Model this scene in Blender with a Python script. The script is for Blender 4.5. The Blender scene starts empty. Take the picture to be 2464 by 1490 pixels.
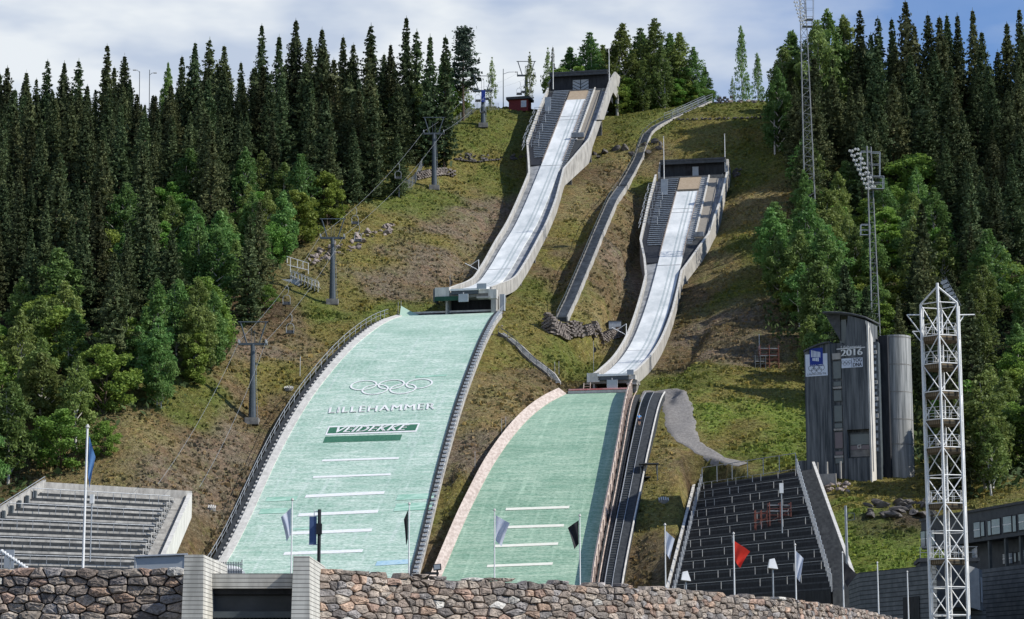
import bpy, math, random
import numpy as np
from mathutils import Vector
random.seed(7); R_=np.random.RandomState(11)
S=bpy.context.scene
# ---------------- camera, world, sun ----------------
F=5340.0; PT=math.radians(9.8); CP,SP=math.cos(PT),math.sin(PT)
cam=bpy.data.cameras.new('camera'); co=bpy.data.objects.new('camera',cam); S.collection.objects.link(co)
cam.sensor_width=36; cam.lens=F/2464*36; cam.clip_start=.5; cam.clip_end=6000
co.location=(0,0,0); co.rotation_euler=(math.radians(90)+PT,0,0); S.camera=co
S.render.resolution_x=1024; S.render.resolution_y=619
S.view_settings.view_transform='Standard'; S.view_settings.look='None'; S.view_settings.exposure=0.15; S.view_settings.gamma=1
SUN=Vector((.73,-.17,.64)).normalized()
sl=bpy.data.lights.new('sun','SUN'); so=bpy.data.objects.new('sun',sl); S.collection.objects.link(so)
sl.energy=5.0; sl.angle=math.radians(.5); sl.color=(1,.955,.87)
so.rotation_euler=SUN.to_track_quat('Z','Y').to_euler(); so.location=(80,-40,200)
wd=bpy.data.worlds.new("World"); S.world=wd; wd.use_nodes=True
nt=wd.node_tree; N=nt.nodes; L=nt.links
bg=N['Background']; bg.inputs['Strength'].default_value=.11
sky=N.new('ShaderNodeTexSky'); sky.sky_type='NISHITA'; sky.sun_disc=False
sky.sun_elevation=math.asin(SUN.z); sky.sun_rotation=math.atan2(SUN.x,SUN.y); sky.air_density=1.0; sky.dust_density=.6; sky.ozone_density=2.0
tc=N.new('ShaderNodeTexCoord'); mp=N.new('ShaderNodeMapping'); L.new(tc.outputs['Generated'],mp.inputs[0])
mp.inputs['Scale'].default_value=(5.5,5.5,16); mp.inputs['Location'].default_value=(.35,0,.2)
nz=N.new('ShaderNodeTexNoise'); nz.inputs['Scale'].default_value=1.0; nz.inputs['Detail'].default_value=7; nz.inputs['Roughness'].default_value=.5
L.new(mp.outputs[0],nz.inputs[0])
sx=N.new('ShaderNodeSeparateXYZ'); L.new(tc.outputs['Generated'],sx.inputs[0])
gr=N.new('ShaderNodeMath'); gr.operation='MULTIPLY_ADD'; L.new(sx.outputs[0],gr.inputs[0]); gr.inputs[1].default_value=-1.7; gr.inputs[2].default_value=.24
ad=N.new('ShaderNodeMath'); ad.operation='ADD'; L.new(nz.outputs[0],ad.inputs[0]); L.new(gr.outputs[0],ad.inputs[1])
rp=N.new('ShaderNodeValToRGB'); rp.color_ramp.elements[0].position=.40; rp.color_ramp.elements[1].position=.72
rp.color_ramp.elements[0].color=(.12,.12,.12,1); rp.color_ramp.elements[1].color=(1,1,1,1)
L.new(ad.outputs[0],rp.inputs[0])
n2=N.new('ShaderNodeTexNoise'); n2.inputs['Scale'].default_value=2.3; n2.inputs['Detail'].default_value=4; L.new(mp.outputs[0],n2.inputs[0])
cr=N.new('ShaderNodeValToRGB'); cr.color_ramp.elements[0].position=.38; cr.color_ramp.elements[1].position=.60
cr.color_ramp.elements[0].color=(4.3,5.0,6.2,1); cr.color_ramp.elements[1].color=(6.7,7.1,7.5,1); L.new(n2.outputs[0],cr.inputs[0])
tint=N.new('ShaderNodeMix'); tint.data_type='RGBA'; tint.blend_type='MULTIPLY'; tint.inputs[0].default_value=1; L.new(sky.outputs[0],tint.inputs[6]); tint.inputs[7].default_value=(.52,.80,1.15,1)
mx=N.new('ShaderNodeMix'); mx.data_type='RGBA'; zr=N.new('ShaderNodeMapRange'); zr.inputs[1].default_value=.34; zr.inputs[2].default_value=.60; zr.inputs[3].default_value=1; zr.inputs[4].default_value=.12; L.new(sx.outputs[2],zr.inputs[0])
zm=N.new('ShaderNodeMath'); zm.operation='MULTIPLY'; L.new(rp.outputs[0],zm.inputs[0]); L.new(zr.outputs[0],zm.inputs[1])
L.new(zm.outputs[0],mx.inputs[0]); L.new(tint.outputs[2],mx.inputs[6]); L.new(cr.outputs[0],mx.inputs[7])
L.new(mx.outputs[2],bg.inputs[0])

# ---------------- geometry helpers ----------------
def V(*a): return Vector(a if len(a)>1 else a[0])
def W(px,py,D):
    v=(px-1232)/F;u=(745-py)/F; k=D/(CP-u*SP); return Vector((v*k,D,(SP+u*CP)*k))
def proj(P):
    x,y,z=P; f=y*CP+z*SP; u=-y*SP+z*CP
    return (1232+F*x/f,745-F*u/f)
TA=.201; TH=math.atan(TA); CT,ST=math.cos(TH),math.sin(TH)
def pchip(xs,ys,x):
    xs=np.array(xs,float);ys=np.array(ys,float);h=np.diff(xs);d=np.diff(ys)/h
    m=np.zeros(len(xs));m[0]=d[0];m[-1]=d[-1]
    for i in range(1,len(xs)-1):
        m[i]=0 if d[i-1]*d[i]<=0 else 2*d[i-1]*d[i]/(d[i-1]+d[i])
    x=np.asarray(x,float);i=np.clip(np.searchsorted(xs,x)-1,0,len(h)-1)
    t=(x-xs[i])/h[i]
    return (2*t**3-3*t**2+1)*ys[i]+(t**3-2*t**2+t)*h[i]*m[i]+(-2*t**3+3*t**2)*ys[i+1]+(t**3-t**2)*h[i]*m[i+1]
C1=-79.5;C2=-51.4
IN1=([358,360,376,384.6,395.6,408,420,445,469,482],[65.2,65.6,69.8,73.8,79.9,86.6,94.4,112.2,129.8,139.3])
IN2=([328,330,345.6,359,368,381,391.8,402.5,422,430,440],[46.8,47.1,51.2,55.9,60.0,67.2,74.3,82,95.3,101.0,108])
LA1=([255,268,275,285,305,325,340,350,357],[3.5,7.4,11.2,17.4,31.4,45.4,54.6,59,61.0])
LA2=([250,262,275,290,300,312,320,327],[3.5,7.0,13.9,24.4,31.4,38.2,41.6,43.9])
def P3(c,D,o,z): return Vector((c+TA*D+o*CT,D-o*ST,z))
def zp(prof,D): return float(pchip(prof[0],prof[1],D))
def inv(c,prof,px,py,dz=0,D=330.):
    o=0.
    for _ in range(40):
        def g(D,o):
            a=proj(P3(c,D,o,zp(prof,D)+dz)); return np.array([a[0]-px,a[1]-py])
        r=g(D,o);J=np.array([(g(D+.1,o)-r)/.1,(g(D,o+.1)-r)/.1]).T
        s=np.linalg.solve(J,-r); D+=float(np.clip(s[0],-15,15));o+=float(s[1])
    return D,o
def pl(c,o,px,py):       # point of the upright plane at offset o
    k=None; D=400.
    for _ in range(30):
        a=W(px,py,D-o*ST); xx=c+TA*D+o*CT
        D+= (a.x-xx)/(TA-a.x/D)
    return D,W(px,py,D-o*ST).z
class MB:
    def __init__(s): s.v=[];s.f=[];s.mi=[];s.m=0;s.uv=None
    def add(s,vs,fs):
        b=len(s.v); s.v+= [tuple(p) for p in vs]
        for f in fs: s.f.append(tuple(i+b for i in f)); s.mi.append(s.m)
    def obox(s,c,ex,ey,ez):
        c=V(c);ex,ey,ez=V(ex)*.5,V(ey)*.5,V(ez)*.5
        vs=[c+a*ex+b*ey+d*ez for a in(-1,1) for b in(-1,1) for d in(-1,1)]
        s.add(vs,[(0,1,3,2),(4,6,7,5),(0,4,5,1),(2,3,7,6),(0,2,6,4),(1,5,7,3)])
    def box(s,x0,x1,y0,y1,z0,z1): s.obox(((x0+x1)/2,(y0+y1)/2,(z0+z1)/2),(x1-x0,0,0),(0,y1-y0,0),(0,0,z1-z0))
    def tube(s,p,q,r,n=6,r2=None):
        p,q=V(p),V(q); d=q-p
        if d.length<1e-6: return
        r2=r if r2 is None else r2
        a=d.orthogonal().normalized(); b=d.cross(a).normalized()
        vs=[]
        for e,rr in((p,r),(q,r2)):
            for i in range(n):
                t=2*math.pi*i/n; vs.append(e+a*(rr*math.cos(t))+b*(rr*math.sin(t)))
        fs=[(i,(i+1)%n,n+(i+1)%n,n+i) for i in range(n)]+[tuple(range(n))[::-1],tuple(range(n,2*n))]
        s.add(vs,fs)
    def line(s,pts,r,n=5):
        for a,b in zip(pts[:-1],pts[1:]): s.tube(a,b,r,n)
    def strip(s,A,B,flip=False):
        n=len(A); s.add(list(A)+list(B),[((i,i+1,n+i+1,n+i) if not flip else (i,n+i,n+i+1,i+1)) for i in range(n-1)])
    def band(s,A,B,C,D_):   # closed tube with four rails
        n=len(A); vs=list(A)+list(B)+list(C)+list(D_); fs=[]
        for k in range(4):
            a=k*n;b=((k+1)%4)*n
            for i in range(n-1): fs.append((a+i,a+i+1,b+i+1,b+i))
        fs.append((0,n,2*n,3*n)); fs.append((n-1,4*n-1,3*n-1,2*n-1)); s.add(vs,fs)
    def prism(s,pts,ext):
        n=len(pts); e=V(ext); vs=[V(p) for p in pts]+[V(p)+e for p in pts]
        s.add(vs,[tuple(range(n))[::-1],tuple(range(n,2*n))]+[(i,(i+1)%n,n+(i+1)%n,n+i) for i in range(n)])
    def build_each(s,name,m,parent=None):
        par=list(range(len(s.v)))
        def fd(a):
            while par[a]!=a: par[a]=par[par[a]]; a=par[a]
            return a
        for f in s.f:
            for a in f[1:]: par[fd(a)]=fd(f[0])
        gr={}
        for f in s.f: gr.setdefault(fd(f[0]),[]).append(f)
        for fs in gr.values():
            ids=sorted({a for f in fs for a in f}); mp={a:i for i,a in enumerate(ids)}; q=MB(); q.add([s.v[a] for a in ids],[tuple(mp[a] for a in f) for f in fs]); q.build(name,m,parent)
    def build(s,name,mat,parent=None,smooth=False,col=None):
        me=bpy.data.meshes.new(name); o=V(parent.location) if parent is not None else Vector((0,0,0))
        base=o
        if parent is not None and parent.type=='MESH': base=V(parent.get('org',(0,0,0)))
        elif parent is None:
            a=np.array(s.v); base=Vector(((a[:,0].min()+a[:,0].max())/2,(a[:,1].min()+a[:,1].max())/2,a[:,2].min()))
        me.from_pydata([(p[0]-base.x,p[1]-base.y,p[2]-base.z) for p in s.v],[],s.f)
        ms=mat if isinstance(mat,(list,tuple)) else [mat]
        for m in ms: me.materials.append(m)
        if len(ms)>1: me.polygons.foreach_set('material_index',s.mi)
        if smooth: me.polygons.foreach_set('use_smooth',[True]*len(me.polygons))
        if col is not None:
            ca=me.color_attributes.new('Col','FLOAT_COLOR','POINT'); ca.data.foreach_set('color',np.array(col,dtype=np.float32).ravel())
        me.update()
        ob=bpy.data.objects.new(name,me); S.collection.objects.link(ob)
        if parent is not None: ob.parent=parent; ob['org']=tuple(base)
        else: ob.location=base; ob['org']=tuple(base)
        return ob
def tag(o,label=None,cat=None,group=None,kind=None):
    if label:o['label']=label
    if cat:o['category']=cat
    if group:o['group']=group
    if kind:o['kind']=kind
    return o
def thing(name,label,cat,loc,group=None):
    o=bpy.data.objects.new(name,None); S.collection.objects.link(o); o.location=loc; o.empty_display_size=.5
    return tag(o,label,cat,group)

# ---------------- materials ----------------
def mat(name,c1,c2=None,scale=1.,rough=.8,bump=0.,bs=None,stretch=(1,1,1),metal=0.,detail=5,lo=.35,hi=.65,spec=.3,transl=0.,rand=0.):
    m=bpy.data.materials.new(name); m.use_nodes=True; n=m.node_tree.nodes;l=m.node_tree.links
    b=n['Principled BSDF']; b.inputs['Roughness'].default_value=rough; b.inputs['Metallic'].default_value=metal
    b.inputs['Specular IOR Level'].default_value=spec
    tc=n.new('ShaderNodeTexCoord'); mp=n.new('ShaderNodeMapping'); mp.inputs['Scale'].default_value=stretch; l.new(tc.outputs['Object'],mp.inputs[0])
    if c2 is None: c2=tuple(x*.8 for x in c1)
    nz=n.new('ShaderNodeTexNoise'); nz.inputs['Scale'].default_value=scale; nz.inputs['Detail'].default_value=detail; nz.inputs['Roughness'].default_value=.62; l.new(mp.outputs[0],nz.inputs[0])
    r=n.new('ShaderNodeValToRGB'); r.color_ramp.elements[0].position=lo; r.color_ramp.elements[1].position=hi
    r.color_ramp.elements[0].color=(*c1,1); r.color_ramp.elements[1].color=(*c2,1); l.new(nz.outputs[0],r.inputs[0])
    out=r.outputs[0]
    if rand:
        oi=n.new('ShaderNodeObjectInfo'); h=n.new('ShaderNodeHueSaturation')
        mr=n.new('ShaderNodeMapRange'); mr.inputs[3].default_value=1-rand; mr.inputs[4].default_value=1+rand; l.new(oi.outputs['Random'],mr.inputs[0]); l.new(mr.outputs[0],h.inputs['Value'])
        ml=n.new('ShaderNodeMath'); ml.operation='MULTIPLY'; ml.inputs[1].default_value=7.31; l.new(oi.outputs['Random'],ml.inputs[0])
        fr=n.new('ShaderNodeMath'); fr.operation='FRACT'; l.new(ml.outputs[0],fr.inputs[0])
        m2=n.new('ShaderNodeMapRange'); m2.inputs[3].default_value=.46; m2.inputs[4].default_value=.53; l.new(fr.outputs[0],m2.inputs[0]); l.new(m2.outputs[0],h.inputs['Hue'])
        l.new(out,h.inputs['Color']); out=h.outputs[0]
    l.new(out,b.inputs['Base Color'])
    if bump:
        n3=n.new('ShaderNodeTexNoise'); n3.inputs['Scale'].default_value=bs or scale*4; n3.inputs['Detail'].default_value=4; l.new(mp.outputs[0],n3.inputs[0])
        bm=n.new('ShaderNodeBump'); bm.inputs['Strength'].default_value=1; bm.inputs['Distance'].default_value=bump; l.new(n3.outputs[0],bm.inputs['Height']); l.new(bm.outputs[0],b.inputs['Normal'])
    if transl:
        t=n.new('ShaderNodeBsdfTranslucent'); l.new(out,t.inputs[0]); ms=n.new('ShaderNodeMixShader'); ms.inputs[0].default_value=transl
        l.new(b.outputs[0],ms.inputs[1]); l.new(t.outputs[0],ms.inputs[2]); l.new(ms.outputs[0],n['Material Output'].inputs[0])
    return m
M={}
M['conc']=mat('concrete',(.25,.24,.225),(.43,.415,.385),1.1,.9,.02,stretch=(1,1,.35))
M['concd']=mat('concrete_dark',(.13,.125,.12),(.24,.23,.21),1.2,.9,.02)
M['concst']=mat('concrete_streaked',(.045,.053,.060),(.185,.195,.20),1.6,.9,.02,stretch=(1.6,1.6,.09),lo=.38,hi=.7)
M['concl']=mat('concrete_light',(.42,.41,.38),(.60,.58,.54),1.5,.9,.015,stretch=(1,1,.3))
M['track']=mat('track_surface',(.47,.50,.51),(.73,.745,.74),.28,.6,.0,spec=.25,stretch=(1,.6,.6))
M['gutter']=mat('gutter',(.16,.17,.18),(.34,.35,.36),.8,.8)
M['groove']=mat('groove',(.20,.27,.28),(.26,.33,.34),2,.5)
M['black']=mat('black_timber_and_shade',(.012,.014,.018),(.03,.033,.04),1.2,.7,stretch=(3,3,.4))
M['dark']=mat('dark_rubber_and_shade',(.022,.026,.03),(.05,.055,.06),2.,.9)
M['stair']=mat('stair_tread',(.34,.36,.38),(.52,.54,.56),3.,.8)
M['plank']=mat('plank',(.28,.21,.14),(.42,.34,.25),1.5,.8,stretch=(1,6,6))
M['walk']=mat('walkway',(.20,.18,.15),(.29,.26,.22),1.5,.9,stretch=(1,5,5))
M['white']=mat('white_paint',(.72,.73,.72),(.82,.82,.81),3.,.5)
M['steel']=mat('galvanised_steel',(.30,.32,.34),(.44,.46,.48),3.,.45,metal=.4)
M['steeld']=mat('dark_steel',(.055,.07,.08),(.09,.105,.115),2.,.55)
M['pylon']=mat('pylon_paint',(.05,.066,.08),(.075,.09,.105),2.,.5)
M['wood']=mat('weathered_wood',(.36,.27,.22),(.60,.50,.43),1.3,.85,stretch=(1,1,1.2),lo=.4,hi=.6)
M['rock']=mat('rock',(.12,.10,.09),(.42,.35,.31),1.1,.9,.15,2.2)
M['concsh']=mat('sunlit_shaft_concrete',(.14,.15,.15),(.40,.40,.39),1.6,.9,.02,stretch=(1.6,1.6,.09),lo=.36,hi=.66)  # paler copy of the tower concrete, sunlight put into its colour
M['rockd']=mat('rock_dark',(.05,.047,.045),(.15,.135,.125),.9,.9,.1,1.6)
M['gravel']=mat('gravel',(.16,.15,.14),(.25,.235,.22),2.5,.95,.05,5)
M['red']=mat('red_hut_paint',(.13,.018,.022),(.19,.03,.03),3,.7)
M['rust']=mat('red_scaffold',(.11,.035,.03),(.18,.06,.045),3,.7)
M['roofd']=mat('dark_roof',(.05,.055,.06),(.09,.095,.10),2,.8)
M['glass']=mat('window_glass',(.16,.20,.24),(.26,.31,.36),.5,.12,spec=.8)
M['glassd']=mat('window_blind',(.07,.10,.105),(.09,.12,.125),.5,.3,spec=.6)
M['glassp']=mat('window_blind_mauve',(.10,.075,.09),(.12,.09,.105),.5,.3,spec=.6)
M['bark']=mat('bark',(.07,.05,.035),(.13,.10,.07),3,.95)
M['birchbark']=mat('birch_bark',(.25,.24,.21),(.6,.58,.54),2.5,.8,stretch=(1,1,4))
M['spruce']=mat('spruce_needles',(.046,.072,.030),(.12,.148,.064),.35,.75,transl=.15,rand=.38,spec=.2)
M['birch']=mat('birch_leaves',(.095,.17,.042),(.205,.30,.09),.4,.6,transl=.38,rand=.28,spec=.25)
M['bush']=mat('bush_leaves',(.105,.19,.032),(.23,.345,.07),.4,.6,transl=.36,rand=.2,spec=.25)
M['pine']=mat('pine_needles',(.04,.065,.045),(.08,.11,.075),.4,.7,transl=.08,rand=.1,spec=.2)
M['building']=mat('grey_timber_cladding',(.06,.068,.075),(.085,.093,.10),1.2,.8)
M['blue']=mat('blue_fabric',(.08,.20,.44),(.13,.28,.54),1.5,.7,transl=.2)
M['pblue']=mat('pale_fabric',(.55,.60,.72),(.72,.75,.82),1.5,.7,transl=.2)
M['redf']=mat('red_fabric',(.70,.035,.02),(.80,.05,.03),1.5,.7,transl=.2)
M['blackf']=mat('black_fabric',(.012,.012,.014),(.03,.03,.035),1.5,.8)
M['navy']=mat('navy_print',(.01,.03,.22),(.015,.045,.28),1,.6)
M['greend']=mat('dark_green_net',(.01,.05,.035),(.02,.08,.05),2,.8)
M['ribbed']=mat('pale_print',(.55,.60,.70),(.65,.70,.78),1,.6)
M['ink']=mat('dark_ink',(.06,.07,.09),(.08,.09,.11),1,.6)
M['greypanel']=mat('grey_panel',(.33,.36,.39),(.40,.43,.46),1,.6)
M['redpad']=mat('red_padding',(.55,.10,.09),(.75,.45,.42),.6,.7,stretch=(1,1,1))
def mat_lines(name,c1,c2,cl,period,lw,axis='Z',scale=1.2,rough=.8,stretch=(1,1,1)):
    m=mat(name,c1,c2,scale,rough,stretch=stretch); n=m.node_tree.nodes;l=m.node_tree.links
    b=n['Principled BSDF']; src=b.inputs['Base Color'].links[0].from_socket
    tc=n.new('ShaderNodeTexCoord'); sp=n.new('ShaderNodeSeparateXYZ'); l.new(tc.outputs['UV' if axis in('U','W') else 'Object'],sp.inputs[0])
    d=n.new('ShaderNodeMath'); d.operation='DIVIDE'; d.inputs[1].default_value=period; l.new(sp.outputs[{'Z':2,'X':0,'Y':1,'U':0,'W':1}[axis]],d.inputs[0])
    fr=n.new('ShaderNodeMath'); fr.operation='FRACT'; l.new(d.outputs[0],fr.inputs[0])
    lt=n.new('ShaderNodeMath'); lt.operation='LESS_THAN'; lt.inputs[1].default_value=lw; l.new(fr.outputs[0],lt.inputs[0])
    mx=n.new('ShaderNodeMix'); mx.data_type='RGBA'; l.new(lt.outputs[0],mx.inputs[0]); l.new(src,mx.inputs[6]); mx.inputs[7].default_value=(*cl,1); l.new(mx.outputs[2],b.inputs['Base Color'])
    return m
M['block']=mat_lines('concrete_block',(.36,.35,.315),(.62,.60,.54),(.12,.115,.105),.10,.16,'Z',1.6,.9,stretch=(1.5,1.5,.25))
M['masonry']=mat_lines('grey_masonry',(.10,.115,.125),(.17,.185,.195),(.045,.05,.055),.42,.22,'Z',1.0,.9)
M['clad']=mat_lines('dark_cladding',(.05,.056,.062),(.075,.082,.09),(.03,.033,.037),.5,.12,'Z')
M['slat']=mat_lines('slatted_floor',(.16,.12,.075),(.22,.17,.11),(.06,.045,.03),.16,.3,'Y')
def mat_mat(name,c1,c2,c3):
    # plastic landing mats: rows of matting across the slope, mottled; UV in metres
    m=bpy.data.materials.new(name); m.use_nodes=True; n=m.node_tree.nodes;l=m.node_tree.links; b=n['Principled BSDF']; b.inputs['Roughness'].default_value=.55; b.inputs['Specular IOR Level'].default_value=.3
    uv=n.new('ShaderNodeTexCoord')
    def noise(sc,st,det=5):
        mp=n.new('ShaderNodeMapping'); mp.inputs['Scale'].default_value=(*st,1); l.new(uv.outputs['UV'],mp.inputs[0])
        z=n.new('ShaderNodeTexNoise'); z.inputs['Scale'].default_value=sc; z.inputs['Detail'].default_value=det; z.inputs['Roughness'].default_value=.65; l.new(mp.outputs[0],z.inputs[0]); return z
    a=noise(1.,(.25,1.6)); r=n.new('ShaderNodeValToRGB'); r.color_ramp.elements[0].position=.36; r.color_ramp.elements[1].position=.66; r.color_ramp.elements[0].color=(*c1,1); r.color_ramp.elements[1].color=(*c2,1); l.new(a.outputs[0],r.inputs[0])
    g=noise(.12,(.6,1.3),3); r2=n.new('ShaderNodeValToRGB'); r2.color_ramp.elements[0].position=.45; r2.color_ramp.elements[1].position=.7; r2.color_ramp.elements[0].color=(0,0,0,1); r2.color_ramp.elements[1].color=(.6,.6,.6,1); l.new(g.outputs[0],r2.inputs[0])
    mx=n.new('ShaderNodeMix'); mx.data_type='RGBA'; l.new(r2.outputs[0],mx.inputs[0]); l.new(r.outputs[0],mx.inputs[6]); mx.inputs[7].default_value=(*c3,1)
    w_=noise(.9,(1.5,.10),4); rw=n.new('ShaderNodeValToRGB'); rw.color_ramp.elements[0].position=.52; rw.color_ramp.elements[1].position=.72; rw.color_ramp.elements[0].color=(0,0,0,1); rw.color_ramp.elements[1].color=(.35,.35,.35,1); l.new(w_.outputs[0],rw.inputs[0])
    mw=n.new('ShaderNodeMix'); mw.data_type='RGBA'; l.new(rw.outputs[0],mw.inputs[0]); l.new(mx.outputs[2],mw.inputs[6]); mw.inputs[7].default_value=(*[min(.85,x*1.35) for x in c2],1); mx=mw
    f=noise(2.6,(.7,2.2),6); r3=n.new('ShaderNodeValToRGB'); r3.color_ramp.elements[0].position=.36; r3.color_ramp.elements[1].position=.56; r3.color_ramp.elements[0].color=(.50,.60,.56,1); r3.color_ramp.elements[1].color=(1,1,1,1); l.new(f.outputs[0],r3.inputs[0])
    m3=n.new('ShaderNodeMix'); m3.data_type='RGBA'; m3.blend_type='MULTIPLY'; m3.inputs[0].default_value=1; l.new(mx.outputs[2],m3.inputs[6]); l.new(r3.outputs[0],m3.inputs[7])
    sp=n.new('ShaderNodeSeparateXYZ'); l.new(uv.outputs['UV'],sp.inputs[0])
    d=n.new('ShaderNodeMath'); d.operation='DIVIDE'; d.inputs[1].default_value=.42; l.new(sp.outputs[1],d.inputs[0]); fr=n.new('ShaderNodeMath'); fr.operation='FRACT'; l.new(d.outputs[0],fr.inputs[0])
    r4=n.new('ShaderNodeValToRGB'); r4.color_ramp.elements[0].position=.0; r4.color_ramp.elements[1].position=.5; r4.color_ramp.elements[0].color=(.70,.76,.74,1); r4.color_ramp.elements[1].color=(1,1,1,1); l.new(fr.outputs[0],r4.inputs[0])
    m4=n.new('ShaderNodeMix'); m4.data_type='RGBA'; m4.blend_type='MULTIPLY'; m4.inputs[0].default_value=1; l.new(m3.outputs[2],m4.inputs[6]); l.new(r4.outputs[0],m4.inputs[7])
    l.new(m4.outputs[2],b.inputs['Base Color'])
    bm=n.new('ShaderNodeBump'); bm.inputs['Distance'].default_value=.05; l.new(f.outputs[0],bm.inputs['Height']); l.new(bm.outputs[0],b.inputs['Normal'])
    return m
M['mat1']=mat_mat('landing_mats_mint',(.41,.58,.475),(.72,.80,.715),(.29,.47,.365))
M['mat2']=mat_mat('landing_mats_green',(.27,.43,.31),(.49,.61,.47),(.19,.34,.235))
# ---------------- terrain ----------------
CT_PIX=[(608,1018,325),(800,744,366),(1045,460,426),(1163,304,459),(1200,268,472),(1240,262,478),
(230,1140,300),(0,1240,285),(290,1020,305),(500,900,325),(560,830,338),(640,700,362),(700,590,385),(850,520,401),(960,470,417),(1000,400,433),(1120,262,470),
(0,900,330),(0,600,385),(100,400,440),(0,400,440),(400,360,452),(700,310,462),(800,300,465),(900,285,468),(200,760,352),(350,600,385),(600,450,420),
(520,1250,286),(350,1080,300),(700,830,345),(900,650,380),(1050,600,392),(1100,500,413),
(1240,640,394),(1300,600,401),(1250,760,359),(1350,762,361),(1420,600,402),(1500,450,434),(1560,330,457),(1700,245,475),(1490,290,467),(1430,380,450),(1400,440,436),
(1640,950,323),(1740,1110,300),(1590,1250,285),(1640,1050,309),(1575,1100,302),(1590,1000,315),(1700,1030,311),(475,1190,289),(440,1260,277),(400,1335,264),(1800,700,380),(1750,560,402),(1800,450,421),(1850,300,452),(1855,245,470),(1900,560,402),(1850,850,348),(1930,1000,317),(1930,1125,285),
(1700,850,343),(1720,760,362),(2100,1140,284),(2200,1180,275),(1990,1200,264),(2180,1390,222),(2020,1380,233),(2464,1100,300),(2464,900,330),(2464,600,385),(2464,350,440),(2100,300,455),(2300,300,455),
(2350,1240,262),(2464,1200,262),(1420,780,355),(1500,800,348),(1560,880,333),(1250,850,343),(1300,900,334),(1200,900,330),(1170,1000,312),(1130,1150,292),(1080,1300,277),(1500,300,462),(1600,500,422)]
pts=[tuple(W(*p)) for p in CT_PIX]
def gapin(D,c):
    return float(np.interp(D,[360,380,400,425,445,465],[3.2,2.6,3.0,3.6,6.5,9.0])) if c==C1 else float(np.interp(D,[330,350,370,390,410,430],[3.0,2.4,2.6,3.0,4.0,5.5]))
for D in range(362,468,12):
    for o in (-6,6): pts.append(tuple(P3(C1,D,o,zp(IN1,D)-gapin(D,C1))))
for D in range(333,432,12):
    for o in (-6,6): pts.append(tuple(P3(C2,D,o,zp(IN2,D)-gapin(D,C2))))
for D in range(262,358,12):
    for o in (-19,-8,2): pts.append(tuple(P3(C1,D,o,zp(LA1,D)-(2.3 if o==-19 else 1.4))))
for D in range(262,326,12):
    for o in (-9,0,8,14): pts.append(tuple(P3(C2,D,o,zp(LA2,D)-1.6+(1.5 if o==14 else 0))))
# rear of the ridge, stadium floor and stands
for x,y,z in [(-120,500,112),(-60,500,120),(0,505,127),(40,505,131),(90,500,126),(130,500,120),(-120,560,105),(0,560,118),(120,560,110),
 (-40,245,4),(-10,240,3),(10,240,3),(-60,200,2),(0,190,1.5),(60,190,3),(0,120,1.5),(-40,120,1.5),(40,120,1.5),(60,240,11),(75,255,18),(90,215,12),(60,215,8),
 (-90,300,28),(-75,270,16),(-110,380,70),(-70,235,6),(-58,262,13),(-38,262,11),(-33,236,4),(35,230,7),(20,245,6),(24,285,21),(33,262,17),(110,330,55),(115,400,88)]: pts.append((x,y,z))
PT_=np.array(pts)
def rbf_fit(X,vals,lam=.6):
    n=len(X); A=np.sqrt(((X[:,None]-X[None])**2).sum(-1)); Pm=np.c_[np.ones(n),X]
    K=np.zeros((n+3,n+3)); K[:n,:n]=A-lam*np.eye(n)*-1*-1; K[:n,n:]=Pm; K[n:,:n]=Pm.T
    return np.linalg.solve(K,np.r_[vals,np.zeros((3,)+np.shape(vals)[1:])])
def rbf_eval(w,X,Q):
    out=np.zeros(len(Q))
    for i in range(0,len(Q),20000):
        q=Q[i:i+20000]; d=np.sqrt(((q[:,None]-X[None])**2).sum(-1)); out[i:i+20000]=d@w[:len(X)]+w[len(X)]+q@w[len(X)+1:]
    return out
XY=PT_[:,:2]; wz=rbf_fit(XY,PT_[:,2])
GX0,GX1,GY0,GY1=-140,150,56,560
gx=np.arange(GX0,GX1+.1,1.0); gy=np.arange(GY0,GY1+.1,1.0)
QX,QY=np.meshgrid(gx,gy); HH=rbf_eval(wz,XY,np.c_[QX.ravel(),QY.ravel()]).reshape(QX.shape)
def blur(a,r):
    k=np.ones(2*r+1)/(2*r+1)
    for ax in(0,1):
        p=[(0,0),(0,0)]; p[ax]=(r,r); a=np.apply_along_axis(lambda v:np.convolve(v,k,'valid'),ax,np.pad(a,p,mode='edge'))
    return a
HH=blur(blur(HH,3),2)
def vnoise(x,y,s,seed):
    r=np.random.RandomState(seed); g=r.rand(96,96); x=(x/s)%95;y=(y/s)%95; i=x.astype(int);j=y.astype(int);fx=x-i;fy=y-j; fx=fx*fx*(3-2*fx);fy=fy*fy*(3-2*fy)
    return (g[i,j]*(1-fx)*(1-fy)+g[i+1,j]*fx*(1-fy)+g[i,j+1]*(1-fx)*fy+g[i+1,j+1]*fx*fy)-.5
HN=vnoise(QX+900,QY,14,1)*1.5+vnoise(QX+900,QY,5,2)*.7+vnoise(QX+900,QY,2.1,3)*.35
# diagonal ridges on the bank right of the small hill
rr=np.clip((QX-32)/10,0,1)*np.clip((70-QX)/8,0,1)*np.clip((QY-300)/15,0,1)*np.clip((440-QY)/15,0,1)
HN=HN*np.clip((QY-240)/40,.15,1)+rr*.55*np.sin((QY*.9+QX*.5)/3.3)
HH=HH+HN
sf=np.clip((QY-180)/60,0,1); HH=HH*sf+(1-sf)*np.minimum(HH,1.5+np.clip((QX-25)/60,0,1)*4)
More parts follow.
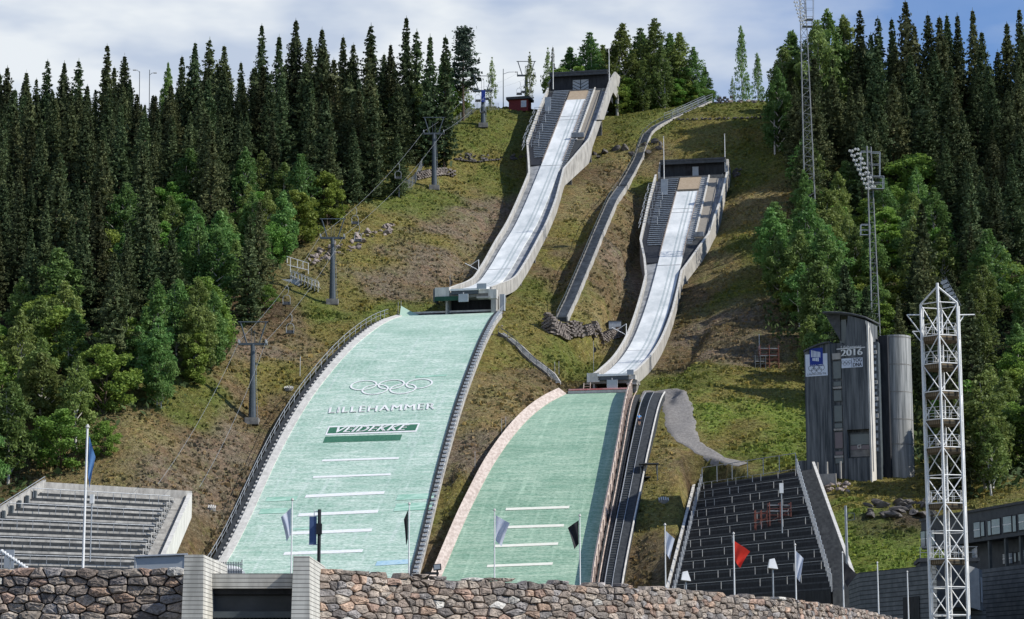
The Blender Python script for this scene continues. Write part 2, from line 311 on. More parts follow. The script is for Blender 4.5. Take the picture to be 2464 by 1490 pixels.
# slopes and runs keep clear of the soil
def axis_coords(c):
    # solve D,o from x,y : x=c+TA*D+o*CT ; y=D-o*ST
    o=(QX-c-TA*QY)/(CT+TA*ST); return QY+o*ST,o
for c,prof,lo,hi,o0,o1,g in ((C1,LA1,257,360,-19,12,1.2),(C2,LA2,252,328,-14.5,14,1.2),(C1,IN1,358,470,-8,8,2.0),(C2,IN2,328,438,-8,9,1.8)):
    D,o=axis_coords(c); z=pchip(prof[0],prof[1],np.clip(D,prof[0][0],prof[0][-1]))
    if prof is LA1: o0=np.interp(D,[258,320,340,357],[-18,-18,-15,-13.2]); o1=np.interp(D,[258,281,300,330,357],[14,12.4,10.6,8.8,7.4])
    if prof is LA2: o0=np.interp(D,[252,283,301,327],[-15.5,-15,-13,-8.6]); o1=np.interp(D,[252,275,300,327],[11.5,10.9,10.2,9.4])
    out=np.maximum(np.maximum(o0-o,o-o1),0)+np.maximum(np.maximum(lo-D,D-hi),0)*3
    lim=z-g+np.clip(out-.5,0,99)*1.4
    HH=np.minimum(HH,lim)
# stands
BLs,BRs,TLs,TRs=[W(*p) for p in((1620,1450,255),(2000,1425,228),(1690,1165,298),(1915,1132,279.6))]
BLl,BRl,TLl,TRl=[W(*p) for p in((-190,1376,245),(325,1388,256),(112,1180,278),(420,1198,289))]
def quadclear(q,g):
    A=np.array([[p[0],p[1]] for p in q])
    ins=np.ones(QX.shape)*99
    for i in range(4):
        a,b=A[i],A[(i+1)%4]; e=b-a; e/=np.hypot(*e); d=(QX-a[0])*-e[1]+(QY-a[1])*e[0]; ins=np.minimum(ins,d)
    zz=np.array([[p[0],p[1],1] for p in q]); co_=np.linalg.lstsq(zz,np.array([p[2] for p in q]),rcond=None)[0]
    z=co_[0]*QX+co_[1]*QY+co_[2]-g
    z=np.clip(z,min(p[2] for p in q)-g,max(p[2] for p in q)-g); dd=np.ones(QX.shape)*999
    for i in range(4):
        a,b=A[i],A[(i+1)%4]; e=b-a; t=np.clip(((QX-a[0])*e[0]+(QY-a[1])*e[1])/(e@e),0,1); dd=np.minimum(dd,np.hypot(QX-a[0]-e[0]*t,QY-a[1]-e[1]*t))
    return z+np.where(ins>0,0,np.clip(dd-1.2,0,99)*5)
HH=np.minimum(HH,quadclear([BLs,BRs,TRs,TLs],1.8)); HH=np.minimum(HH,quadclear([BLl,BRl,TRl,TLl],1.6))
STAIRS=[]
def plane_path(pix,Da,Db):
    a=W(*pix[0],Da);b_=W(*pix[-1],Db); out=[]
    for px,py in pix:
        d0=W(px,py,1.0); e=b_-a; nx_,ny_=e.y,-e.x; t=(a.x*nx_+a.y*ny_)/(d0.x*nx_+d0.y*ny_); out.append(d0*t)
    return out
for pix,Da,Db in (([(1352,764),(1372,722),(1407,640),(1440,560),(1475,480),(1497,449)],362,433),([(1499,447),(1515,420),(1537,380),(1551,335),(1558,322)],434,457),([(1559,321),(1575,305),(1607,289)],457.3,465),([(1608,288),(1640,276),(1672,260),(1705,245)],465.3,476)):
    P_=plane_path(pix,Da,Db); STAIRS.append(P_)
    for a,b_ in zip(P_[:-1],P_[1:]):
        ex_,ey_=b_.x-a.x,b_.y-a.y; L2=ex_*ex_+ey_*ey_; t=np.clip(((QX-a.x)*ex_+(QY-a.y)*ey_)/L2,0,1); d=np.hypot(QX-a.x-ex_*t,QY-a.y-ey_*t); z=a.z+(b_.z-a.z)*t
        HH=np.minimum(HH,z-.45+np.clip(d-1.6,0,999)*1.2); HH=np.where(d<5,np.maximum(HH,z-.9-np.clip(d-1.1,0,9)*.9),HH)
def quadraise(q):
    A=np.array([[p[0],p[1]] for p in q]); dd=np.ones(QX.shape)*999; ins=np.ones(QX.shape)*99
    for i in range(4):
        a,b=A[i],A[(i+1)%4]; e=b-a; t=np.clip(((QX-a[0])*e[0]+(QY-a[1])*e[1])/(e@e),0,1); dd=np.minimum(dd,np.hypot(QX-a[0]-e[0]*t,QY-a[1]-e[1]*t)); n_=e/np.hypot(*e); ins=np.minimum(ins,(QX-a[0])*-n_[1]+(QY-a[1])*n_[0])
    zz=np.array([[p[0],p[1],1] for p in q]); c_=np.linalg.lstsq(zz,np.array([p[2] for p in q]),rcond=None)[0]; z=c_[0]*QX+c_[1]*QY+c_[2]
    z=np.clip(z,min(p[2] for p in q),max(p[2] for p in q))
    return np.where((ins<0)&(dd>2.2)&(dd<9)&(QY>224),z+.1-.6*(dd-2.4),-99)
def H(x,y):
    fx=min(max(x-GX0,0),GX1-GX0-.001); fy=min(max(y-GY0,0),GY1-GY0-.001); i=int(fx);j=int(fy);fx-=i;fy-=j
    if y<56: return -1.7
    return float(HH[j,i]*(1-fx)*(1-fy)+HH[j,i+1]*fx*(1-fy)+HH[j+1,i]*(1-fx)*fy+HH[j+1,i+1]*fx*fy)
def hit(px,py,D0=200,D1=540):
    D=D0
    while D<D1:
        p=W(px,py,D)
        if p.z<H(p.x,p.y):
            a,b=D-1,D
            for _ in range(12):
                m_=(a+b)/2; q=W(px,py,m_)
                if q.z<H(q.x,q.y): b=m_
                else: a=m_
            q=W(px,py,b); return Vector((q.x,q.y,H(q.x,q.y)))
        D+=1
    q=W(px,py,476); return Vector((q.x,q.y,H(q.x,q.y)))
def onground(px,D,dz=0):
    x=W(px,745,D).x; return Vector((x,D,H(x,D)+dz))
# colours of soil and grass
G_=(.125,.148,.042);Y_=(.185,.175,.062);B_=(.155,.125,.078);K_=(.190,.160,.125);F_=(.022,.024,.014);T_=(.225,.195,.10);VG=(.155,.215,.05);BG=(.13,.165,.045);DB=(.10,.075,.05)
COLP=[(1100,300,G_),(1150,345,G_),(1200,330,G_),(1080,300,G_),(1180,385,Y_),(1210,440,G_),(980,482,BG),(1080,485,G_),(1150,410,G_),(1100,440,Y_),(1120,400,Y_),
(1050,560,K_),(930,530,Y_),(1150,520,K_),(1200,500,K_),(1180,560,K_),(1000,650,K_),(1100,640,K_),(880,600,Y_),(920,690,K_),(1050,700,B_),(1060,580,Y_),(870,725,Y_),(790,760,BG),(930,740,BG),(720,790,B_),(680,850,K_),(620,830,K_),(800,800,Y_),(650,760,DB),
(620,960,Y_),(560,950,B_),(500,935,G_),(420,985,G_),(450,1080,K_),(560,1060,K_),(500,1100,K_),(340,1040,T_),(260,1120,T_),(420,1030,B_),(480,1150,B_),(450,1280,B_),(520,1180,K_),(430,1180,K_),(440,1240,B_),(680,900,Y_),(740,850,T_),(700,960,B_),(650,1010,B_),
(1300,620,Y_),(1260,560,T_),(1330,500,T_),(1400,480,T_),(1450,420,B_),(1290,700,G_),(1250,740,Y_),(1350,650,B_),(1380,560,Y_),(1420,520,T_),(1480,330,G_),(1440,350,Y_),(1520,400,T_),(1560,300,G_),(1650,330,Y_),(1750,310,Y_),(1800,280,G_),(1650,270,G_),(1850,270,G_),(1600,400,B_),(1700,370,Y_),(1560,440,G_),(1500,480,B_),(1480,560,B_),(1440,680,B_),(1500,640,K_),(1460,740,Y_),(1500,760,B_),(1540,520,B_),(1850,350,G_),
(1800,420,G_),(1800,480,T_),(1780,560,Y_),(1850,520,T_),(1750,640,T_),(1700,700,B_),(1720,780,K_),(1680,840,B_),(1780,700,G_),(1800,600,G_),(1750,850,K_),(1640,880,B_),(1700,900,G_),(1800,900,Y_),(1650,930,G_),(1580,920,G_),(1760,950,Y_),(1850,1000,VG),(1780,1040,Y_),(1900,1040,VG),(1700,980,VG),(1850,1080,VG),
(1560,1060,Y_),(1600,1080,T_),(1620,1130,T_),(1560,1180,Y_),(1600,1250,Y_),(1560,1330,B_),(1530,1380,B_),(1680,1140,DB),(1560,990,Y_),(1800,1100,G_),
(1250,800,Y_),(1320,860,G_),(1380,880,G_),(1220,870,Y_),(1180,850,Y_),(1200,950,T_),(1160,1000,T_),(1270,970,B_),(1200,1040,K_),(1120,1060,K_),(1150,1100,K_),(1100,1200,Y_),(1080,1260,Y_),(1060,1330,B_),(1350,940,B_),(1420,850,Y_),(1450,820,T_),
(2060,1190,Y_),(2150,1160,Y_),(2050,1300,VG),(2120,1320,VG),(2180,1380,VG),(2020,1250,VG),(2150,1250,(.07,.06,.045)),(2200,1200,Y_),(2100,1170,Y_),(2000,1180,Y_),(1960,1150,DB)]
cp=[];cc=[]
for a,b,c in COLP:
    h=hit(a,b)
    if h: cp.append((h.x,h.y)); cc.append(c)
# forest floor
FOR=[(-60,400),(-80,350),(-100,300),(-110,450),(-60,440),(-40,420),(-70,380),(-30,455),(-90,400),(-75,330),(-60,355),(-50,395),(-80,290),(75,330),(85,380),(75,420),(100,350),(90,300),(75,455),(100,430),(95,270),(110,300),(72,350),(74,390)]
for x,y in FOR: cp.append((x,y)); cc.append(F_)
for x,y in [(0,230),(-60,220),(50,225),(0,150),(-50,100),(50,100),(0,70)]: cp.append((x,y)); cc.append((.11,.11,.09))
cp=np.array(cp);cc=np.array(cc)
def groundcol(q):
    q=np.asarray(q); out=np.zeros((len(q),3))
    for i in range(0,len(q),15000):
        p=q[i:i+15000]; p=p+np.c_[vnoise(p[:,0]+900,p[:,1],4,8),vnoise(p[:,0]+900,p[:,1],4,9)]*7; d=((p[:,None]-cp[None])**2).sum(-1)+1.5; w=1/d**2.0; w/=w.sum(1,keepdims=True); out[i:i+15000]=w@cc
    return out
ex=np.array([-2500,-1200,-600,-300,-200,-165]); exr=np.array([175,210,320,620,1200,2500]); ey=np.array([-300,-120,-40,0,25,45,52,55.9]); eyr=np.array([600,700,900,1400,2500,4000])
ax_=np.r_[ex,gx,exr]; ay_=np.r_[ey,gy,eyr]; AX,AY=np.meshgrid(ax_,ay_)
Z=np.zeros(AX.shape); i0,j0=len(ex),len(ey); Z[j0:j0+len(gy),i0:i0+len(gx)]=HH
Z[:,:i0]=Z[:,i0:i0+1]; Z[:,i0+len(gx):]=Z[:,i0+len(gx)-1:i0+len(gx)]; Z[:j0,:]=-1.7; Z[j0+len(gy):,:]=Z[j0+len(gy)-1,:]-8
nyy,nxx=AX.shape
me=bpy.data.meshes.new('ground'); vv=np.c_[AX.ravel(),AY.ravel(),Z.ravel()].astype(np.float32)
idx=np.arange(nyy*nxx).reshape(nyy,nxx); fc=np.stack([idx[:-1,:-1],idx[:-1,1:],idx[1:,1:],idx[1:,:-1]],-1).reshape(-1,4)
me.vertices.add(len(vv)); me.vertices.foreach_set('co',vv.ravel()); me.loops.add(fc.size); me.loops.foreach_set('vertex_index',fc.ravel().astype(np.int32))
me.polygons.add(len(fc)); me.polygons.foreach_set('loop_start',np.arange(0,fc.size,4,dtype=np.int32)); me.polygons.foreach_set('use_smooth',np.ones(len(fc),bool)); me.update(calc_edges=True); me.validate()
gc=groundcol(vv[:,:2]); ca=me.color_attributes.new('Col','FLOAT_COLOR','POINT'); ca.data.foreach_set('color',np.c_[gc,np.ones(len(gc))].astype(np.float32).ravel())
gm=bpy.data.materials.new('hillside_ground'); gm.use_nodes=True; n=gm.node_tree.nodes;l=gm.node_tree.links;b=n['Principled BSDF'];b.inputs['Roughness'].default_value=.95;b.inputs['Specular IOR Level'].default_value=.1
at=n.new('ShaderNodeAttribute');at.attribute_name='Col'; tc=n.new('ShaderNodeTexCoord')
def gn(sc,det,st=(1,1,1),rg=.7):
    mp=n.new('ShaderNodeMapping'); mp.inputs['Scale'].default_value=st; l.new(tc.outputs['Object'],mp.inputs[0]); z=n.new('ShaderNodeTexNoise'); z.inputs['Scale'].default_value=sc; z.inputs['Detail'].default_value=det; z.inputs['Roughness'].default_value=rg; l.new(mp.outputs[0],z.inputs[0]); return z.outputs[0]
def rampv(src,p0,p1,c0,c1):
    r=n.new('ShaderNodeValToRGB'); r.color_ramp.elements[0].position=p0; r.color_ramp.elements[1].position=p1; r.color_ramp.elements[0].color=(*c0,1); r.color_ramp.elements[1].color=(*c1,1); l.new(src,r.inputs[0]); return r.outputs[0]
def mixc(a,b_,f=1.,mode='MULTIPLY'):
    x=n.new('ShaderNodeMix'); x.data_type='RGBA'; x.blend_type=mode
    if isinstance(f,float): x.inputs[0].default_value=f
    else: l.new(f,x.inputs[0])
    for s_,k in((a,6),(b_,7)):
        if isinstance(s_,tuple): x.inputs[k].default_value=(*s_,1)
        else: l.new(s_,x.inputs[k])
    return x.outputs[2]
c=at.outputs['Color']
big=rampv(gn(.30,8,(1,1,.5),.75),.42,.62,(0,0,0),(.75,.75,.75))
c=mixc(c,mixc(c,(1.16,.93,.86)),big,'MIX')      # drier tufts
big2=rampv(gn(.55,6,(1,1,.4),.7),.52,.66,(0,0,0),(.6,.6,.6)); c=mixc(c,mixc(c,(.80,1.08,.6)),big2,'MIX')
c=mixc(c,rampv(gn(1.6,6),.36,.62,(.50,.48,.45),(1.22,1.2,1.14)))
c=mixc(c,rampv(gn(5.5,3),.35,.62,(.62,.60,.58),(1.2,1.2,1.15)))
peb=rampv(gn(3.2,2,(1,1,1),.5),.66,.72,(0,0,0),(.55,.55,.55)); c=mixc(c,(.34,.29,.24),peb,'MIX')
l.new(c,b.inputs['Base Color'])
bm=n.new('ShaderNodeBump'); bm.inputs['Distance'].default_value=.55; bm.inputs['Strength'].default_value=1.; l.new(gn(1.7,6),bm.inputs['Height']); l.new(bm.outputs[0],b.inputs['Normal'])
me.materials.append(gm); go=bpy.data.objects.new('ground',me); S.collection.objects.link(go); go['kind']='structure'

def drape(name,poly_pix,mat_,dz=.06,width=None):
    """a ribbon of surfacing laid on the ground; centre line in photo coordinates with widths in metres"""
    P=[]
    for px,py,w in poly_pix: P.append((hit(px,py),w))
    L_=[];
    pts=[];
    for (a,wa),(b_,wb) in zip(P[:-1],P[1:]):
        nseg=max(2,int((b_-a).length/.8))
        for i in range(nseg): t=i/nseg; pts.append((a.lerp(b_,t),wa*(1-t)+wb*t))
    pts.append(P[-1]); mb=MB(); K=13; vs=[]
    for i,(p,w) in enumerate(pts):
        q0=pts[max(i-2,0)][0]; q1=pts[min(i+2,len(pts)-1)][0]; d=(q1-q0); d.z=0; d.normalize(); s_=Vector((d.y,-d.x,0))
        jit=.25*math.sin(i*.9)+.2*math.sin(i*2.3)
        for k in range(K):
            q=p+s_*((k/(K-1)-.5)*(w+jit)); vs.append(Vector((q.x,q.y,H(q.x,q.y)+dz-(.12 if k in(0,K-1) else 0))))
    mb.add(vs,[(i*K+k,(i+1)*K+k,(i+1)*K+k+1,i*K+k+1) for i in range(len(pts)-1) for k in range(K-1)])
    return mb.build(name,mat_,smooth=True)
# ---------------- jump structures ----------------
def sx2(pts,z,sc=2.7378): return [((z[0]+a/sc)*.9856,(z[1]+b/sc)*.9856) for a,b in pts]
def S2(pts): return [(a*.9856,b*.9856) for a,b in pts]
def interp(tab,D): return float(np.interp(D,[t[0] for t in tab],[t[1] for t in tab]))
# landing outlines (photo outline -> metres from the axis), kept as tables
def edge_table(c,prof,pix):
    t=sorted(inv(c,prof,a,b,0,300.) for a,b in pix); return t
LEFT1=S2([(990.6,767),(941,791),(886.5,830),(850,857),(803,907),(767,969),(734,1022),(694,1092),(657.5,1161.6),(621,1238),(584.5,1315),(555,1375)])
RIGHT1=S2([(1210,763),(1186,802),(1160,849),(1142,897),(1128,940.6),(1117,968),(1106,1004.5),(1091,1052),(1076,1103),(1065.5,1158),(1049,1209),(1040,1249),(1025,1308),(1011,1362),(1003,1397)])
LEFT2=S2([(1376,966),(1343,981),(1317.5,1003),(1288,1025),(1255,1063),(1219,1114),(1186,1165),(1160.5,1220),(1138.5,1271),(1113,1322),(1091,1373),(1082,1401)])
RIGHT2=S2([(1537,962),(1533,972),(1522,1004.5),(1515,1052),(1504,1107),(1493,1165),(1485.5,1205),(1478,1245.6),(1467,1297),(1456,1355),(1445,1419)])
TL1=edge_table(C1,LA1,LEFT1);TR1=edge_table(C1,LA1,RIGHT1);TL2=edge_table(C2,LA2,LEFT2);TR2=edge_table(C2,LA2,RIGHT2)
def smooth_tab(t,hi):
    a=np.array(t); p=np.polyfit(a[:,0]-300,a[:,1],4); return lambda D:float(np.polyval(p,min(max(D,a[0,0]-6),hi)-300))
oL1=smooth_tab(TL1,357);oR1=smooth_tab(TR1,357);oL2=smooth_tab(TL2,327);oR2=smooth_tab(TR2,327)
print('L1',[ (round(a),round(b,1)) for a,b in TL1]); print('R1',[ (round(a),round(b,1)) for a,b in TR1]); print('L2',[ (round(a),round(b,1)) for a,b in TL2]); print('R2',[ (round(a),round(b,1)) for a,b in TR2])
def slope_pts(c,prof,Ds,of,dz=0.): return [P3(c,D,of(D) if callable(of) else of,zp(prof,D)+(dz(D) if callable(dz) else dz)) for D in Ds]
def add_mat_mesh(c,prof,lo,hi,oL,oR,name,m,parent,dz=0.,nu=14):
    Ds=np.arange(lo,hi+.01,1.0); mb=MB(); vs=[];uv=[]; s=0; prev=None
    for D in Ds:
        a,b=oL(D),oR(D); p0=P3(c,D,0,zp(prof,D)); s+= (p0-prev).length if prev else 0; prev=p0
        for k in range(nu+1):
            o=a+(b-a)*k/nu; vs.append(P3(c,D,o,zp(prof,D)+dz)); uv.append((o,s))
    mb.add(vs,[(i*(nu+1)+k,i*(nu+1)+k+1,(i+1)*(nu+1)+k+1,(i+1)*(nu+1)+k) for i in range(len(Ds)-1) for k in range(nu)])
    ob=mb.build(name,m,parent,True); me=ob.data; ul=me.uv_layers.new(name='UVMap')
    for li in me.loops: ul.data[li.index].uv=uv[li.vertex_index]
    return ob
def quad_on(mb,c,prof,corners,nx,ny,dz=.05):
    """corners (D,o): bl br tr tl, laid on the slope"""
    vs=[]
    for j in range(ny+1):
        for i in range(nx+1):
            u,v=i/nx,j/ny; D=(corners[0][0]*(1-u)+corners[1][0]*u)*(1-v)+(corners[3][0]*(1-u)+corners[2][0]*u)*v; o=(corners[0][1]*(1-u)+corners[1][1]*u)*(1-v)+(corners[3][1]*(1-u)+corners[2][1]*u)*v
            vs.append(P3(c,D,o,zp(prof,D)+dz))
    mb.add(vs,[(j*(nx+1)+i,j*(nx+1)+i+1,(j+1)*(nx+1)+i+1,(j+1)*(nx+1)+i) for j in range(ny) for i in range(nx)])
def text_mesh(txt,shear=0.,bold=0.,space=1.):
    cu=bpy.data.curves.new('t','FONT'); cu.body=txt; cu.shear=shear; cu.offset=bold; cu.resolution_u=4; cu.space_character=space
    ob=bpy.data.objects.new('t',cu); S.collection.objects.link(ob); dg=bpy.context.evaluated_depsgraph_get(); dg.update()
    me=bpy.data.meshes.new_from_object(ob.evaluated_get(dg)); v=[tuple(a.co) for a in me.vertices]; f=[tuple(p.vertices) for p in me.polygons]
    bpy.data.objects.remove(ob); bpy.data.curves.remove(cu); bpy.data.meshes.remove(me)
    a=np.array(v); lo=a.min(0); hi=a.max(0); return [((p[0]-lo[0])/(hi[0]-lo[0]),(p[1]-lo[1])/(hi[1]-lo[1])) for p in v],f
def text_on(mb,txt,fn,**k):
    v,f=text_mesh(txt,**k); mb.add([fn(a,b) for a,b in v],f)
def bil(c,prof,cor,dz):
    def fn(u,v):
        D=(cor[0][0]*(1-u)+cor[1][0]*u)*(1-v)+(cor[3][0]*(1-u)+cor[2][0]*u)*v; o=(cor[0][1]*(1-u)+cor[1][1]*u)*(1-v)+(cor[3][1]*(1-u)+cor[2][1]*u)*v
        return P3(c,D,o,zp(prof,D)+dz)
    return fn
def ring(mb,fn,cx,cy,r,w,n=40,sy=1.):
    vs=[];
    for i in range(n):
        t=2*math.pi*i/n
        for q in(r-w/2,r+w/2): vs.append(fn(cx+q*math.cos(t),cy+q*math.sin(t)*sy))
    mb.add(vs,[(2*i,2*i+1,2*((i+1)%n)+1,2*((i+1)%n)) for i in range(n)])
def rings(mb,fn,cx,cy,r,w,sy=1.):
    for k in range(5):
        ring(mb,fn,cx+(k-2)*r*1.1,cy+(.45*r if k%2==0 else -.45*r)*1.1*sy,r,w,sy=sy)

# --- big landing slope
big=thing('landing_slope','long mint green landing slope with white rings and lettering','ski jump slope',P3(C1,300,0,zp(LA1,300)))
add_mat_mesh(C1,LA1,258,357,oL1,oR1,'mat_surface',M['mat1'],big)
DD=list(np.arange(258,357.1,1.5))
mb=MB(); f=lambda a:(lambda D:oL1(D)+a)
mb.band(slope_pts(C1,LA1,DD,f(-1.15),-.25),slope_pts(C1,LA1,DD,f(-1.15),.22),slope_pts(C1,LA1,DD,f(0),.12),slope_pts(C1,LA1,DD,f(0),-.35)); mb.build('kerb',M['concl'],big)
mb=MB(); mb.band(slope_pts(C1,LA1,DD,f(-2.4),-3.),slope_pts(C1,LA1,DD,f(-2.4),-.10),slope_pts(C1,LA1,DD,f(-1.155),-.10),slope_pts(C1,LA1,DD,f(-1.155),-3.)); mb.build('side_channel',M['dark'],big)
mb=MB()
for D in np.arange(262,352,.95): mb.obox(P3(C1,D,oL1(D)-1.38,zp(LA1,D)+.0),(CT*.36,-ST*.36,0),(.2*.35,.35,.25),(0,0,.2))
mb.build_each('side_step',M['concl'],big)
g=lambda a:(lambda D:oR1(D)+a)
mb=MB(); mb.band(slope_pts(C1,LA1,DD,g(0),-1),slope_pts(C1,LA1,DD,g(0),.25),slope_pts(C1,LA1,DD,g(.25),.25),slope_pts(C1,LA1,DD,g(.25),-1)); mb.build('edge_board',M['dark'],big)
mb=MB(); mb.band(slope_pts(C1,LA1,DD,g(.26),-2),slope_pts(C1,LA1,DD,g(.26),-.12),slope_pts(C1,LA1,DD,g(1.05),-.12),slope_pts(C1,LA1,DD,g(1.1),-.8)); mb.build('stair_base',M['conc'],big)
mb=MB()
for D in np.arange(265,357,.95): mb.obox(P3(C1,D,oR1(D)+.68,zp(LA1,D)+.08),(CT*.62,-ST*.62,0),(.2*.36,.36,.0),(0,0,.24))
mb.build_each('side_step',M['white'],big)
def railing(c,prof,Ds,of,h,rad,parent_label,cat,m,post=2.,base=0.,mid=True,grp=None,net=None):
    mb=MB(); pts=[P3(c,D,of(D),zp(prof,D)+base) for D in Ds]
    top=[p+Vector((0,0,h)) for p in pts]; mb.line(top,rad)
    if mid: mb.line([p+Vector((0,0,h*.5)) for p in pts],rad*.7)
    root=thing('railing',parent_label,cat,pts[0],grp); mb.build('rail',m,root)
    mb=MB()
    acc=0
    for a,b_ in zip(pts[:-1],pts[1:]):
        mb.tube(a,a+Vector((0,0,h)),rad)
    mb.build_each('post',m,root); return root
railing(C1,LA1,np.arange(258,358,2.),lambda D:oL1(D)-2.3,1.25,.045,'grey steel railing up the left edge of the big green slope','railing',M['steel'],base=.0)
railing(C1,LA1,np.arange(258,358,1.2),lambda D:oR1(D)+1.12,1.1,.03,'rusty grey railing up the right edge of the big green slope','railing',M['steel'],base=-.1)
# banner board at the top
mb=MB(); a,b_=oL1(357)+.3,oR1(357)+.2
mb.obox(P3(C1,358,(a+b_)/2,zp(LA1,357)+.55),(CT*(b_-a),-ST*(b_-a),0),(.05,.25,0),(0,0,.30)); mb.build('top_board',M['concl'],big)
mb=MB(); mb.obox(P3(C1,358.0,(a+b_)/2,zp(LA1,357)+.05),(CT*(b_-a),-ST*(b_-a),0),(.06,.32,0),(0,0,.70)); mb.build('top_beam',M['blackf'],big)
mb=MB(); q=P3(C1,357,oL1(357),zp(LA1,357)); mb.prism([q+Vector((-.6,-1,-.3)),q+Vector((2.6,0,.1)),q+Vector((1.2,0,.7)),q+Vector((-.4,-.3,1.6))],(0,.3,0)); mb.build('corner_wedge',M['mat1'],big)
# markings
def dline(c,prof,parent,pts,w,m,name='distance_line'):
    mb=MB(); (x0,y0),(x1,y1)=pts; d0,o0=inv(c,prof,x0,y0,0,300.); d1,o1=inv(c,prof,x1,y1,0,300.)
    quad_on(mb,c,prof,[(d0-w/2,o0),(d1-w/2,o1),(d1+w/2,o1),(d0+w/2,o0)],10,1); mb.build(name,m,parent)
for a in [((775,1109),(960,1103)),((753,1149),(940,1142)),((735,1195),(925,1186)),((718,1240),(910,1231)),((700,1284),(895,1276)),((683,1333),(873,1326))]:
    dline(C1,LA1,big,a,.62 if a[0][1]>1180 else .42,M['white'])
mb=MB(); cor=[inv(C1,LA1,*p,0,300.) for p in((791,996),(1046,986),(1048,972),(794,982))]; [text_on(mb,'LILLEHAMMER',(lambda f,k:(lambda u,v:f(u+k*.003,v)))(bil(C1,LA1,cor,.12+.005*abs(k)),k),space=1.12) for k in(-1,0,1)]; mb.build('lettering',M['white'],big)
cor=[inv(C1,LA1,*p,0,300.) for p in((782,1048),(1002,1040),(1011,1019),(791,1027))]
mb=MB(); quad_on(mb,C1,LA1,cor,12,4,.06); mb.build('sign_frame',M['white'],big)
mg=mat('sign_green',(.035,.13,.08),(.06,.18,.11),3,.6)
def inset(cor,u,v):
    f_=lambda a,b:tuple((cor[0][k]*(1-a)+cor[1][k]*a)*(1-b)+(cor[3][k]*(1-a)+cor[2][k]*a)*b for k in(0,1))
    return [f_(u,v),f_(1-u,v),f_(1-u,1-v),f_(u,1-v)]
ins=inset(cor,.018,.15); mb=MB(); quad_on(mb,C1,LA1,ins,12,4,.09); mb.build('sign_panel',mg,big)
mb=MB(); [text_on(mb,'VEIDEKKE',(lambda f,k:(lambda u,v:f(u+k*.006,v)))(bil(C1,LA1,inset(cor,.11,.20),.13+.005*abs(k)),k),shear=.35,space=1.1) for k in(-1,0,1)]; mb.build('lettering',M['white'],big)
mb=MB(); cor2=[inv(C1,LA1,*p,0,300.) for p in((777,1066),(963,1060),(968,1046),(783,1051))]; quad_on(mb,C1,LA1,cor2,12,2,.03); mb.build('green_patch',mg,big)
mb=MB(); cD,cO=inv(C1,LA1,939,932,0,300.)
fr=lambda x,y:P3(C1,cD+y*.80,cO+x,zp(LA1,cD+y*.80)+.10)
rings(mb,fr,0,0,1.92,.27,.86); mb.build('ring_emblem',M['white'],big)
for a,w in [(((905,1357),(985,1352)),1.0)]: dline(C1,LA1,big,a,w,mat('blue_mat',(.30,.48,.60),(.44,.60,.66),2,.6),'blue_mat_patch')
dk=mat('newer_mat',(.24,.45,.34),(.44,.64,.53),1.2,.6,stretch=(.4,2,2),lo=.42,hi=.6)
for a,w in [(((640,1203),(715,1200)),.9),(((955,1198),(1045,1194)),1.2),(((950,1222),(1040,1218)),1.6),(((625,1232),(690,1229)),1.1),(((1000,908),(1075,904)),.5),(((690,1275),(760,1272)),.35)]: dline(C1,LA1,big,a,w,dk,'darker_mat_patch')
# --- small landing slope
sm=thing('landing_slope','shorter, deeper green landing slope with a wooden side wall, right of the larger one','ski jump slope',P3(C2,290,0,zp(LA2,290)))
add_mat_mesh(C2,LA2,252,327,oL2,oR2,'mat_surface',M['mat2'],sm)
DD=list(np.arange(252,327.1,1.5)); f=lambda a:(lambda D:oL2(D)+a); g=lambda a:(lambda D:oR2(D)+a)
M['kick']=mat('kickboard_planks',(.38,.31,.27),(.54,.46,.41),1.1,.85,stretch=(2.5,.15,2.5),lo=.4,hi=.6)
mb=MB(); mb.band(slope_pts(C2,LA2,DD,f(0),-.5),slope_pts(C2,LA2,DD,f(0),.12),slope_pts(C2,LA2,DD,f(-1.15),1.0),slope_pts(C2,LA2,DD,f(-1.3),-1.8)); mb.build('side_wall',M['kick'],sm)
mb=MB(); mb.band(slope_pts(C2,LA2,DD,g(.05),-.5),slope_pts(C2,LA2,DD,g(.10),1.9),slope_pts(C2,LA2,DD,g(.22),1.9),slope_pts(C2,LA2,DD,g(.30),-1.5)); mb.build('side_wall',M['kick'],sm)
mb=MB()
for D in np.arange(255,326,2.4): mb.obox(P3(C2,D,oR2(D)+.38,zp(LA2,D)+.6),(CT*.14,-ST*.14,0),(0,.14,0),(0,0,2.4))
mb.line(slope_pts(C2,LA2,DD,g(.30),1.95),.07); mb.line(slope_pts(C2,LA2,DD,g(.9),.15),.07); mb.build('wall_frame',M['wood'],sm)
mb=MB(); mb.band(slope_pts(C2,LA2,DD,g(.5),-2),slope_pts(C2,LA2,DD,g(.5),-.35),slope_pts(C2,LA2,DD,g(1.45),-.35),slope_pts(C2,LA2,DD,g(1.45),-2)); mb.build('side_channel',M['dark'],sm)
for a in [((1217,1226),(1370,1221)),((1203,1270),(1357,1265)),((1190,1315),(1343,1309)),((1172,1363),(1330,1357))]: dline(C2,LA2,sm,a,.5,mat('line_cream',(.7,.70,.60),(.78,.77,.68),2,.6) if 'lc' not in M else M['lc'])
mb=MB(); a,b_=oL2(327)+.2,oR2(327)
mb.obox(P3(C2,328,(a+b_)/2,zp(LA2,327)+.75),(CT*(b_-a),-ST*(b_-a),0),(.08,.4,0),(0,0,.22)); mb.build('top_pad',M['redpad'],sm)
mb=MB(); mb.obox(P3(C2,327.6,(a+b_)/2,zp(LA2,327)+.30),(CT*(b_-a),-ST*(b_-a),0),(.08,.4,0),(0,0,.40)); mb.build('top_board',M['concl'],sm)
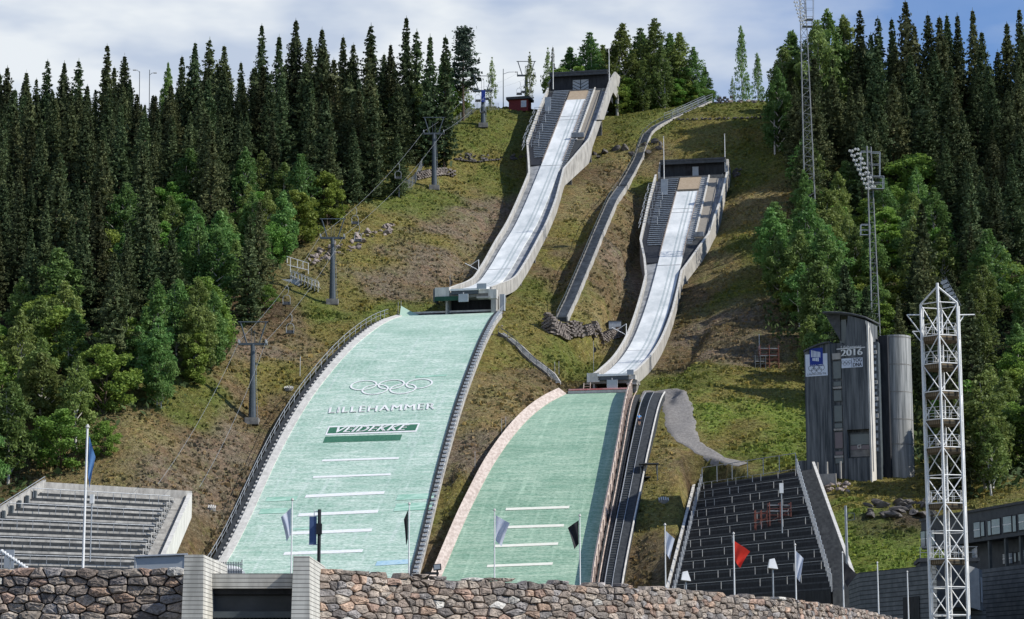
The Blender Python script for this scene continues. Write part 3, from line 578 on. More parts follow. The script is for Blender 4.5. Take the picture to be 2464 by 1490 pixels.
mb=MB(); mb.obox(P3(C2,327.9,(a+b_)/2,zp(LA2,327)-.1),(CT*(b_-a),-ST*(b_-a),0),(.08,.3,0),(0,0,.3)); mb.build('top_beam',M['blackf'],sm)
# twin track staircase right of the small slope
tr=thing('service_stair','dark rubber covered stair strip with pale edge lines, right of the small green slope','stairs',P3(C2,290,11,zp(LA2,290)))
def trk(D): return interp([(250,1.6),(275,1.7),(300,1.9),(327,2.5)],D)
def trw(D): return interp([(250,1.9),(290,2.3),(327,2.8)],D)
zt=lambda D:.1
DD2=list(np.arange(252,326.1,1.5))
h=lambda t:(lambda D:oR2(D)+trk(D)+trw(D)*t)
mb=MB(); mb.band(slope_pts(C2,LA2,DD2,h(0),-2),slope_pts(C2,LA2,DD2,h(0),.1),slope_pts(C2,LA2,DD2,h(1),.1),slope_pts(C2,LA2,DD2,h(1),-2)); mb.build('stair_base',M['dark'],tr)
for t,r in((-.02,.07),(.42,.05),(1.0,.12)):
    mb=MB(); mb.line(slope_pts(C2,LA2,DD2,h(t),.22),r); mb.build('edge_rail',M['concl'] if t==1.0 else M['steel'],tr)
mb=MB()
for D in np.arange(253,326,.5): mb.obox(P3(C2,D,oR2(D)+trk(D)+trw(D)*.2,zp(LA2,D)+.15),(CT*trw(D)*.36,-ST*trw(D)*.36,0),(0,.16,0),(0,0,.1))
mb.build('stair_tread',M['steeld'],tr)

# --- inruns
def inrun(c,prof,name,label,wl,wr,RL,RR,Dt,Dhouse,planks,cat='ski jump inrun'):
    root=thing('inrun',label,cat,P3(c,Dt,0,zp(prof,Dt)-4))
    top=Dhouse; Ds=list(np.arange(Dt,top+.01,1.)); f=lambda a:(lambda D:a)
    Dp=planks
    Dw=[d for d in Ds if d<=Dp]
    mb=MB(); mb.band(slope_pts(c,prof,Dw,wl,-.4),slope_pts(c,prof,Dw,wl,0),slope_pts(c,prof,Dw,wr,0),slope_pts(c,prof,Dw,wr,-.4)); mb.build('track',M['track'],root)
    Dq=[d for d in Ds if d>=Dp]
    mb=MB(); mb.band(slope_pts(c,prof,Dq,wl,-.4),slope_pts(c,prof,Dq,wl,-.05),slope_pts(c,prof,Dq,wr,-.05),slope_pts(c,prof,Dq,wr,-.4)); mb.build('start_planks',M['plank'],root)
    mid=(wl+wr)/2
    for o,w in((mid+.25,.07),(mid+.42,.07),(mid+.95,.07),(mid+1.12,.07)):
        mb=MB(); mb.strip(slope_pts(c,prof,Dw,o-w/2,.012),slope_pts(c,prof,Dw,o+w/2,.012),True); mb.build('track_groove',M['groove'],root)
    mb=MB()
    for D in (Dp-8,Dp-9.6,Dp-30,Dt+27): mb.strip([P3(c,D,wl,zp(prof,D)+.014),P3(c,D,wr,zp(prof,D)+.014)],[P3(c,D+.22,wl,zp(prof,D+.22)+.014),P3(c,D+.22,wr,zp(prof,D+.22)+.014)])
    mb.build('cross_joint',M['gutter'],root)
    # floor of the trough either side
    RLf=lambda D:interp(RL,D); RRf=lambda D:interp(RR,D)
    mb=MB(); mb.band(slope_pts(c,prof,Ds,lambda D:RLf(D),-1.1),slope_pts(c,prof,Ds,lambda D:RLf(D),-.55),slope_pts(c,prof,Ds,wl+.001,-.30),slope_pts(c,prof,Ds,wl+.001,-1.1)); mb.build('gutter',M['gutter'],root)
    mb=MB(); mb.band(slope_pts(c,prof,Ds,wr-.001,-1.1),slope_pts(c,prof,Ds,wr-.001,-.30),slope_pts(c,prof,Ds,lambda D:RRf(D),-.55),slope_pts(c,prof,Ds,lambda D:RRf(D),-1.1)); mb.build('gutter',M['gutter'],root)
    # concrete side walls with a lighter coping
    for R,s in((RLf,-1),(RRf,1)):
        A=[];B=[];Cc=[];Dd=[]
        for D in Ds:
            o=R(D); z=zp(prof,D); q=P3(c,D,o,z); gz=H(q.x,q.y)-.6; hh=interp([(Dt,.25),(Dt+8,.6),(Dt+30,.75),(top,.75)],D)
            zb=min(gz,z-1.) if s<0 else z-interp([(Dt,1.6),(Dt+20,1.7),(Dt+52,1.7),(Dt+72,2.6),(Dt+86,4.2),(Dt+90,2.6),(top,2.2)],D)
            A.append(P3(c,D,o,z+hh));B.append(P3(c,D,o+s*.28,z+hh));Cc.append(P3(c,D,o+s*.28,zb));Dd.append(P3(c,D,o,zb))
        mb=MB(); mb.band(A,B,Cc,Dd); mb.build('side_wall',M['conc'],root)
        mb=MB(); up=Vector((0,0,.07)); sh=Vector((CT*.06*s,-ST*.06*s,0)); mb.band([p-sh+up for p in A],[p+sh+up for p in B],[p+sh+up*.05 for p in B],[p-sh+up*.05 for p in A]); mb.build('coping',M['concl'],root)
    # cross walls carrying the trough
    mb=MB()
    for D in np.arange(Dt+14,top-4,13):
        a,b_=RLf(D)+.3,RRf(D)-.3; z=zp(prof,D)-1.1; q=P3(c,D,0,0); zb=H(q.x,q.y)-1
        if z-zb>.3: mb.obox(P3(c,D,(a+b_)/2,(z+zb)/2),(CT*(b_-a),-ST*(b_-a),0),(.08,.4,0),(0,0,z-zb))
    if mb.v: mb.build_each('support_wall',M['concd'],root)
    return root,RLf,RRf
def stairs(c,prof,root,D0,D1,oa,ob,step,m,name='staircase',dz=.08,dp=.22):
    mb=MB(); D=D0
    while D<D1:
        a=oa(D) if callable(oa) else oa; b_=ob(D) if callable(ob) else ob
        mb.obox(P3(c,D,(a+b_)/2,zp(prof,D)+dz),(CT*(b_-a),-ST*(b_-a),0),(ST*dp,CT*dp,0),(0,0,.17)); D+=step
    mb.build_each(name,m,root)
def strip_floor(c,prof,root,D0,D1,oa,ob,dz,m,name,th=.3):
    Ds=list(np.arange(D0,D1+.01,1.)); A=oa if callable(oa) else (lambda D:oa); B=ob if callable(ob) else (lambda D:ob)
    mb=MB(); mb.band(slope_pts(c,prof,Ds,A,dz-th),slope_pts(c,prof,Ds,A,dz),slope_pts(c,prof,Ds,B,dz),slope_pts(c,prof,Ds,B,dz-th)); return mb.build(name,m,root)
RL1=[(357,-2.9),(378,-2.9),(402,-3.3),(430,-3.45),(434,-4.3),(444,-6.6),(458,-6.9),(471,-6.8)]
RR1=[(357,4.2),(373,4.3),(395,4.4),(418,3.9),(431,3.1),(443.6,6.1),(475,6.4)]
in1,RL1f,RR1f=inrun(C1,IN1,'','taller white ski jump inrun between concrete side walls, running up to the hilltop start house','x' and -2.0,2.1,RL1,RR1,357,469,464)
strip_floor(C1,IN1,in1,435,469,lambda D:RL1f(D)+.3,-2.15,-.12,M['black'],'stair_base')
stairs(C1,IN1,in1,438,469,lambda D:max(RL1f(D)+1.1,-5.6),-2.3,.8,M['stair'])
stairs(C1,IN1,in1,433,469,2.2,3.15,.8,M['stair'],'comb_stair',.12)
strip_floor(C1,IN1,in1,445,469,3.25,3.55,.25,M['concl'],'stair_stringer')
strip_floor(C1,IN1,in1,445,468,3.56,4.9,.0,M['walk'],'walkway')
strip_floor(C1,IN1,in1,434,445,2.2,lambda D:RR1f(D)-.1,-.3,M['dark'],'stair_base')
mb=MB(); 
mb.obox(P3(C1,445.5,3.6,zp(IN1,445.5)+.75),(CT*2.6,-ST*2.6,0),(.1,.6,0),(0,0,1.0)); mb.build('grey_box',M['gutter'],in1)
mb=MB(); mb.line(slope_pts(C1,IN1,list(np.arange(447,469,2.)),5.5,.9),.05); mb.build('handrail',M['steeld'],in1)
RL2=[(328,-2.4),(345,-2.3),(368,-2.5),(390,-2.9),(396,-4.0),(403,-5.7),(420,-6.3),(437,-6.4)]
RR2=[(328,3.2),(375,3.4),(391,3.1),(404,6.6),(419,7.5),(437,7.7)]
in2,RL2f,RR2f=inrun(C2,IN2,'','lower white ski jump inrun between concrete side walls, leading to the smaller green slope',-1.6,2.6,RL2,RR2,329,430,424.5)
strip_floor(C2,IN2,in2,396,430,lambda D:RL2f(D)+.3,-1.75,-.12,M['black'],'stair_base')
stairs(C2,IN2,in2,402,430,lambda D:max(RL2f(D)+1.1,-5.2),-1.9,.8,M['stair'])
stairs(C2,IN2,in2,402,430,2.7,3.9,.8,M['stair'],'comb_stair',.12)
strip_floor(C2,IN2,in2,404,430,4.0,4.3,.25,M['concl'],'stair_stringer')
strip_floor(C2,IN2,in2,404,429,4.31,6.0,.0,M['walk'],'walkway')
strip_floor(C2,IN2,in2,392,404,2.7,lambda D:RR2f(D)-.1,-.3,M['dark'],'stair_base')
mb=MB(); mb.obox(P3(C2,404,4.9,zp(IN2,404)+.7),(CT*1.9,-ST*1.9,0),(.1,.5,0),(0,0,.9)); mb.build('grey_box',M['gutter'],in2)
mb=MB(); mb.line(slope_pts(C2,IN2,list(np.arange(405,430,2.)),6.9,.9),.05); mb.build('handrail',M['steeld'],in2)
# comb teeth each side of the tracks
for c,prof,root,o0,o1,D0,D1 in((C1,IN1,in1,-2.05,2.15,436,463),(C2,IN2,in2,-1.65,2.65,398,424)):
    mb=MB()
    for D in np.arange(D0,D1,.62):
        for o in(o0,o1): mb.obox(P3(c,D,o,zp(prof,D)+.14),(.16,0,0),(0,.26,.0),(0,0,.34))
    mb.build_each('edge_tooth',M['wood'],root)
# coach railings on the left of each stair, wind screen board
def gates(c,prof,root,Ds,RLf,w):
    for D in Ds:
        mb=MB(); o0=RLf(D)-.8; z=zp(prof,D); A=P3(c,D,o0,z+.4);B=P3(c,D,o0+w,z+.4)
        for h_ in(.5,1.0,1.5): mb.tube(A+Vector((0,0,h_)),B+Vector((0,0,h_)),.045,5)
        for t in(0,.5,1): p=A.lerp(B,t); mb.tube(p,p+Vector((0,0,1.5)),.045,5)
        C_=P3(c,D-2.6,o0,zp(prof,D-2.6)+.4); 
        for h_ in(.6,1.4): mb.tube(A+Vector((0,0,h_)),C_+Vector((0,0,h_)),.04,5)
        mb.build('coach_gate',M['steel'],root)
gates(C1,IN1,in1,[457,453,449,445.5,442],RL1f,3.0); gates(C2,IN2,in2,[424,420,416.5,413,409.5],RL2f,3.2)
for c,prof,root,D,o in((C1,IN1,in1,459,-5.2),(C2,IN2,in2,423,-3.9)):
    mb=MB(); mb.obox(P3(c,D,o,zp(prof,D)+1.6),(CT*1.3,-ST*1.3,0),(.03,.2,0),(0,0,3.0)); mb.build('screen_board',M['greypanel'],root)
# start houses
def start_house(root_label,c,prof,Df,oL,oR,h,depth,doorkind,group=None):
    z=zp(prof,Df); root=thing('start_house',root_label,'building',P3(c,Df+depth/2,0,z-1)); w=oR-oL; mid=(oL+oR)/2
    ex=Vector((CT,-ST,0)); ey=Vector((ST,CT,0)); O=P3(c,Df,0,z)
    def B(mb,a0,a1,b0,b1,c0,c1): mb.obox(O+ex*((a0+a1)/2)+ey*((b0+b1)/2)+Vector((0,0,(c0+c1)/2)),ex*(a1-a0),ey*(b1-b0),Vector((0,0,c1-c0)))
    mb=MB(); B(mb,oL,oR,1.2,depth,-1.5,h-.35); mb.build('wall',M['black'],root)
    mb=MB(); B(mb,oL-.1,oR+.1,-.1,depth+.2,h-.34,h); B(mb,oL,oR,0,.4,h-.95,h-.36); mb.build('roof',M['roofd'],root)
    fl=MB(); B(fl,oL,oR,-.3,1.19,-1.2,.05); fl.build('floor',M['concd'],root)
    if doorkind==1:
        d=MB(); B(d,-1.75,2.0,1.12,1.195,.0,2.7); do=d.build('door',M['blackf'],root)
        for s,(a0,a1) in((1,(-1.65,.0)),(-1,(.2,1.85))):
            p=MB(); B(p,a0,a1,1.06,1.115,.05,2.6); po=p.build('door_leaf',M['greypanel'],do)
        st=MB()
        for k in range(5):
            zz=2.45-k*.75
            for x0,x1,zz0,zz1 in((-1.65,0,zz,zz-.9),(1.85,.2,zz,zz-.9)):
                if zz1<.02:
                    t=(zz0-.05)/(zz0-zz1); 
                    if zz0<.1: continue
                    x1=x0+(x1-x0)*t; zz1=.05
                a=O+ex*x0+ey*1.03+Vector((0,0,zz0)); b_=O+ex*x1+ey*1.03+Vector((0,0,zz1)); st.tube(a,b_,.07,4)
        st.build('door_stripe',M['blackf'],do)
    else:
        d=MB(); B(d,-.7,3.0,1.14,1.195,-.1,2.5); do=d.build('door',M['blackf'],root)
        p=MB(); B(p,.7,1.9,1.06,1.135,-.1,2.2); p.build('door_leaf',M['greypanel'],do)
    return root,O,ex,ey
h1,O1,ex1,ey1=start_house('dark timber start house with chevron door on top of the taller inrun','x' and C1,IN1,468.6,-6.6,6.2,4.3,7.5,1)
# right flank of the upper house: pierced concrete fin
fin=[(1800,540),(1915,670),(1935,1500),(1840,1500),(1830,1080),(1745,950),(1700,1060),(1560,1500),(1440,1500),(1700,700)]
fp=[pl(C1,6.45,(1280+a/8.2133)*.9856,(110+b/8.2133)*.9856) for a,b in fin]
fp=[(D,(z if b<1490 else (H(P3(C1,D,6.45,0).x,P3(C1,D,6.45,0).y)-.5 if D>466 else z))) for (D,z),(a,b) in zip(fp,fin)]
mb=MB()
upper=[fp[0],fp[1],fp[4],fp[5],fp[9]]; leg=[fp[1],fp[2],fp[3],fp[4]]; low=[fp[9],fp[5],fp[6],fp[7],fp[8]]
for poly in(upper,leg,low): mb.prism([P3(C1,D,6.45,z) for D,z in poly],(CT*.4,-ST*.4,0))
mb.build('concrete_fin',M['conc'],h1)
mb=MB(); mb.prism([P3(C1,D,-7.2,z) for D,z in upper],(CT*.4,-ST*.4,0)); mb.build('concrete_fin',M['conc'],h1)
mb=MB(); Dm=(fp[3][0]+fp[2][0])/2; q=P3(C1,Dm,0,0); zb=H(q.x,q.y)-1; zt_=zp(IN1,466)-1.2
mb.obox(P3(C1,471,0,(zb+zt_)/2),(CT*12.6,-ST*12.6,0),(.1,3.0,0),(0,0,zt_-zb)); mb.build('substructure',M['black'],h1)
h2,O2,ex2,ey2=start_house('low black start house with grey doorway at the top of the lower inrun',C2,IN2,430.2,-5.6,7.3,3.6,6,2)
fin2=[(490,1065),(515,1100),(517,1140),(480,1220),(470,1190),(470,1120)]
fp2=[pl(C2,7.45,(1600+a/2.7378)*.9856,(b/2.7378)*.9856) for a,b in fin2]
mb=MB(); zH=zp(IN2,430.2)
side=[(430,zH+.9),(432.5,zH+3.75),(436,zH+2.6),(436,zH-.6),(433.5,zH-3.2),(430,zH-2.3)]
mb.prism([P3(C2,D,7.4,z) for D,z in side],(CT*.4,-ST*.4,0)); mb.build('concrete_fin',M['conc'],h2)
mb=MB(); mb.prism([P3(C2,D,-6.1,z) for D,z in side],(CT*.4,-ST*.4,0)); mb.build('concrete_fin',M['conc'],h2)
q=P3(C2,434,0,0); mb=MB(); mb.obox(P3(C2,434,1,zH-3.5),(CT*12,-ST*12,0),(.1,3,0),(0,0,5)); mb.build('substructure',M['black'],h2)
# --- take-off ends
def takeoff(root,c,prof,D,oL,oR,wl,wr,hgap,lab):
    ex=Vector((CT,-ST,0)); ey=Vector((ST,CT,0)); z=zp(prof,D); O=P3(c,D,0,z)
    def B(name,m,a0,a1,b0,b1,c0,c1):
        mb=MB(); mb.obox(O+ex*((a0+a1)/2)+ey*((b0+b1)/2)+Vector((0,0,(c0+c1)/2)),ex*(a1-a0),ey*(b1-b0),Vector((0,0,c1-c0))); return mb.build(name,m,root)
    B('table_lip',M['white'],wl-.6,wr+.3,-1.0,.0,-.34,-.02)
    B('table_fascia',M['steeld'],wl-.5,wr,-.9,.6,-.95,-.345)
    B('table_slab',M['concd'],oL,oR,-.6,3.,-1.4,-.96)
    sc=B('lamp_board',M['greypanel'],(wl+wr)/2-.7-.4,(wl+wr)/2+.7-.2,-1.5,-1.3,-2.3,-1.0)
    B('lamp_arm',M['steel'],(wl+wr)/2-.4,(wl+wr)/2-.3,-1.45,-.9,-1.0,-.7)
    B('camera_box',M['concl'],wr+.1,oR-.2,-.8,.5,-.9,-.2)
    B('camera_shelf',M['conc'],wr-.2,oR,-1.0,.5,-1.7,-1.42)
    B('back_wall',M['black'],oL+.6,oR-.4,2.5,2.9,-hgap-1,-1.41)  # concrete recess wall, its shade put into the black colour
    return O,ex,ey
O,ex,ey=takeoff(in1,C1,IN1,357.5,-4.4,4.4,-1.7,2.3,4.6,'')
def BX(root,O,ex,ey,name,m,a0,a1,b0,b1,c0,c1):
    mb=MB(); mb.obox(O+ex*((a0+a1)/2)+ey*((b0+b1)/2)+Vector((0,0,(c0+c1)/2)),ex*(a1-a0),ey*(b1-b0),Vector((0,0,c1-c0))); return mb.build(name,m,root)
BX(in1,O,ex,ey,'white_panel',M['concl'],-4.9,-2.5,-.9,3,-1.35,.3); BX(in1,O,ex,ey,'green_net',M['greend'],-4.9,-.5,-1.05,-.95,-1.95,-1.25); BX(in1,O,ex,ey,'panel_end',M['steeld'],-5.2,-4.92,-.9,2,-2.0,.1)
BX(in1,O,ex,ey,'judge_screen',M['greypanel'],2.2,3.8,-1.3,-1.2,-.25,.65)
BX(in1,O,ex,ey,'concrete_pier',M['conc'],4.45,5.3,-.7,3.,-5.6,-.3)
BX(in1,O,ex,ey,'pier_box',M['greypanel'],5.6,6.4,.6,1.4,-3.6,-.9); BX(in1,O,ex,ey,'camera_stand',M['concl'],4.0,5.4,-.9,.2,-1.8,-.3)
O,ex,ey=takeoff(in2,C2,IN2,329.5,-3.6,4.0,-1.3,2.7,3.0,'')
BX(in2,O,ex,ey,'white_panel',M['concl'],-3.5,-1.6,-.9,3,-1.2,.2); BX(in2,O,ex,ey,'judge_screen',M['greypanel'],2.6,3.6,-1.2,-1.1,-.25,.5); BX(in2,O,ex,ey,'pier',M['concd'],3.4,3.9,-.4,2,-4,-.9)
mb=MB(); 
for s in(-3.9,-2.9): mb.tube(O+ex*s-ey*1.2+Vector((0,0,-1.3)),O+ex*(s-.1)-ey*1.6+Vector((0,0,-3.7)),.09,4)
for k in range(6): zz=-1.5-k*.38; mb.tube(O+ex*-3.9-ey*(1.25+k*.05)+Vector((0,0,zz)),O+ex*-2.9-ey*(1.25+k*.05)+Vector((0,0,zz)),.05,4)
mb.build('ladder',M['wood'],in2)
# white triangular wind bracket left of each run
for root,c,prof,D,o in((in1,C1,IN1,382,-3.2),(in2,C2,IN2,364,-2.8)):
    mb=MB(); a=P3(c,D,o,zp(prof,D)+.6); b_=a+Vector((0,0,1.9)); d=a+Vector((-2.4,.2,1.3)); mb.tube(a,b_,.07,5);mb.tube(a,d,.07,5);mb.tube(b_,d.lerp(a,.35),.05,5); mb.build('wind_bracket',M['white'],root)
# slim flagpoles flanking each start house
def pole(px,py0,D,py1,label,h=None,r=.09,m='white',name='flagpole',cat='flagpole',grp=None):
    a=W(px,py1,D);b_=W(px,py0,D); b_.x=a.x; root=thing(name,label,cat,a,grp); mb=MB(); mb.tube(a,b_,r,8,r*.6); mb.build('pole',M[m],root); mb=MB(); mb.obox(b_+Vector((0,0,.06)),(r*2.4,0,0),(0,r*2.4,0),(0,0,r*2)); mb.build('pole_cap',M['concl'],root); return root
pole(1331,124,469,215,'thin white flagpole left of the dark start house on the hilltop',grp='flagpoles beside the start houses')
pole(1466,118,468,200,'thin white flagpole at the right corner of the dark hilltop start house',grp='flagpoles beside the start houses')
pole(1598,330,430,436,'thin white flagpole left of the lower black start house',grp='flagpoles beside the start houses')
pole(1745,324,429,414,'thin white flagpole at the right corner of the lower black start house',grp='flagpoles beside the start houses')
tag(drape('gravel_path',[(1545,949,2.0),(1585,953,2.2),(1612,960,3.4),(1629,975,4.2),(1635,1005,4.3),(1641,1035,4.0),(1656,1062,3.1),(1690,1086,2.3),(1735,1106,2.0),(1790,1120,1.8)],M['gravel'],.14),kind='structure')
# ---------------- grandstands ----------------
def lerp(a,b,t): return a*(1-t)+b*t
def stand(BL,BR,TL,TR,rows,label,m_step,m_bench,m_wall,frac_r,bench_h,back_h):
    root=thing('grandstand',label,'grandstand',(BL+BR)*.5)
    L0,R0=Vector(BL),Vector(BR); L1,R1=Vector(TL),Vector(TR); zb=(L0.z+R0.z)/2; zt=(L1.z+R1.z)/2
    L0.z=R0.z=zb; L1.z=R1.z=zt
    mb=MB(); be=MB(); ed=MB(); info=[]
    for i in range(rows):
        a0=lerp(L0,L1,i/rows); b0=lerp(R0,R1,i/rows); a1=lerp(L0,L1,(i+1)/rows); b1=lerp(R0,R1,(i+1)/rows)
        z1=a1.z; a1=Vector((a1.x,a1.y,a0.z)); b1=Vector((b1.x,b1.y,b0.z)); 
        lo=Vector((0,0,-1.2)); rz=(zt-zb)/rows
        mb.prism([a0+lo,b0+lo,b0+Vector((0,0,rz*.35)),a0+Vector((0,0,rz*.35))],(a1-a0)*1.0)
        bb=lerp(a0,a1,.35); bc=lerp(b0,b1,.35); t_=Vector((0,0,rz*.42)); q=(a1-a0).normalized()*.42
        be.band([bb+t_,bc+t_],[bb+t_+Vector((0,0,bench_h)),bc+t_+Vector((0,0,bench_h))],[bb+t_+q+Vector((0,0,bench_h)),bc+t_+q+Vector((0,0,bench_h))],[bb+t_+q,bc+t_+q])
        info.append((a0,b0,a1,b1))
    mb.build('terrace_steps',m_step,root); be.build('bench',m_bench,root)
    return root,info,(L0,R0,L1,R1)
# left, sunlit
ls,info,(L0,R0,L1,R1)=stand(BLl,BRl,TLl,TRl,15,'light grey concrete grandstand left of the big green slope, facing the sun','m' and M['dark'],M['conc'],M['conc'],.0,.27,1)  # concrete steps coloured dark for the shade in the gaps under the benches
n0=(R1-R0).cross(Vector((0,0,1))).normalized()
def wallseg(root,name,m,pts,th,zlo,zhi):
    for a,b_ in zip(pts[:-1],pts[1:]):
        pass
    A=[p+Vector((0,0,zlo)) for p in pts];B=[p+Vector((0,0,zhi)) for p in pts]; d=(pts[-1]-pts[0]); d.z=0; s=Vector((d.y,-d.x,0)).normalized()*th
    mb=MB(); mb.band(A,B,[p+s for p in B],[p+s for p in A]); return mb.build(name,m,root)
rdir=(R0-L0).normalized(); rdirT=(R1-L1).normalized()
# stairs strip at the right, then the sloping side wall
A0,A1=R0+rdir*.2,R1+rdirT*.2; B0,B1=R0+rdir*2.1,R1+rdirT*1.9
st=MB()
for i in range(46):
    t=i/46; a=lerp(A0,A1,t);b_=lerp(B0,B1,t); q=(A1-A0)/46; st.prism([a+Vector((0,0,-1.5)),b_+Vector((0,0,-1.5)),b_+Vector((0,0,.15)),a+Vector((0,0,.15))],Vector((q.x,q.y,0))*.99)
st.build('side_stairs',M['conc'],ls)
for nm,a,b_,z0,z1 in (('side_wall',B0,B1,-2.5,.75),):
    wallseg(ls,nm,M['concl'],[a+rdir*.05,b_+rdir*.05],.55,z0,z1)
bk=(L1-L0); bk.z=0; bk.normalize()
wallseg(ls,'back_wall',M['conc'],[L1+bk*.4-rdirT*.6,B1+bk*.4+rdirT*.5],-.4,-1.5,1.05)
wallseg(ls,'side_wall',M['conc'],[L0-rdir*.3+Vector((0,0,0)),L1-rdirT*.3+bk*.4],-.4,-2.,1.35)
mb=MB(); mb.line([L0-rdir*.3+Vector((0,0,1.7)),L1-rdirT*.3+Vector((0,0,1.7))],.05); 
for i in range(14): p=lerp(L0-rdir*.3,L1-rdirT*.3,i/13); mb.tube(p+Vector((0,0,1.2)),p+Vector((0,0,1.7)),.03,4)
mb.build('side_rail',M['steel'],ls)
for i in (1,4,7,10,13):
    a0,b0,_,_=info[i]; mb=MB(); up=Vector((0,0,1.15)); off=Vector((0,0,.3))
    mb.tube(a0+off+up,b0+off+up,.05,5)
    n_=11
    for k in range(n_): 
        t=(k+.4*random.random())/n_; p=lerp(a0,b0,t)+off; mb.tube(p,p+up,.04,4)
    mb.build('crush_barrier',M['steel'],ls)
mb=MB()
for i in range(14):
    _,b0,_,b1=info[i]; p=b0-rdir*.1; mb.tube(p,p+Vector((0,0,1.3)),.06,5); mb.tube(p+Vector((0,0,1.2)),p+rdir*.5+Vector((0,0,1.2)),.05,5)
    for k in range(2): mb.obox(p+rdir*(.3+.3*k)+Vector((0,-.1,.45+.3*k)),(.22,0,0),(0,.2,0),(0,0,.2))
mb.build_each('seat_end_frame',M['concl'],ls)
mb=MB()
for i in range(14):
    a0,_,a1,_=info[i]
    if i%1==0: mb.obox(lerp(a0,a1,.3)+Vector((0,0,.75))+rdir*.1,(.35,0,0),(0,.7,0),(0,0,.9))
mb.build_each('end_panel',M['steeld'],ls)
# right, black and facing away from the sun
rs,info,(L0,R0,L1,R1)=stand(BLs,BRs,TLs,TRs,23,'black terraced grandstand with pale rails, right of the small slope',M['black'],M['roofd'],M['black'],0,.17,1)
rdir=(R0-L0).normalized();rdirT=(R1-L1).normalized()
for i in range(1,23,1):
    a0,b0,a1,b1=info[i]; mb=MB(); off=Vector((0,0,.45)); up=Vector((0,0,.85))
    if i%2==1:
        mb.m=1; mb.tube(a0+off+up,b0+off+up,.028,5); mb.m=0; k=.04+.03*(i%3)
        while k<1: p=lerp(a0,b0,k)+off; mb.tube(p,p+up,.05,4); k+=(.17 if int(k*9)%2 else .085)
        mb.build('crush_barrier',[M['concl'],M['steel']],rs)
mb=MB(); mb.line([lerp(L0,L1,t/10)+Vector((0,0,1.0)) for t in range(11)],.04)
for i in range(24):
    p=lerp(L0,L1,i/23)-rdir*.1; mb.tube(p,p+Vector((0,0,1.9)),.07,5)
mb.build('edge_posts',M['steel'],rs)
mb=MB()
for i in range(30):
    p=lerp(R0,R1,i/29)+rdir*.1; mb.tube(p,p+Vector((0,0,1.9)),.07,5)
mb.line([lerp(R0,R1,t/10)+rdir*.1+Vector((0,0,1.5)) for t in range(11)],.04); mb.build('edge_posts',M['steel'],rs)
mb=MB(); a=L1-rdirT*.0+Vector((0,0,0)); 
top0,top1=L1+Vector((0,0,2.2)),R1+Vector((0,0,2.2)); mb.tube(top0,top1,.05,5)
for k in range(7): p=lerp(L1,R1,k/6); mb.tube(p,p+Vector((0,0,2.2)),.06,4)
mb.build('top_rail',M['steel'],rs)
wl=[lerp(L0,L1,t/6)-rdir*2.3 for t in range(7)]
wallseg(rs,'side_wall',M['conc'],wl,.3,-2.5,.3); wallseg(rs,'coping',M['concl'],wl,.34,.302,.4)
strip=MB(); strip.band([p+Vector((0,0,-2.)) for p in wl],[p+Vector((0,0,-.3)) for p in wl],[lerp(L0,L1,t/6)+Vector((0,0,-.1)) for t in range(7)],[lerp(L0,L1,t/6)+Vector((0,0,-2)) for t in range(7)]); strip.build('side_strip',M['black'],rs)
rw0=[lerp(R0,R1,t/6)+rdir*.3 for t in range(7)]; rw1=[lerp(R0,R1,t/6)+rdir*4.3 for t in range(7)]
stt=MB()
for i in range(50):
    t=i/50; a=lerp(R0+rdir*.3,R1+rdirT*.3,t); b_=lerp(R0+rdir*4.2,R1+rdirT*3.5,t); q=(R1-R0)/50; stt.prism([a+Vector((0,0,-2)),b_+Vector((0,0,-2)),b_+Vector((0,0,.1)),a+Vector((0,0,.1))],Vector((q.x,q.y,0))*.99)
stt.build('side_stairs',M['concd'],rs)
rw_=[lerp(R0,R1,t/6)+lerp(rdir*4.1,rdirT*3.4,t/6) for t in range(7)]; wallseg(rs,'side_wall',M['concd'],rw_,.3,-2.5,.7); wallseg(rs,'coping',M['concl'],rw_,.34,.702,.80)

# ---------------- foreground dry stone walls ----------------
def voronoi(sites,bx,nn=14,sx_=1.0):
    P=np.array(sites); out=[]
    for i,p in enumerate(P):
        d=((P-p)**2).sum(1); order=np.argsort(d)[1:nn+1]
        poly=[(bx[0],bx[2]),(bx[1],bx[2]),(bx[1],bx[3]),(bx[0],bx[3])]
        for j in order:
            q=P[j]; mx_=(p+q)/2; n_=q-p; new=[]
            for k in range(len(poly)):
                a=poly[k];b_=poly[(k+1)%len(poly)]; da=(a[0]-mx_[0])*n_[0]+(a[1]-mx_[1])*n_[1]; db=(b_[0]-mx_[0])*n_[0]+(b_[1]-mx_[1])*n_[1]
                if da<=0: new.append(a)
                if da*db<0: t=da/(da-db); new.append((a[0]+(b_[0]-a[0])*t,a[1]+(b_[1]-a[1])*t))
            poly=new
            if len(poly)<3: break
        out.append(poly if len(poly)>=3 else None)
    return out
STONEC=[(.27,.22,.185),(.32,.27,.23),(.21,.185,.165),(.37,.32,.27),(.40,.29,.22),(.30,.26,.225),(.19,.17,.16),(.43,.36,.30),(.35,.25,.20),(.28,.26,.25),(.56,.54,.50),(.25,.21,.18)]
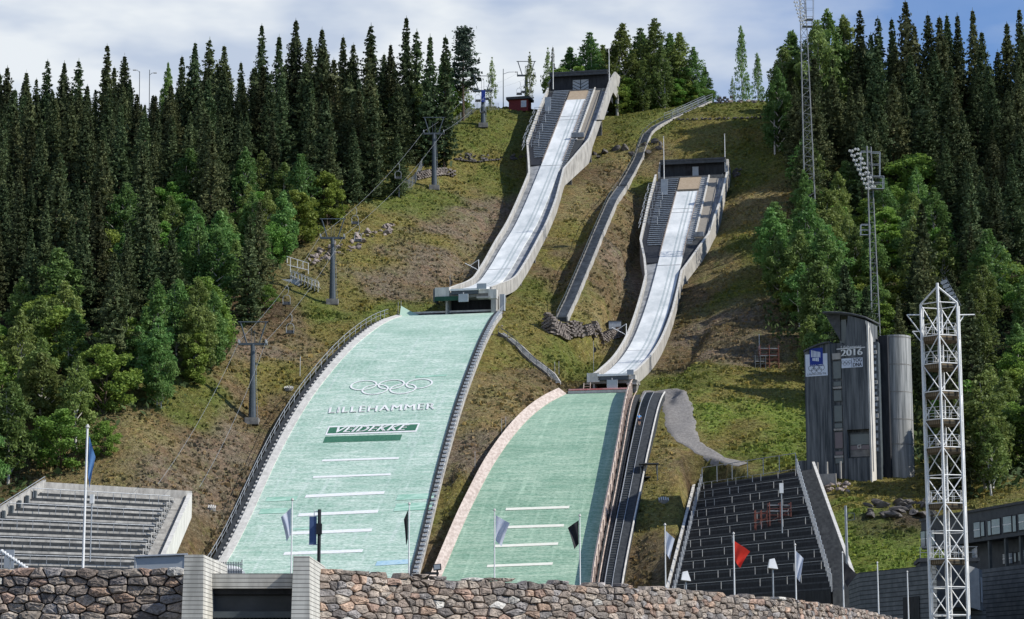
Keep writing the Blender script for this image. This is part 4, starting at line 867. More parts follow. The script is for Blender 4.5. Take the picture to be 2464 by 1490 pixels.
def stone_wall(label,path,z0,z1f,sw,sh,seed,batter=.1):
    r=random.Random(seed); P=[Vector((a,b_,0)) for a,b_ in path]; cum=[0]
    for a,b_ in zip(P[:-1],P[1:]): cum.append(cum[-1]+(b_-a).length)
    Ltot=cum[-1]
    def at(s):
        s=min(max(s,0),Ltot-1e-4); i=max(0,[k for k in range(len(cum)) if cum[k]<=s][-1]); i=min(i,len(P)-2); t=(s-cum[i])/(cum[i+1]-cum[i]); p=P[i].lerp(P[i+1],t)
        d=(P[i+1]-P[i]).normalized(); return p,Vector((d.y,-d.x,0))
    zm=max(z1f(at(Ltot*k/20)[0]) for k in range(21)); st=sh/sw; sites=[]
    nr=int((zm-z0)/sh)+2
    for j in range(nr):
        s=r.random()*sw
        while s<Ltot:
            sites.append((s*st+ r.uniform(-.12,.12)*sh, z0+j*sh+r.uniform(-.27,.27)*sh)); s+=sw*r.choice((.5,.8,.95,1.1,1.3,1.7))
    cells=voronoi(sites,(0,Ltot*st,z0-.3,zm+.12))
    mb=MB(); cols=[]; joint=.009
    for c_,si in zip(cells,sites):
        if not c_: continue
        cx=sum(a for a,_ in c_)/len(c_);cz=sum(b_ for _,b_ in c_)/len(c_)
        p,nrm=at(cx/st); zt=z1f(p)+r.uniform(-.03,.05)
        if cz>zt: continue
        pol=[(a/st,min(b_,zt)) for a,b_ in c_]; cx/=st; cz=min(cz,zt-.05)
        # subdivide + round the corners
        pp=[]
        m_=len(pol)
        for k in range(m_):
            a=pol[k-1];b_=pol[k];d=pol[(k+1)%m_]; 
            pp.append((b_[0]*.89+a[0]*.11,b_[1]*.89+a[1]*.11)); pp.append((b_[0]*.89+d[0]*.11,b_[1]*.89+d[1]*.11))
        def ringp(k,dep,jit):
            o=[]
            for a,b_ in pp:
                dx,dz=a-cx,b_-cz; ln=math.hypot(dx,dz)+1e-6; f=max(0,(ln-joint)/ln)*k
                s_=cx+dx*f; zz=cz+dz*f+r.uniform(-jit,jit)*.5; q,n_=at(s_); o.append(Vector((q.x,q.y,zz))+n_*(dep+r.uniform(-jit,jit)+batter*(zm-zz)))
            return o
        dep=r.uniform(.03,.11); tx,tz=r.uniform(-.12,.12),r.uniform(-.16,.12)
        rings_=[ringp(.98,-.22,0),ringp(.98,dep*.25,.012),ringp(.90,dep*.8,.015),ringp(.62,dep*1.05,.02),ringp(.25,dep*1.1,.015)]
        n_=len(pp); vs=[v for q in rings_ for v in q]
        q,nn=at(cx); vs.append(Vector((q.x,q.y,cz))+nn*(dep*1.12+batter*(zm-cz)))
        for v in vs[n_:]:
            v+=nn*((v.z-cz)*tz+((v-q).dot(Vector((-nn.y,nn.x,0))))*tx)
        fs=[(i*n_+k,i*n_+(k+1)%n_,(i+1)*n_+(k+1)%n_,(i+1)*n_+k) for i in range(4) for k in range(n_)]+[(4*n_+k,4*n_+(k+1)%n_,5*n_) for k in range(n_)]
        fs=[f[::-1] for f in fs]
        mb.add(vs,fs); c0=STONEC[int(r.random()**1.0*len(STONEC))] ; 
        if c0[0]>.4 and r.random()<.5: c0=STONEC[1]
        k_=r.uniform(.8,1.25); cols+= [(c0[0]*k_,c0[1]*k_,c0[2]*k_,1)]*len(vs)
    root=thing('dry_stone_wall',label,'stone wall',(P[0].x,P[0].y,z0))
    mb.build('stones',M['stone'],root,False,cols)
    bk=MB(); A=[];B=[];C_=[];D_=[]
    for k in range(141):
        q,n_=at(Ltot*k/140); zt=z1f(q)-.10; A.append(Vector((q.x,q.y,z0))+n_*(batter*(zm-z0)-.14)); B.append(Vector((q.x,q.y,zt))-n_*.14+n_*batter*(zm-zt)); C_.append(Vector((q.x,q.y,zt))-n_*.8); D_.append(Vector((q.x,q.y,z0))-n_*.8)
    bk.band(A,B,C_,D_); bk.build('wall_core',M['core'],root)
    return root
M['core']=mat('earth_joints',(.03,.027,.024),(.07,.06,.052),3,.95)
ms=bpy.data.materials.new('field_stone'); ms.use_nodes=True; n=ms.node_tree.nodes;l=ms.node_tree.links;b=n['Principled BSDF'];b.inputs['Roughness'].default_value=.88;b.inputs['Specular IOR Level'].default_value=.2
at_=n.new('ShaderNodeAttribute');at_.attribute_name='Col';tc=n.new('ShaderNodeTexCoord');c=at_.outputs['Color']
c=mixc(c,rampv(gn(2.5,6),.35,.65,(.55,.55,.56),(1.35,1.33,1.3))); c=mixc(c,rampv(gn(16,4),.35,.6,(.6,.6,.6),(1.15,1.15,1.15))); l.new(c,b.inputs['Base Color'])
bm=n.new('ShaderNodeBump'); bm.inputs['Distance'].default_value=.04; l.new(gn(9,6),bm.inputs['Height']); l.new(bm.outputs[0],b.inputs['Normal']); M['stone']=ms
WT=[(700,1368,54.8),(760,1371,54.8),(1000,1384,57.8),(1300,1396,60),(1500,1407,62.4),(1700,1424,67.6),(1900,1441,72),(2050,1464,81),(2160,1489,92),(2330,1530,106)]
Wp=[W(*p) for p in WT]; wxs=[p.x for p in Wp]; wzs=[p.z for p in Wp]
stone_wall('long curving dry stone wall of brown fieldstones, right of the gateway',[(p.x,p.y) for p in Wp[1:]],-1.7,lambda p:float(np.interp(p.x,wxs,wzs)),.38,.18,5)
zl=W(300,1366,55).z
stone_wall('dry stone wall of rounded fieldstones, left of the gateway pillars',[(-19,55.3),(W(446,1366,55.).x,55.0)],-1.7,lambda p:zl,.42,.22,9)
# gateway
gw=thing('gateway','concrete gateway with two banded pillars, set in the stone wall','gateway',(W(606,1366,56).x,56,-1.7))
def gb(name,m,x0,x1,y0,y1,z0,z1):
    mb=MB(); mb.box(x0,x1,y0,y1,z0,z1); return mb.build(name,m,gw)
yf=52.0
xl0,xl1=W(444,1337,yf).x,W(490,1337,yf).x; xr0,xr1=W(706,1337,yf).x,W(745,1337,yf).x; zt_=W(470,1335,yf).z; ztr=W(720,1338,yf).z
def pil(x0,x1,y1,z1):
    mb=MB(); 
    mb.add([(x0-.06,yf-.35,-1.7),(x1+.1,yf-.35,-1.7),(x1+.1,y1,-1.7),(x0-.06,y1,-1.7),(x0,yf,z1),(x1,yf,z1),(x1,y1,z1),(x0,y1,z1)],[(0,3,2,1),(4,5,6,7),(0,1,5,4),(1,2,6,5),(2,3,7,6),(3,0,4,7)]); mb.build('pillar',M['block'],gw)
pil(xl0,xl1,56.4,zt_); pil(xr0,xr1,56.4,ztr)
zL=W(600,1380,53.5).z; zL2=W(600,1416,53.5).z
gb('lintel',M['block'],xl1+.01,xr0-.01,53.5,54.6,zL2,zL)
gb('roller_door',M['clad'],xl1+.012,xr0-.012,53.85,54.0,W(600,1472,53.8).z,zL2-.12); gb('door_head',M['black'],xl1+.011,xr0-.011,53.7,53.84,zL2-.13,zL2-.003)
gb('door_sill',M['steeld'],xl1+.01,xr0-.01,53.6,53.84,W(600,1477,53.8).z-.1,W(600,1472,53.8).z-.002); gb('reveal',M['black'],xl1+.013,xr0-.013,54.9,55.1,-1.7,zL2-.1)
mb=MB()
for k in range(26): x=xl1+.15+k*.09; mb.box(x,x+.03,53.9,53.95,W(600,1510,53.8).z,W(600,1479,53.8).z)
mb.build('grille',M['steeld'],gw)
# low near wall whose top stones show along the bottom edge
# grey hoarding left of the gate, white plates right of the left pillar
hb=thing('hoarding','flat grey hoarding behind the left stone wall, beside the gate pillar','hoarding',W(385,1368,62))
mb=MB(); a=W(326,1342,62);b_=W(452,1337,62); mb.add([a,b_,Vector((b_.x,b_.y,b_.z-1)),Vector((a.x,a.y,a.z-1))]+[p+Vector((0,.1,0)) for p in (a,b_,Vector((b_.x,b_.y,b_.z-1)),Vector((a.x,a.y,a.z-1)))],[(0,3,2,1),(4,5,6,7),(0,1,5,4),(1,2,6,5),(2,3,7,6),(3,0,4,7)]); mb.build('panel',M['greypanel'],hb)
mb=MB(); mb.tube(a+Vector((0,-.03,.03)),b_+Vector((0,-.03,.03)),.035,5); mb.tube(a,a-Vector((0,0,2.2)),.04,5); mb.tube(b_,b_-Vector((0,0,2.2)),.04,5); mb.build('frame',M['steel'],hb)
rt=thing('round_tent_top','small white domed canopy behind the gate lintel','canopy',W(548,1372,64))
mb=MB(); cc_=W(550,1374,64); 
prev=None
for j in range(7):
    t=j/6*math.pi/2; rr_=.42*math.cos(t); z=.16*math.sin(t); rg=[cc_+Vector((rr_*math.cos(a*math.pi/8),rr_*math.sin(a*math.pi/8),z)) for a in range(16)]
    if prev: mb.add(prev+rg,[(a,(a+1)%16,16+(a+1)%16,16+a) for a in range(16)])
    prev=rg
mb.build('dome',M['white'],rt,True); mb=MB(); mb.box(cc_.x-.42,cc_.x+.42,64-.42,64.42,cc_.z-1.5,cc_.z-.001); mb.build('kiosk_body',M['greypanel'],rt)
pk=thing('picket_fence','short dark picket fence behind the gate lintel','fence',W(560,1376,63))
mb=MB()
for k in range(13): x=533+k*4; p=W(x,1352,63); mb.box(p.x,p.x+.022,63,63.03,p.z-.5,p.z+ (.06 if k==12 else 0))
mb.build('pickets',M['steeld'],pk)
mb=MB(); a=W(531,1370,63);b_=W(584,1370,63); mb.tube(a,b_,.02,4); mb.tube(a+Vector((0,0,.14)),b_+Vector((0,0,.14)),.015,4); mb.build('rails',M['steel'],pk)
# string of white floats at lower left
bo=thing('reflector_row','diagonal row of round white reflectors in front of the left grandstand','reflectors',W(40,1366,75))
mb=MB()
for k in range(11):
    p=W(3+k*6.6,1327+k*4.5,75); mb.obox(p,(.10,0,.03),(0,.08,0),(-.03,0,.10)); mb.tube(p,p+Vector((.06,0,.0)),.07,8)
mb.build('reflector',M['white'],bo); mb=MB(); mb.tube(W(-10,1322,75.2),W(75,1376,75.2),.03,5); 
for k in range(4): p=W(5+k*20,1330+k*14,75.2); mb.tube(p,p-Vector((0,0,1.2)),.02,4)
mb.build('support_rail',M['steel'],bo)
gp=thing('banner_board','pale grey board standing in front of the left grandstand','board',W(22,1366,76)); mb=MB(); mb.obox(W(22,1345,76),(.34,0,0),(0,.05,0),(0,0,.62)); mb.build('panel',M['greypanel'],gp); mb=MB(); q=W(22,1345,76); mb.tube(q,q-Vector((0,0,2)),.03,5); mb.build('post',M['steel'],gp)

# ---------------- flagpoles with flags ----------------
def flag(root,top,w,h,m,droop,seed,logo=False):
    r=random.Random(seed); mb=MB(); nx,ny=9,12; vs=[]
    for j in range(ny+1):
        for i in range(nx+1):
            u,v=i/nx,j/ny
            x=u*w*(1-droop*.55*v)*(.55+.45*(1-v)); z=-v*h-u*h*.35*droop*2*(1-.3*v); y=.16*w*math.sin(u*7+v*3+seed)*u
            vs.append(top+Vector((x,y,z)))
    mb.add(vs,[(j*(nx+1)+i,j*(nx+1)+i+1,(j+1)*(nx+1)+i+1,(j+1)*(nx+1)+i) for j in range(ny) for i in range(nx)]); fb=mb.build('flag',m,root,True); return fb
def fpole(px,y0,y1,D,label,fm=None,fx=0,fh=1.6,fw=.55,fd=.5,sd=1,side=1,r=.055):
    base=W(px,y1,D); top=W(px,y0,D); base.x=top.x; bz=H(base.x,base.y)
    root=thing('flagpole',label,'flagpole',(base.x,base.y,bz),'flagpoles behind the stone wall')
    mb=MB(); mb.tube((base.x,base.y,bz),top,r*1.25,8,r*.75); mb.build('pole',M['white'],root)
    mb=MB(); mb.tube(top,top+Vector((0,0,.12)),.09,8,.03); mb.build('finial',M['concl'],root)
    if fm: flag(root,W(px,fx,D)+Vector((.06*side,0,0)),fw*side,fh,fm,fd,sd)
    return root
fpole(210.5,1029,1366,80,'tall white flagpole in front of the left grandstand, flying a limp blue flag',M['blue'],1048,1.4,.25,.8,1,1,.052); 
o=bpy.data.objects[-1] if False else None
fpole(703.5,1204,1340,111,'slim flagpole before the big slope with a limp pale blue flag',M['pblue'],1222,1.35,.5,.5,2,-1,.04)
fpole(985,1214,1380,114,'slim flagpole near the right edge of the big slope with a limp dark flag',M['blackf'],1226,1.5,.22,.5,3,-1,.04)
fpole(1190,1229,1385,118,'slim flagpole before the small slope, flying a white flag',M['pblue'],1240,1.35,.75,.45,4,1,.04)
fpole(1395,1242,1396,122,'slim flagpole before the small slope, flying a black flag',M['blackf'],1252,1.3,.6,.45,5,-1,.04)
fpole(1600,1264,1417,128,'slim flagpole left of the black grandstand, white flag with a small red mark',M['pblue'],1278,1.3,.5,.5,6,1,.04)
fpole(1765,1285,1432,135,'slim flagpole before the black grandstand, flying a bright red flag',M['redf'],1302,1.2,.95,.75,7,1,.05)
fpole(1913,1312,1447,146,'slim flagpole before the black grandstand with a limp white flag',M['pblue'],1326,1.7,.5,.4,8,1,.05)
fpole(2027,1331,1468,153,'slim flagpole right of the black grandstand with a drooping black flag',M['blackf'],1350,1.2,.95,1.1,9,1,.05)
fpole(2111,1355,1490,166,'bare white flagpole before the low masonry wall, nearer the grandstand',None,r=.055)
fpole(2183,1377,1490,176,'bare white flagpole before the low masonry wall, beside the white mast',None,r=.055)
# lamp with banner
lp=thing('lamp_post','black lamp post with a blue vertical banner in front of the big slope','lamp post',(W(769,1360,70).x,70,1.5))
mb=MB(); a=W(769,1400,70);t=W(769,1226,70); mb.tube(Vector((t.x,70,1.5)),t,.055,8); mb.build('post',M['black'],lp); mb=MB(); mb.obox(W(768,1273,70),(.17,0,0),(0,.17,0),(0,0,.34)); mb.build('lamp_head',M['black'],lp)
mb=MB(); p=W(769,1231,70);q=W(744,1241,70); mb.tube(p,W(756,1231,70),.02,5); mb.tube(W(742,1242,70),W(764,1242,70),.02,4); mb.tube(W(742,1311,70),W(764,1311,70),.02,4); mb.tube(W(756,1231,70),W(756,1242,70),.015,4); mb.build('banner_arm',M['white'],lp)
mb=MB(); mb.obox(W(753,1277,70),(.23,0,0),(0,.03,0),(0,0,.88)); mb.build('banner',mat('banner_blue',(.06,.10,.22),(.08,.13,.27),3,.6),lp)
# white reflector lamps
def wlamp(px,y0,y1,D,label,w,kind,pb):
    c_=W(px,(y0+y1)/2,D); hh=(W(px,y0,D).z-W(px,y1,D).z); bz=H(c_.x,c_.y) if pb is None else W(px,pb,D).z
    root=thing('lamp_post',label,'lamp post',(c_.x,c_.y,bz),'white shaded lamps before the stands'); mb=MB(); mb.tube((c_.x,c_.y,bz),(c_.x,c_.y,c_.z-hh/2),.045,6); mb.build('post',M['steel'],root)
    mb=MB()
    if kind=='box': mb.box(c_.x-w/2,c_.x+w/2,c_.y-.12,c_.y+.12,c_.z-hh/2,c_.z+hh/2)
    else:
        z0,z1=c_.z-hh/2,c_.z+hh/2; mb.add([(c_.x-w/2,c_.y-.3,z0+.06),(c_.x+w/2,c_.y-.3,z0),(c_.x+w/2,c_.y+.3,z0),(c_.x-w/2,c_.y+.3,z0+.06),(c_.x-w*.32,c_.y-.15,z1-.05),(c_.x+w*.18,c_.y-.15,z1),(c_.x+w*.18,c_.y+.15,z1),(c_.x-w*.32,c_.y+.15,z1-.05)],[(0,3,2,1),(4,5,6,7),(0,1,5,4),(1,2,6,5),(2,3,7,6),(3,0,4,7)])
    mb.build('lamp_shade',M['white'],root); return root
wlamp(221.5,1190,1212,150,'tall lamp post with a narrow white box head before the left grandstand',.27,'box',1352)
wlamp(1880,1163,1187,170,'tall lamp post with a narrow white box head before the black grandstand',.30,'box',1283)
wlamp(1650,1374,1399,112,'lamp with wide white shade at lower left of the black grandstand',.48,'cone',None)
wlamp(1859,1344,1370,116,'lamp with wide white shade at the middle of the black grandstand',.50,'cone',None)
dp=thing('floodlight_box','black boxed floodlight on a stand between the two green slopes','floodlight',W(1042,1372,118)); mb=MB(); q=W(1052,1365,118); mb.obox(q,(.42,0,.05),(0,.35,0),(-.03,0,.32)); mb.build('lamp_housing',M['black'],dp); mb=MB(); mb.obox(q+Vector((.0,-.18,0)),(.32,0,.04),(0,.02,0),(-.02,0,.24)); mb.build('lens',M['greypanel'],dp); mb=MB(); mb.tube(q,W(1052,1420,118),.05,5); mb.obox(W(1040,1380,118),(.7,0,0),(0,.3,0),(0,0,.12)); mb.build('stand',M['black'],dp)
tv=thing('antenna_post','thin pale mast with a square ring, on the grassy bank right of the black grandstand','mast',W(2039,1352,232)); a=W(2039,1352,232);t=W(2032,1217,232); t.x=a.x-.05; mb=MB(); mb.tube(Vector((a.x,a.y,H(a.x,a.y))),t,.16,6,.13); mb.build('pole',M['steel'],tv)
mb=MB(); c_=W(2042,1243,232)+Vector((.25,0,0)); s_=.35
for a,b_ in(((-s_,-s_-.05),(s_,-s_)),((s_,-s_),(s_,s_)),((s_,s_),(-s_,s_)),((-s_,s_),(-s_,-s_))): mb.tube(c_+Vector((a[0],0,a[1])),c_+Vector((b_[0],0,b_[1])),.06,4)
mb.build('square_ring',M['steeld'],tv)

# ---------------- judges' tower ----------------
class Fr:
    def __init__(s,O,ang): s.O=V(O); s.ex=Vector((math.cos(ang),math.sin(ang),0)); s.ey=Vector((-math.sin(ang),math.cos(ang),0))
    def p(s,a,b,c): return s.O+s.ex*a+s.ey*b+Vector((0,0,c))
    def box(s,name,m,root,a0,a1,b0,b1,c0,c1):
        mb=MB(); mb.obox(s.p((a0+a1)/2,(b0+b1)/2,(c0+c1)/2),s.ex*(a1-a0),s.ey*(b1-b0),(0,0,c1-c0)); return mb.build(name,m,root)
jo=W(1938,1141,281); jo.z=H(jo.x,jo.y)-.5
fj=Fr((jo.x,jo.y,W(1938,1141,281).z),-math.radians(26.5))
jt=thing('judges_tower','tall concrete judges tower with banners and narrow window strip, behind the black grandstand','tower',fj.p(4,2,0))
def U(px):
    d0=W(px,985,1.0); t=(fj.O.x*fj.ey.x+fj.O.y*fj.ey.y)/(d0.x*fj.ey.x+d0.y*fj.ey.y); q=d0*t; return (q.x-fj.O.x)*fj.ex.x+(q.y-fj.O.y)*fj.ex.y
Zt=lambda py:(1141-py)*.0529
# left block, rounded top
n_=12; prof_=[(U(1938),-2)]+[(U(1938)+(U(2001)-U(1938))*k/n_, Zt(846)+ (Zt(828)-Zt(846))*math.sin(k/n_*math.pi/2)) for k in range(n_+1)]+[(U(2001),-2)]
mb=MB(); mb.prism([fj.p(a,0,c) for a,c in prof_],fj.ey*5.5); mb.build('left_block',M['concst'],jt)
mb=MB(); pr=prof_[1:-1]; mb.band([fj.p(a,-.3,c+.02) for a,c in pr],[fj.p(a,-.3,c+.22) for a,c in pr],[fj.p(a,5.7,c+.22) for a,c in pr],[fj.p(a,5.7,c+.02) for a,c in pr]); mb.build('roof_edge',M['roofd'],jt)
fj.box('window_column',M['concst'],jt,U(2001)+.002,U(2028)-.002,.45,5,-2,Zt(828))
wc=[(858,912),(929,948),(960,985),(994,1043),(1052,1066)] 
wins=[(870,912,'glassd'),(921,932,'glassd'),(942,967,'glassd'),(976,988,'glassd'),(996,1018,'glassd'),(1028,1036,'glassd'),(1044,1068,'glassp'),(1078,1088,'glassp'),(1102,1112,'glassd')]
a0,a1=U(2004),U(2025)
for y0,y1,g_ in [(873,914,'glassd'),(922,932,'glassd'),(943,968,'glassd'),(980,1018,'glassd'),(1023,1033,'glassd'),(1044,1082,'glassp'),(1090,1098,'glassp'),(1106,1118,'glassd')]:
    wn=fj.box('window',M['steeld'],jt,a0,a1,.36,.448,Zt(y1)-.08,Zt(y0)+.08); fj.box('pane',M[g_],wn,a0+.08,a1-.05,.30,.358,Zt(y1),Zt(y0))
for y0,y1 in((934,939),(1035,1040),(1100,1105),(853,868)): fj.box('spandrel',M['conc'],jt,a0,a1,.2,.447,Zt(y1),Zt(y0))
# right block
fj.box('right_block',M['concst'],jt,U(2028),U(2090),.0,5.5,Zt(1040),Zt(832))
mb=MB(); mb.prism([fj.p(a,0.001,c) for a,c in((U(2028)+.45,Zt(832)+.003),(U(2088),Zt(832)+.003),(U(2088),Zt(778)),(U(2046),Zt(764)))],fj.ey*5); mb.build('observation_cabin',M['concst'],jt)
fj.box('cabin_glazing',M['glassd'],jt,U(2019),U(2030)+.3,1.0,5,Zt(832),Zt(770))
mb=MB(); rf=[(U(1986)+(U(2092)-U(1986))*k/12,Zt(755)-(Zt(755)-Zt(776))*(k/12)**2.0) for k in range(13)]
mb.band([fj.p(a,-.25,c) for a,c in rf],[fj.p(a,-.25,c+.25) for a,c in rf],[fj.p(a,5.8,c+.25) for a,c in rf],[fj.p(a,5.8,c) for a,c in rf]); mb.build('curved_canopy',M['roofd'],jt,True)
mb=MB(); mb.prism([fj.p(a,.8,c) for a,c in((U(1988),Zt(758)),(U(2022),Zt(822)),(U(2022),Zt(770)),(U(2022),Zt(757)))],fj.ey*.25); mb.build('canopy_bracket',M['roofd'],jt)
# recessed ground floor window
fj.box('right_base',M['concst'],jt,U(2028),U(2090),.9,5.5,-2.,Zt(1040)-.002); fj.box('right_pier',M['concst'],jt,U(2028),U(2036),.003,.898,-2.,Zt(1040)-.003)
fj.box('base_block',M['concst'],jt,U(2036)+.01,U(2090),.1,.898,-2.,Zt(1108))
wn=fj.box('window',M['steeld'],jt,U(2038),U(2086),.78,.898,Zt(1106),Zt(1046)); fj.box('pane',M['glassd'],wn,U(2040),U(2085),.70,.778,Zt(1075),Zt(1050)); fj.box('pane',M['glassp'],wn,U(2040),U(2085),.70,.778,Zt(1087),Zt(1077)); fj.box('apron',M['concd'],wn,U(2040),U(2085),.69,.777,Zt(1104),Zt(1088))
def sqring(name,m,root,fr,a,b_,c,s_,w):
    mb=MB()
    for x0,x1,z0,z1 in((-s_,s_,s_-w,s_),(-s_,s_,-s_,-s_+w),(-s_,-s_+w,-s_+w,s_-w),(s_-w,s_,-s_+w,s_-w)): mb.obox(fr.p(a+(x0+x1)/2,b_,c+(z0+z1)/2),fr.ex*(x1-x0),fr.ey*.08,(0,0,z1-z0))
    return mb.build(name,m,root)
sqring('target_mark',M['concl'],jt,fj,U(2062),.62,Zt(1080),.24,.09)
# flank fin, its sunlight put into paler concrete, and stair tower behind
mb=MB(); mb.prism([fj.p(U(2090)+.01,.0,c) for c in(-2,Zt(782))]+[fj.p(U(2090)+.01,1.9,c) for c in(Zt(818),-2)],fj.ex*.22); mb.build('lit_flank_fin',M['concl'],jt)
mb=MB(); mb.prism([fj.p(U(2090)+.24,.45,c) for c in(0,Zt(795))]+[fj.p(U(2090)+.24,.7,c) for c in(Zt(799),0)],fj.ex*.03); mb.build('fin_joint',M['ink'],jt)
fj.box('link_block',M['black'],jt,U(2090)+.25,U(2090)+1.4,4.2,6.5,-2,Zt(806))
# round shaft
cx,cy=fj.p(U(2150)+.7,2.6,0).x,fj.p(U(2150)+.7,2.6,0).y; Rr=2.1
cc_=W(2157,1000,282.8); cx,cy=cc_.x,cc_.y
mb=MB(); k_=48; z0,z1=W(2157,1118,281).z-3,W(2157,806,281).z
vs=[Vector((cx+Rr*math.cos(2*math.pi*i/k_),cy+Rr*math.sin(2*math.pi*i/k_),z)) for z in(z0,z1) for i in range(k_)]; mb.add(vs,[(i,(i+1)%k_,k_+(i+1)%k_,k_+i) for i in range(k_)]+[tuple(range(k_,2*k_))]); mb.build('round_shaft',M['concsh'],jt)
for zc in(z1-.35,W(2157,878,281).z,W(2157,944,281).z,W(2157,1010,281).z,W(2157,1070,281).z):
    mb=MB(); rr_=Rr+.015; vs=[Vector((cx+rr_*math.cos(2*math.pi*i/k_),cy+rr_*math.sin(2*math.pi*i/k_),zc+d)) for d in(0,.12) for i in range(k_)]; mb.add(vs,[(i,(i+1)%k_,k_+(i+1)%k_,k_+i) for i in range(k_)]); mb.build('shaft_joint',M['concd'],jt,True)
# ladder window strip between
sp=W(2111,1118,279.2); fs_=Fr((sp.x,sp.y,W(2111,1118,279.2).z),-math.radians(18))
fs_.box('window_strip',M['steeld'],jt,-.55,.5,0.,2.,-2,Zt(822)-Zt(1118)); 
ys=[826,841,853,865,880,896,914,926,940,954,966,982,994,1008,1022,1040,1058,1074,1090]
for i,(y0,y1) in enumerate(zip(ys[:-1],ys[1:])):
    zz0,zz1=Zt(y1)-Zt(1118)+.08,Zt(y0)-Zt(1118)-.08
    wn=fs_.box('window',M['concl'] if i in(1,6,9,12) else M['steeld'],jt,-.34,.34,-.10,-.001,zz0,zz1); fs_.box('pane',M['glass'],wn,-.22,.22,-.14,-.102,zz0+.12,zz1-.12)
# banners
def banner(name,m,a0,a1,c0,c1,root=jt): return fj.box(name,m,root,a0,a1,-.06,-.01,c0,c1)
ba0,ba1,bc0,bc1=U(1941),U(1994),Zt(906),Zt(852); bn=banner('banner',M['ribbed'],ba0,ba1,bc0,bc1)
def bf(y=-.075): return lambda u,v:fj.p(ba0+(ba1-ba0)*u,y,bc0+(bc1-bc0)*v)
bl_=fj.box('blue_field',M['navy'],bn,ba0+.2*(ba1-ba0),ba0+.8*(ba1-ba0),-.085,-.061,bc0+.52*(bc1-bc0),bc1+.75)
mb=MB(); g_=bf(-.10)
for k in range(7): # ribbed fan emblem
    u0=.27+k*.062; mb.add([g_(u0,.86),g_(u0+.045,.86-.01*k),g_(u0+.05,1.17-.02*k),g_(u0+.008,1.18-.015*k)],[(0,1,2,3)])
for k in range(4): u0=.33+k*.075; mb.add([g_(u0,.70-.012*k),g_(u0+.06,.69-.012*k),g_(u0+.06,.82),g_(u0,.82)],[(0,1,2,3)])
mb.build('fan_emblem',M['ribbed'],bn)
mb=MB(); r_=random.Random(3)
for k in range(60): u,v=.2+.6*r_.random(),.44+.09*r_.random()**1.5; s_=.012+.012*r_.random(); g2=bf(-.09); mb.add([g2(u,v),g2(u+s_*1.6,v),g2(u+s_*1.6,v+s_),g2(u,v+s_)],[(0,1,2,3)])
mb.build('snow_speckle',M['navy'],bn)
asp=(ba1-ba0)/(bc1-bc0); mb=MB(); rings(mb,lambda x,y:fj.p(ba0+(ba1-ba0)*.5+x,-.078,bc0+(bc1-bc0)*.31+y),0,0,.33,.05); mb.build('ring_emblem',M['ink'],bn)
mb=MB(); text_on(mb,"Lillehammer'94",lambda u,v:bf()(.07+.86*u,.055+.095*v),shear=.15); mb.build('lettering',M['ink'],bn)
va0,va1=U(2027),U(2078)
def vf(x0,x1,y0,y1,yy=-.07): return lambda u,v:fj.p(U(x0)+(U(x1)-U(x0))*u,yy,Zt(y0)+(Zt(y1)-Zt(y0))*v)
yb=fj.box('banner_rail',M['white'],jt,U(2017),U(2086),-.06,-.012,Zt(844)-.05,Zt(844)+.05)
mb=MB(); text_on(mb,'Lillehammer',vf(2028,2077,845,837,-.09)); mb.build('lettering',M['white'],yb)
mb=MB(); [text_on(mb,'2016',vf(2028+k,2079+k,862,846,-.07-.01*abs(k)),bold=.0) for k in(-1,-.5,0,.5,1)]; mb.build('lettering',M['white'],yb)
by=fj.box('banner_panel',M['ribbed'],yb,U(2028),U(2052),-.05,-.011,Zt(891),Zt(868)); mb=MB(); rings(mb,lambda x,y:fj.p((U(2028)+U(2052))/2+x,-.07,Zt(879)+y),0,0,.2,.035); mb.build('ring_emblem',M['ink'],by)
bz_=fj.box('banner_panel',M['ribbed'],yb,U(2053),U(2079),-.05,-.011,Zt(891),Zt(868)); mb=MB(); [(text_on(mb,'YOG',vf(2056+k,2077+k,878,869,-.07-.01*abs(k))),text_on(mb,'DNA',vf(2056+k,2077+k,889,880,-.07-.01*abs(k)))) for k in(-.4,0,.4)]; mb.build('lettering',M['ink'],bz_)
# terrace, parapet and boulders at its foot
fj.box('parapet',M['conc'],jt,U(1975),U(2020),-2.2,-1.9,-2.2,-.3); fj.box('annex_wall',M['concst'],jt,-1.1,-.01,.5,3,-2.5,Zt(1107))
for px in (1975,1998,2030):
    fj.box('terrace_post',M['conc'],jt,U(px),U(px)+.18,-2.25,-2.0,-1,1.2)

# ---------------- white lattice mast ----------------
mc=W(2283,1400,195); MZ=lambda py:W(2283,py,195).z
mz0=3.0; ph=math.radians(14.6); Rm=1.84
ma=thing('lattice_mast','white hexagonal lattice steel mast with slatted platforms, tallest object at the right','mast',(mc.x,195,mz0))
def mv(k,z,R=Rm): a=ph+k*math.pi/3; return Vector((mc.x+R*math.cos(a),195+R*math.sin(a),z))
ztop=MZ(735); lv=[MZ(1481-66.8*k) for k in range(-1,12)]; lv=[z for z in lv if z<ztop+.5]; 
lv[-1]=ztop
for k in range(6):
    mb=MB(); top=ztop
    mb.tube(mv(k,mz0),mv(k,top),.115,8,.105); mb.build('leg',M['white'],ma)
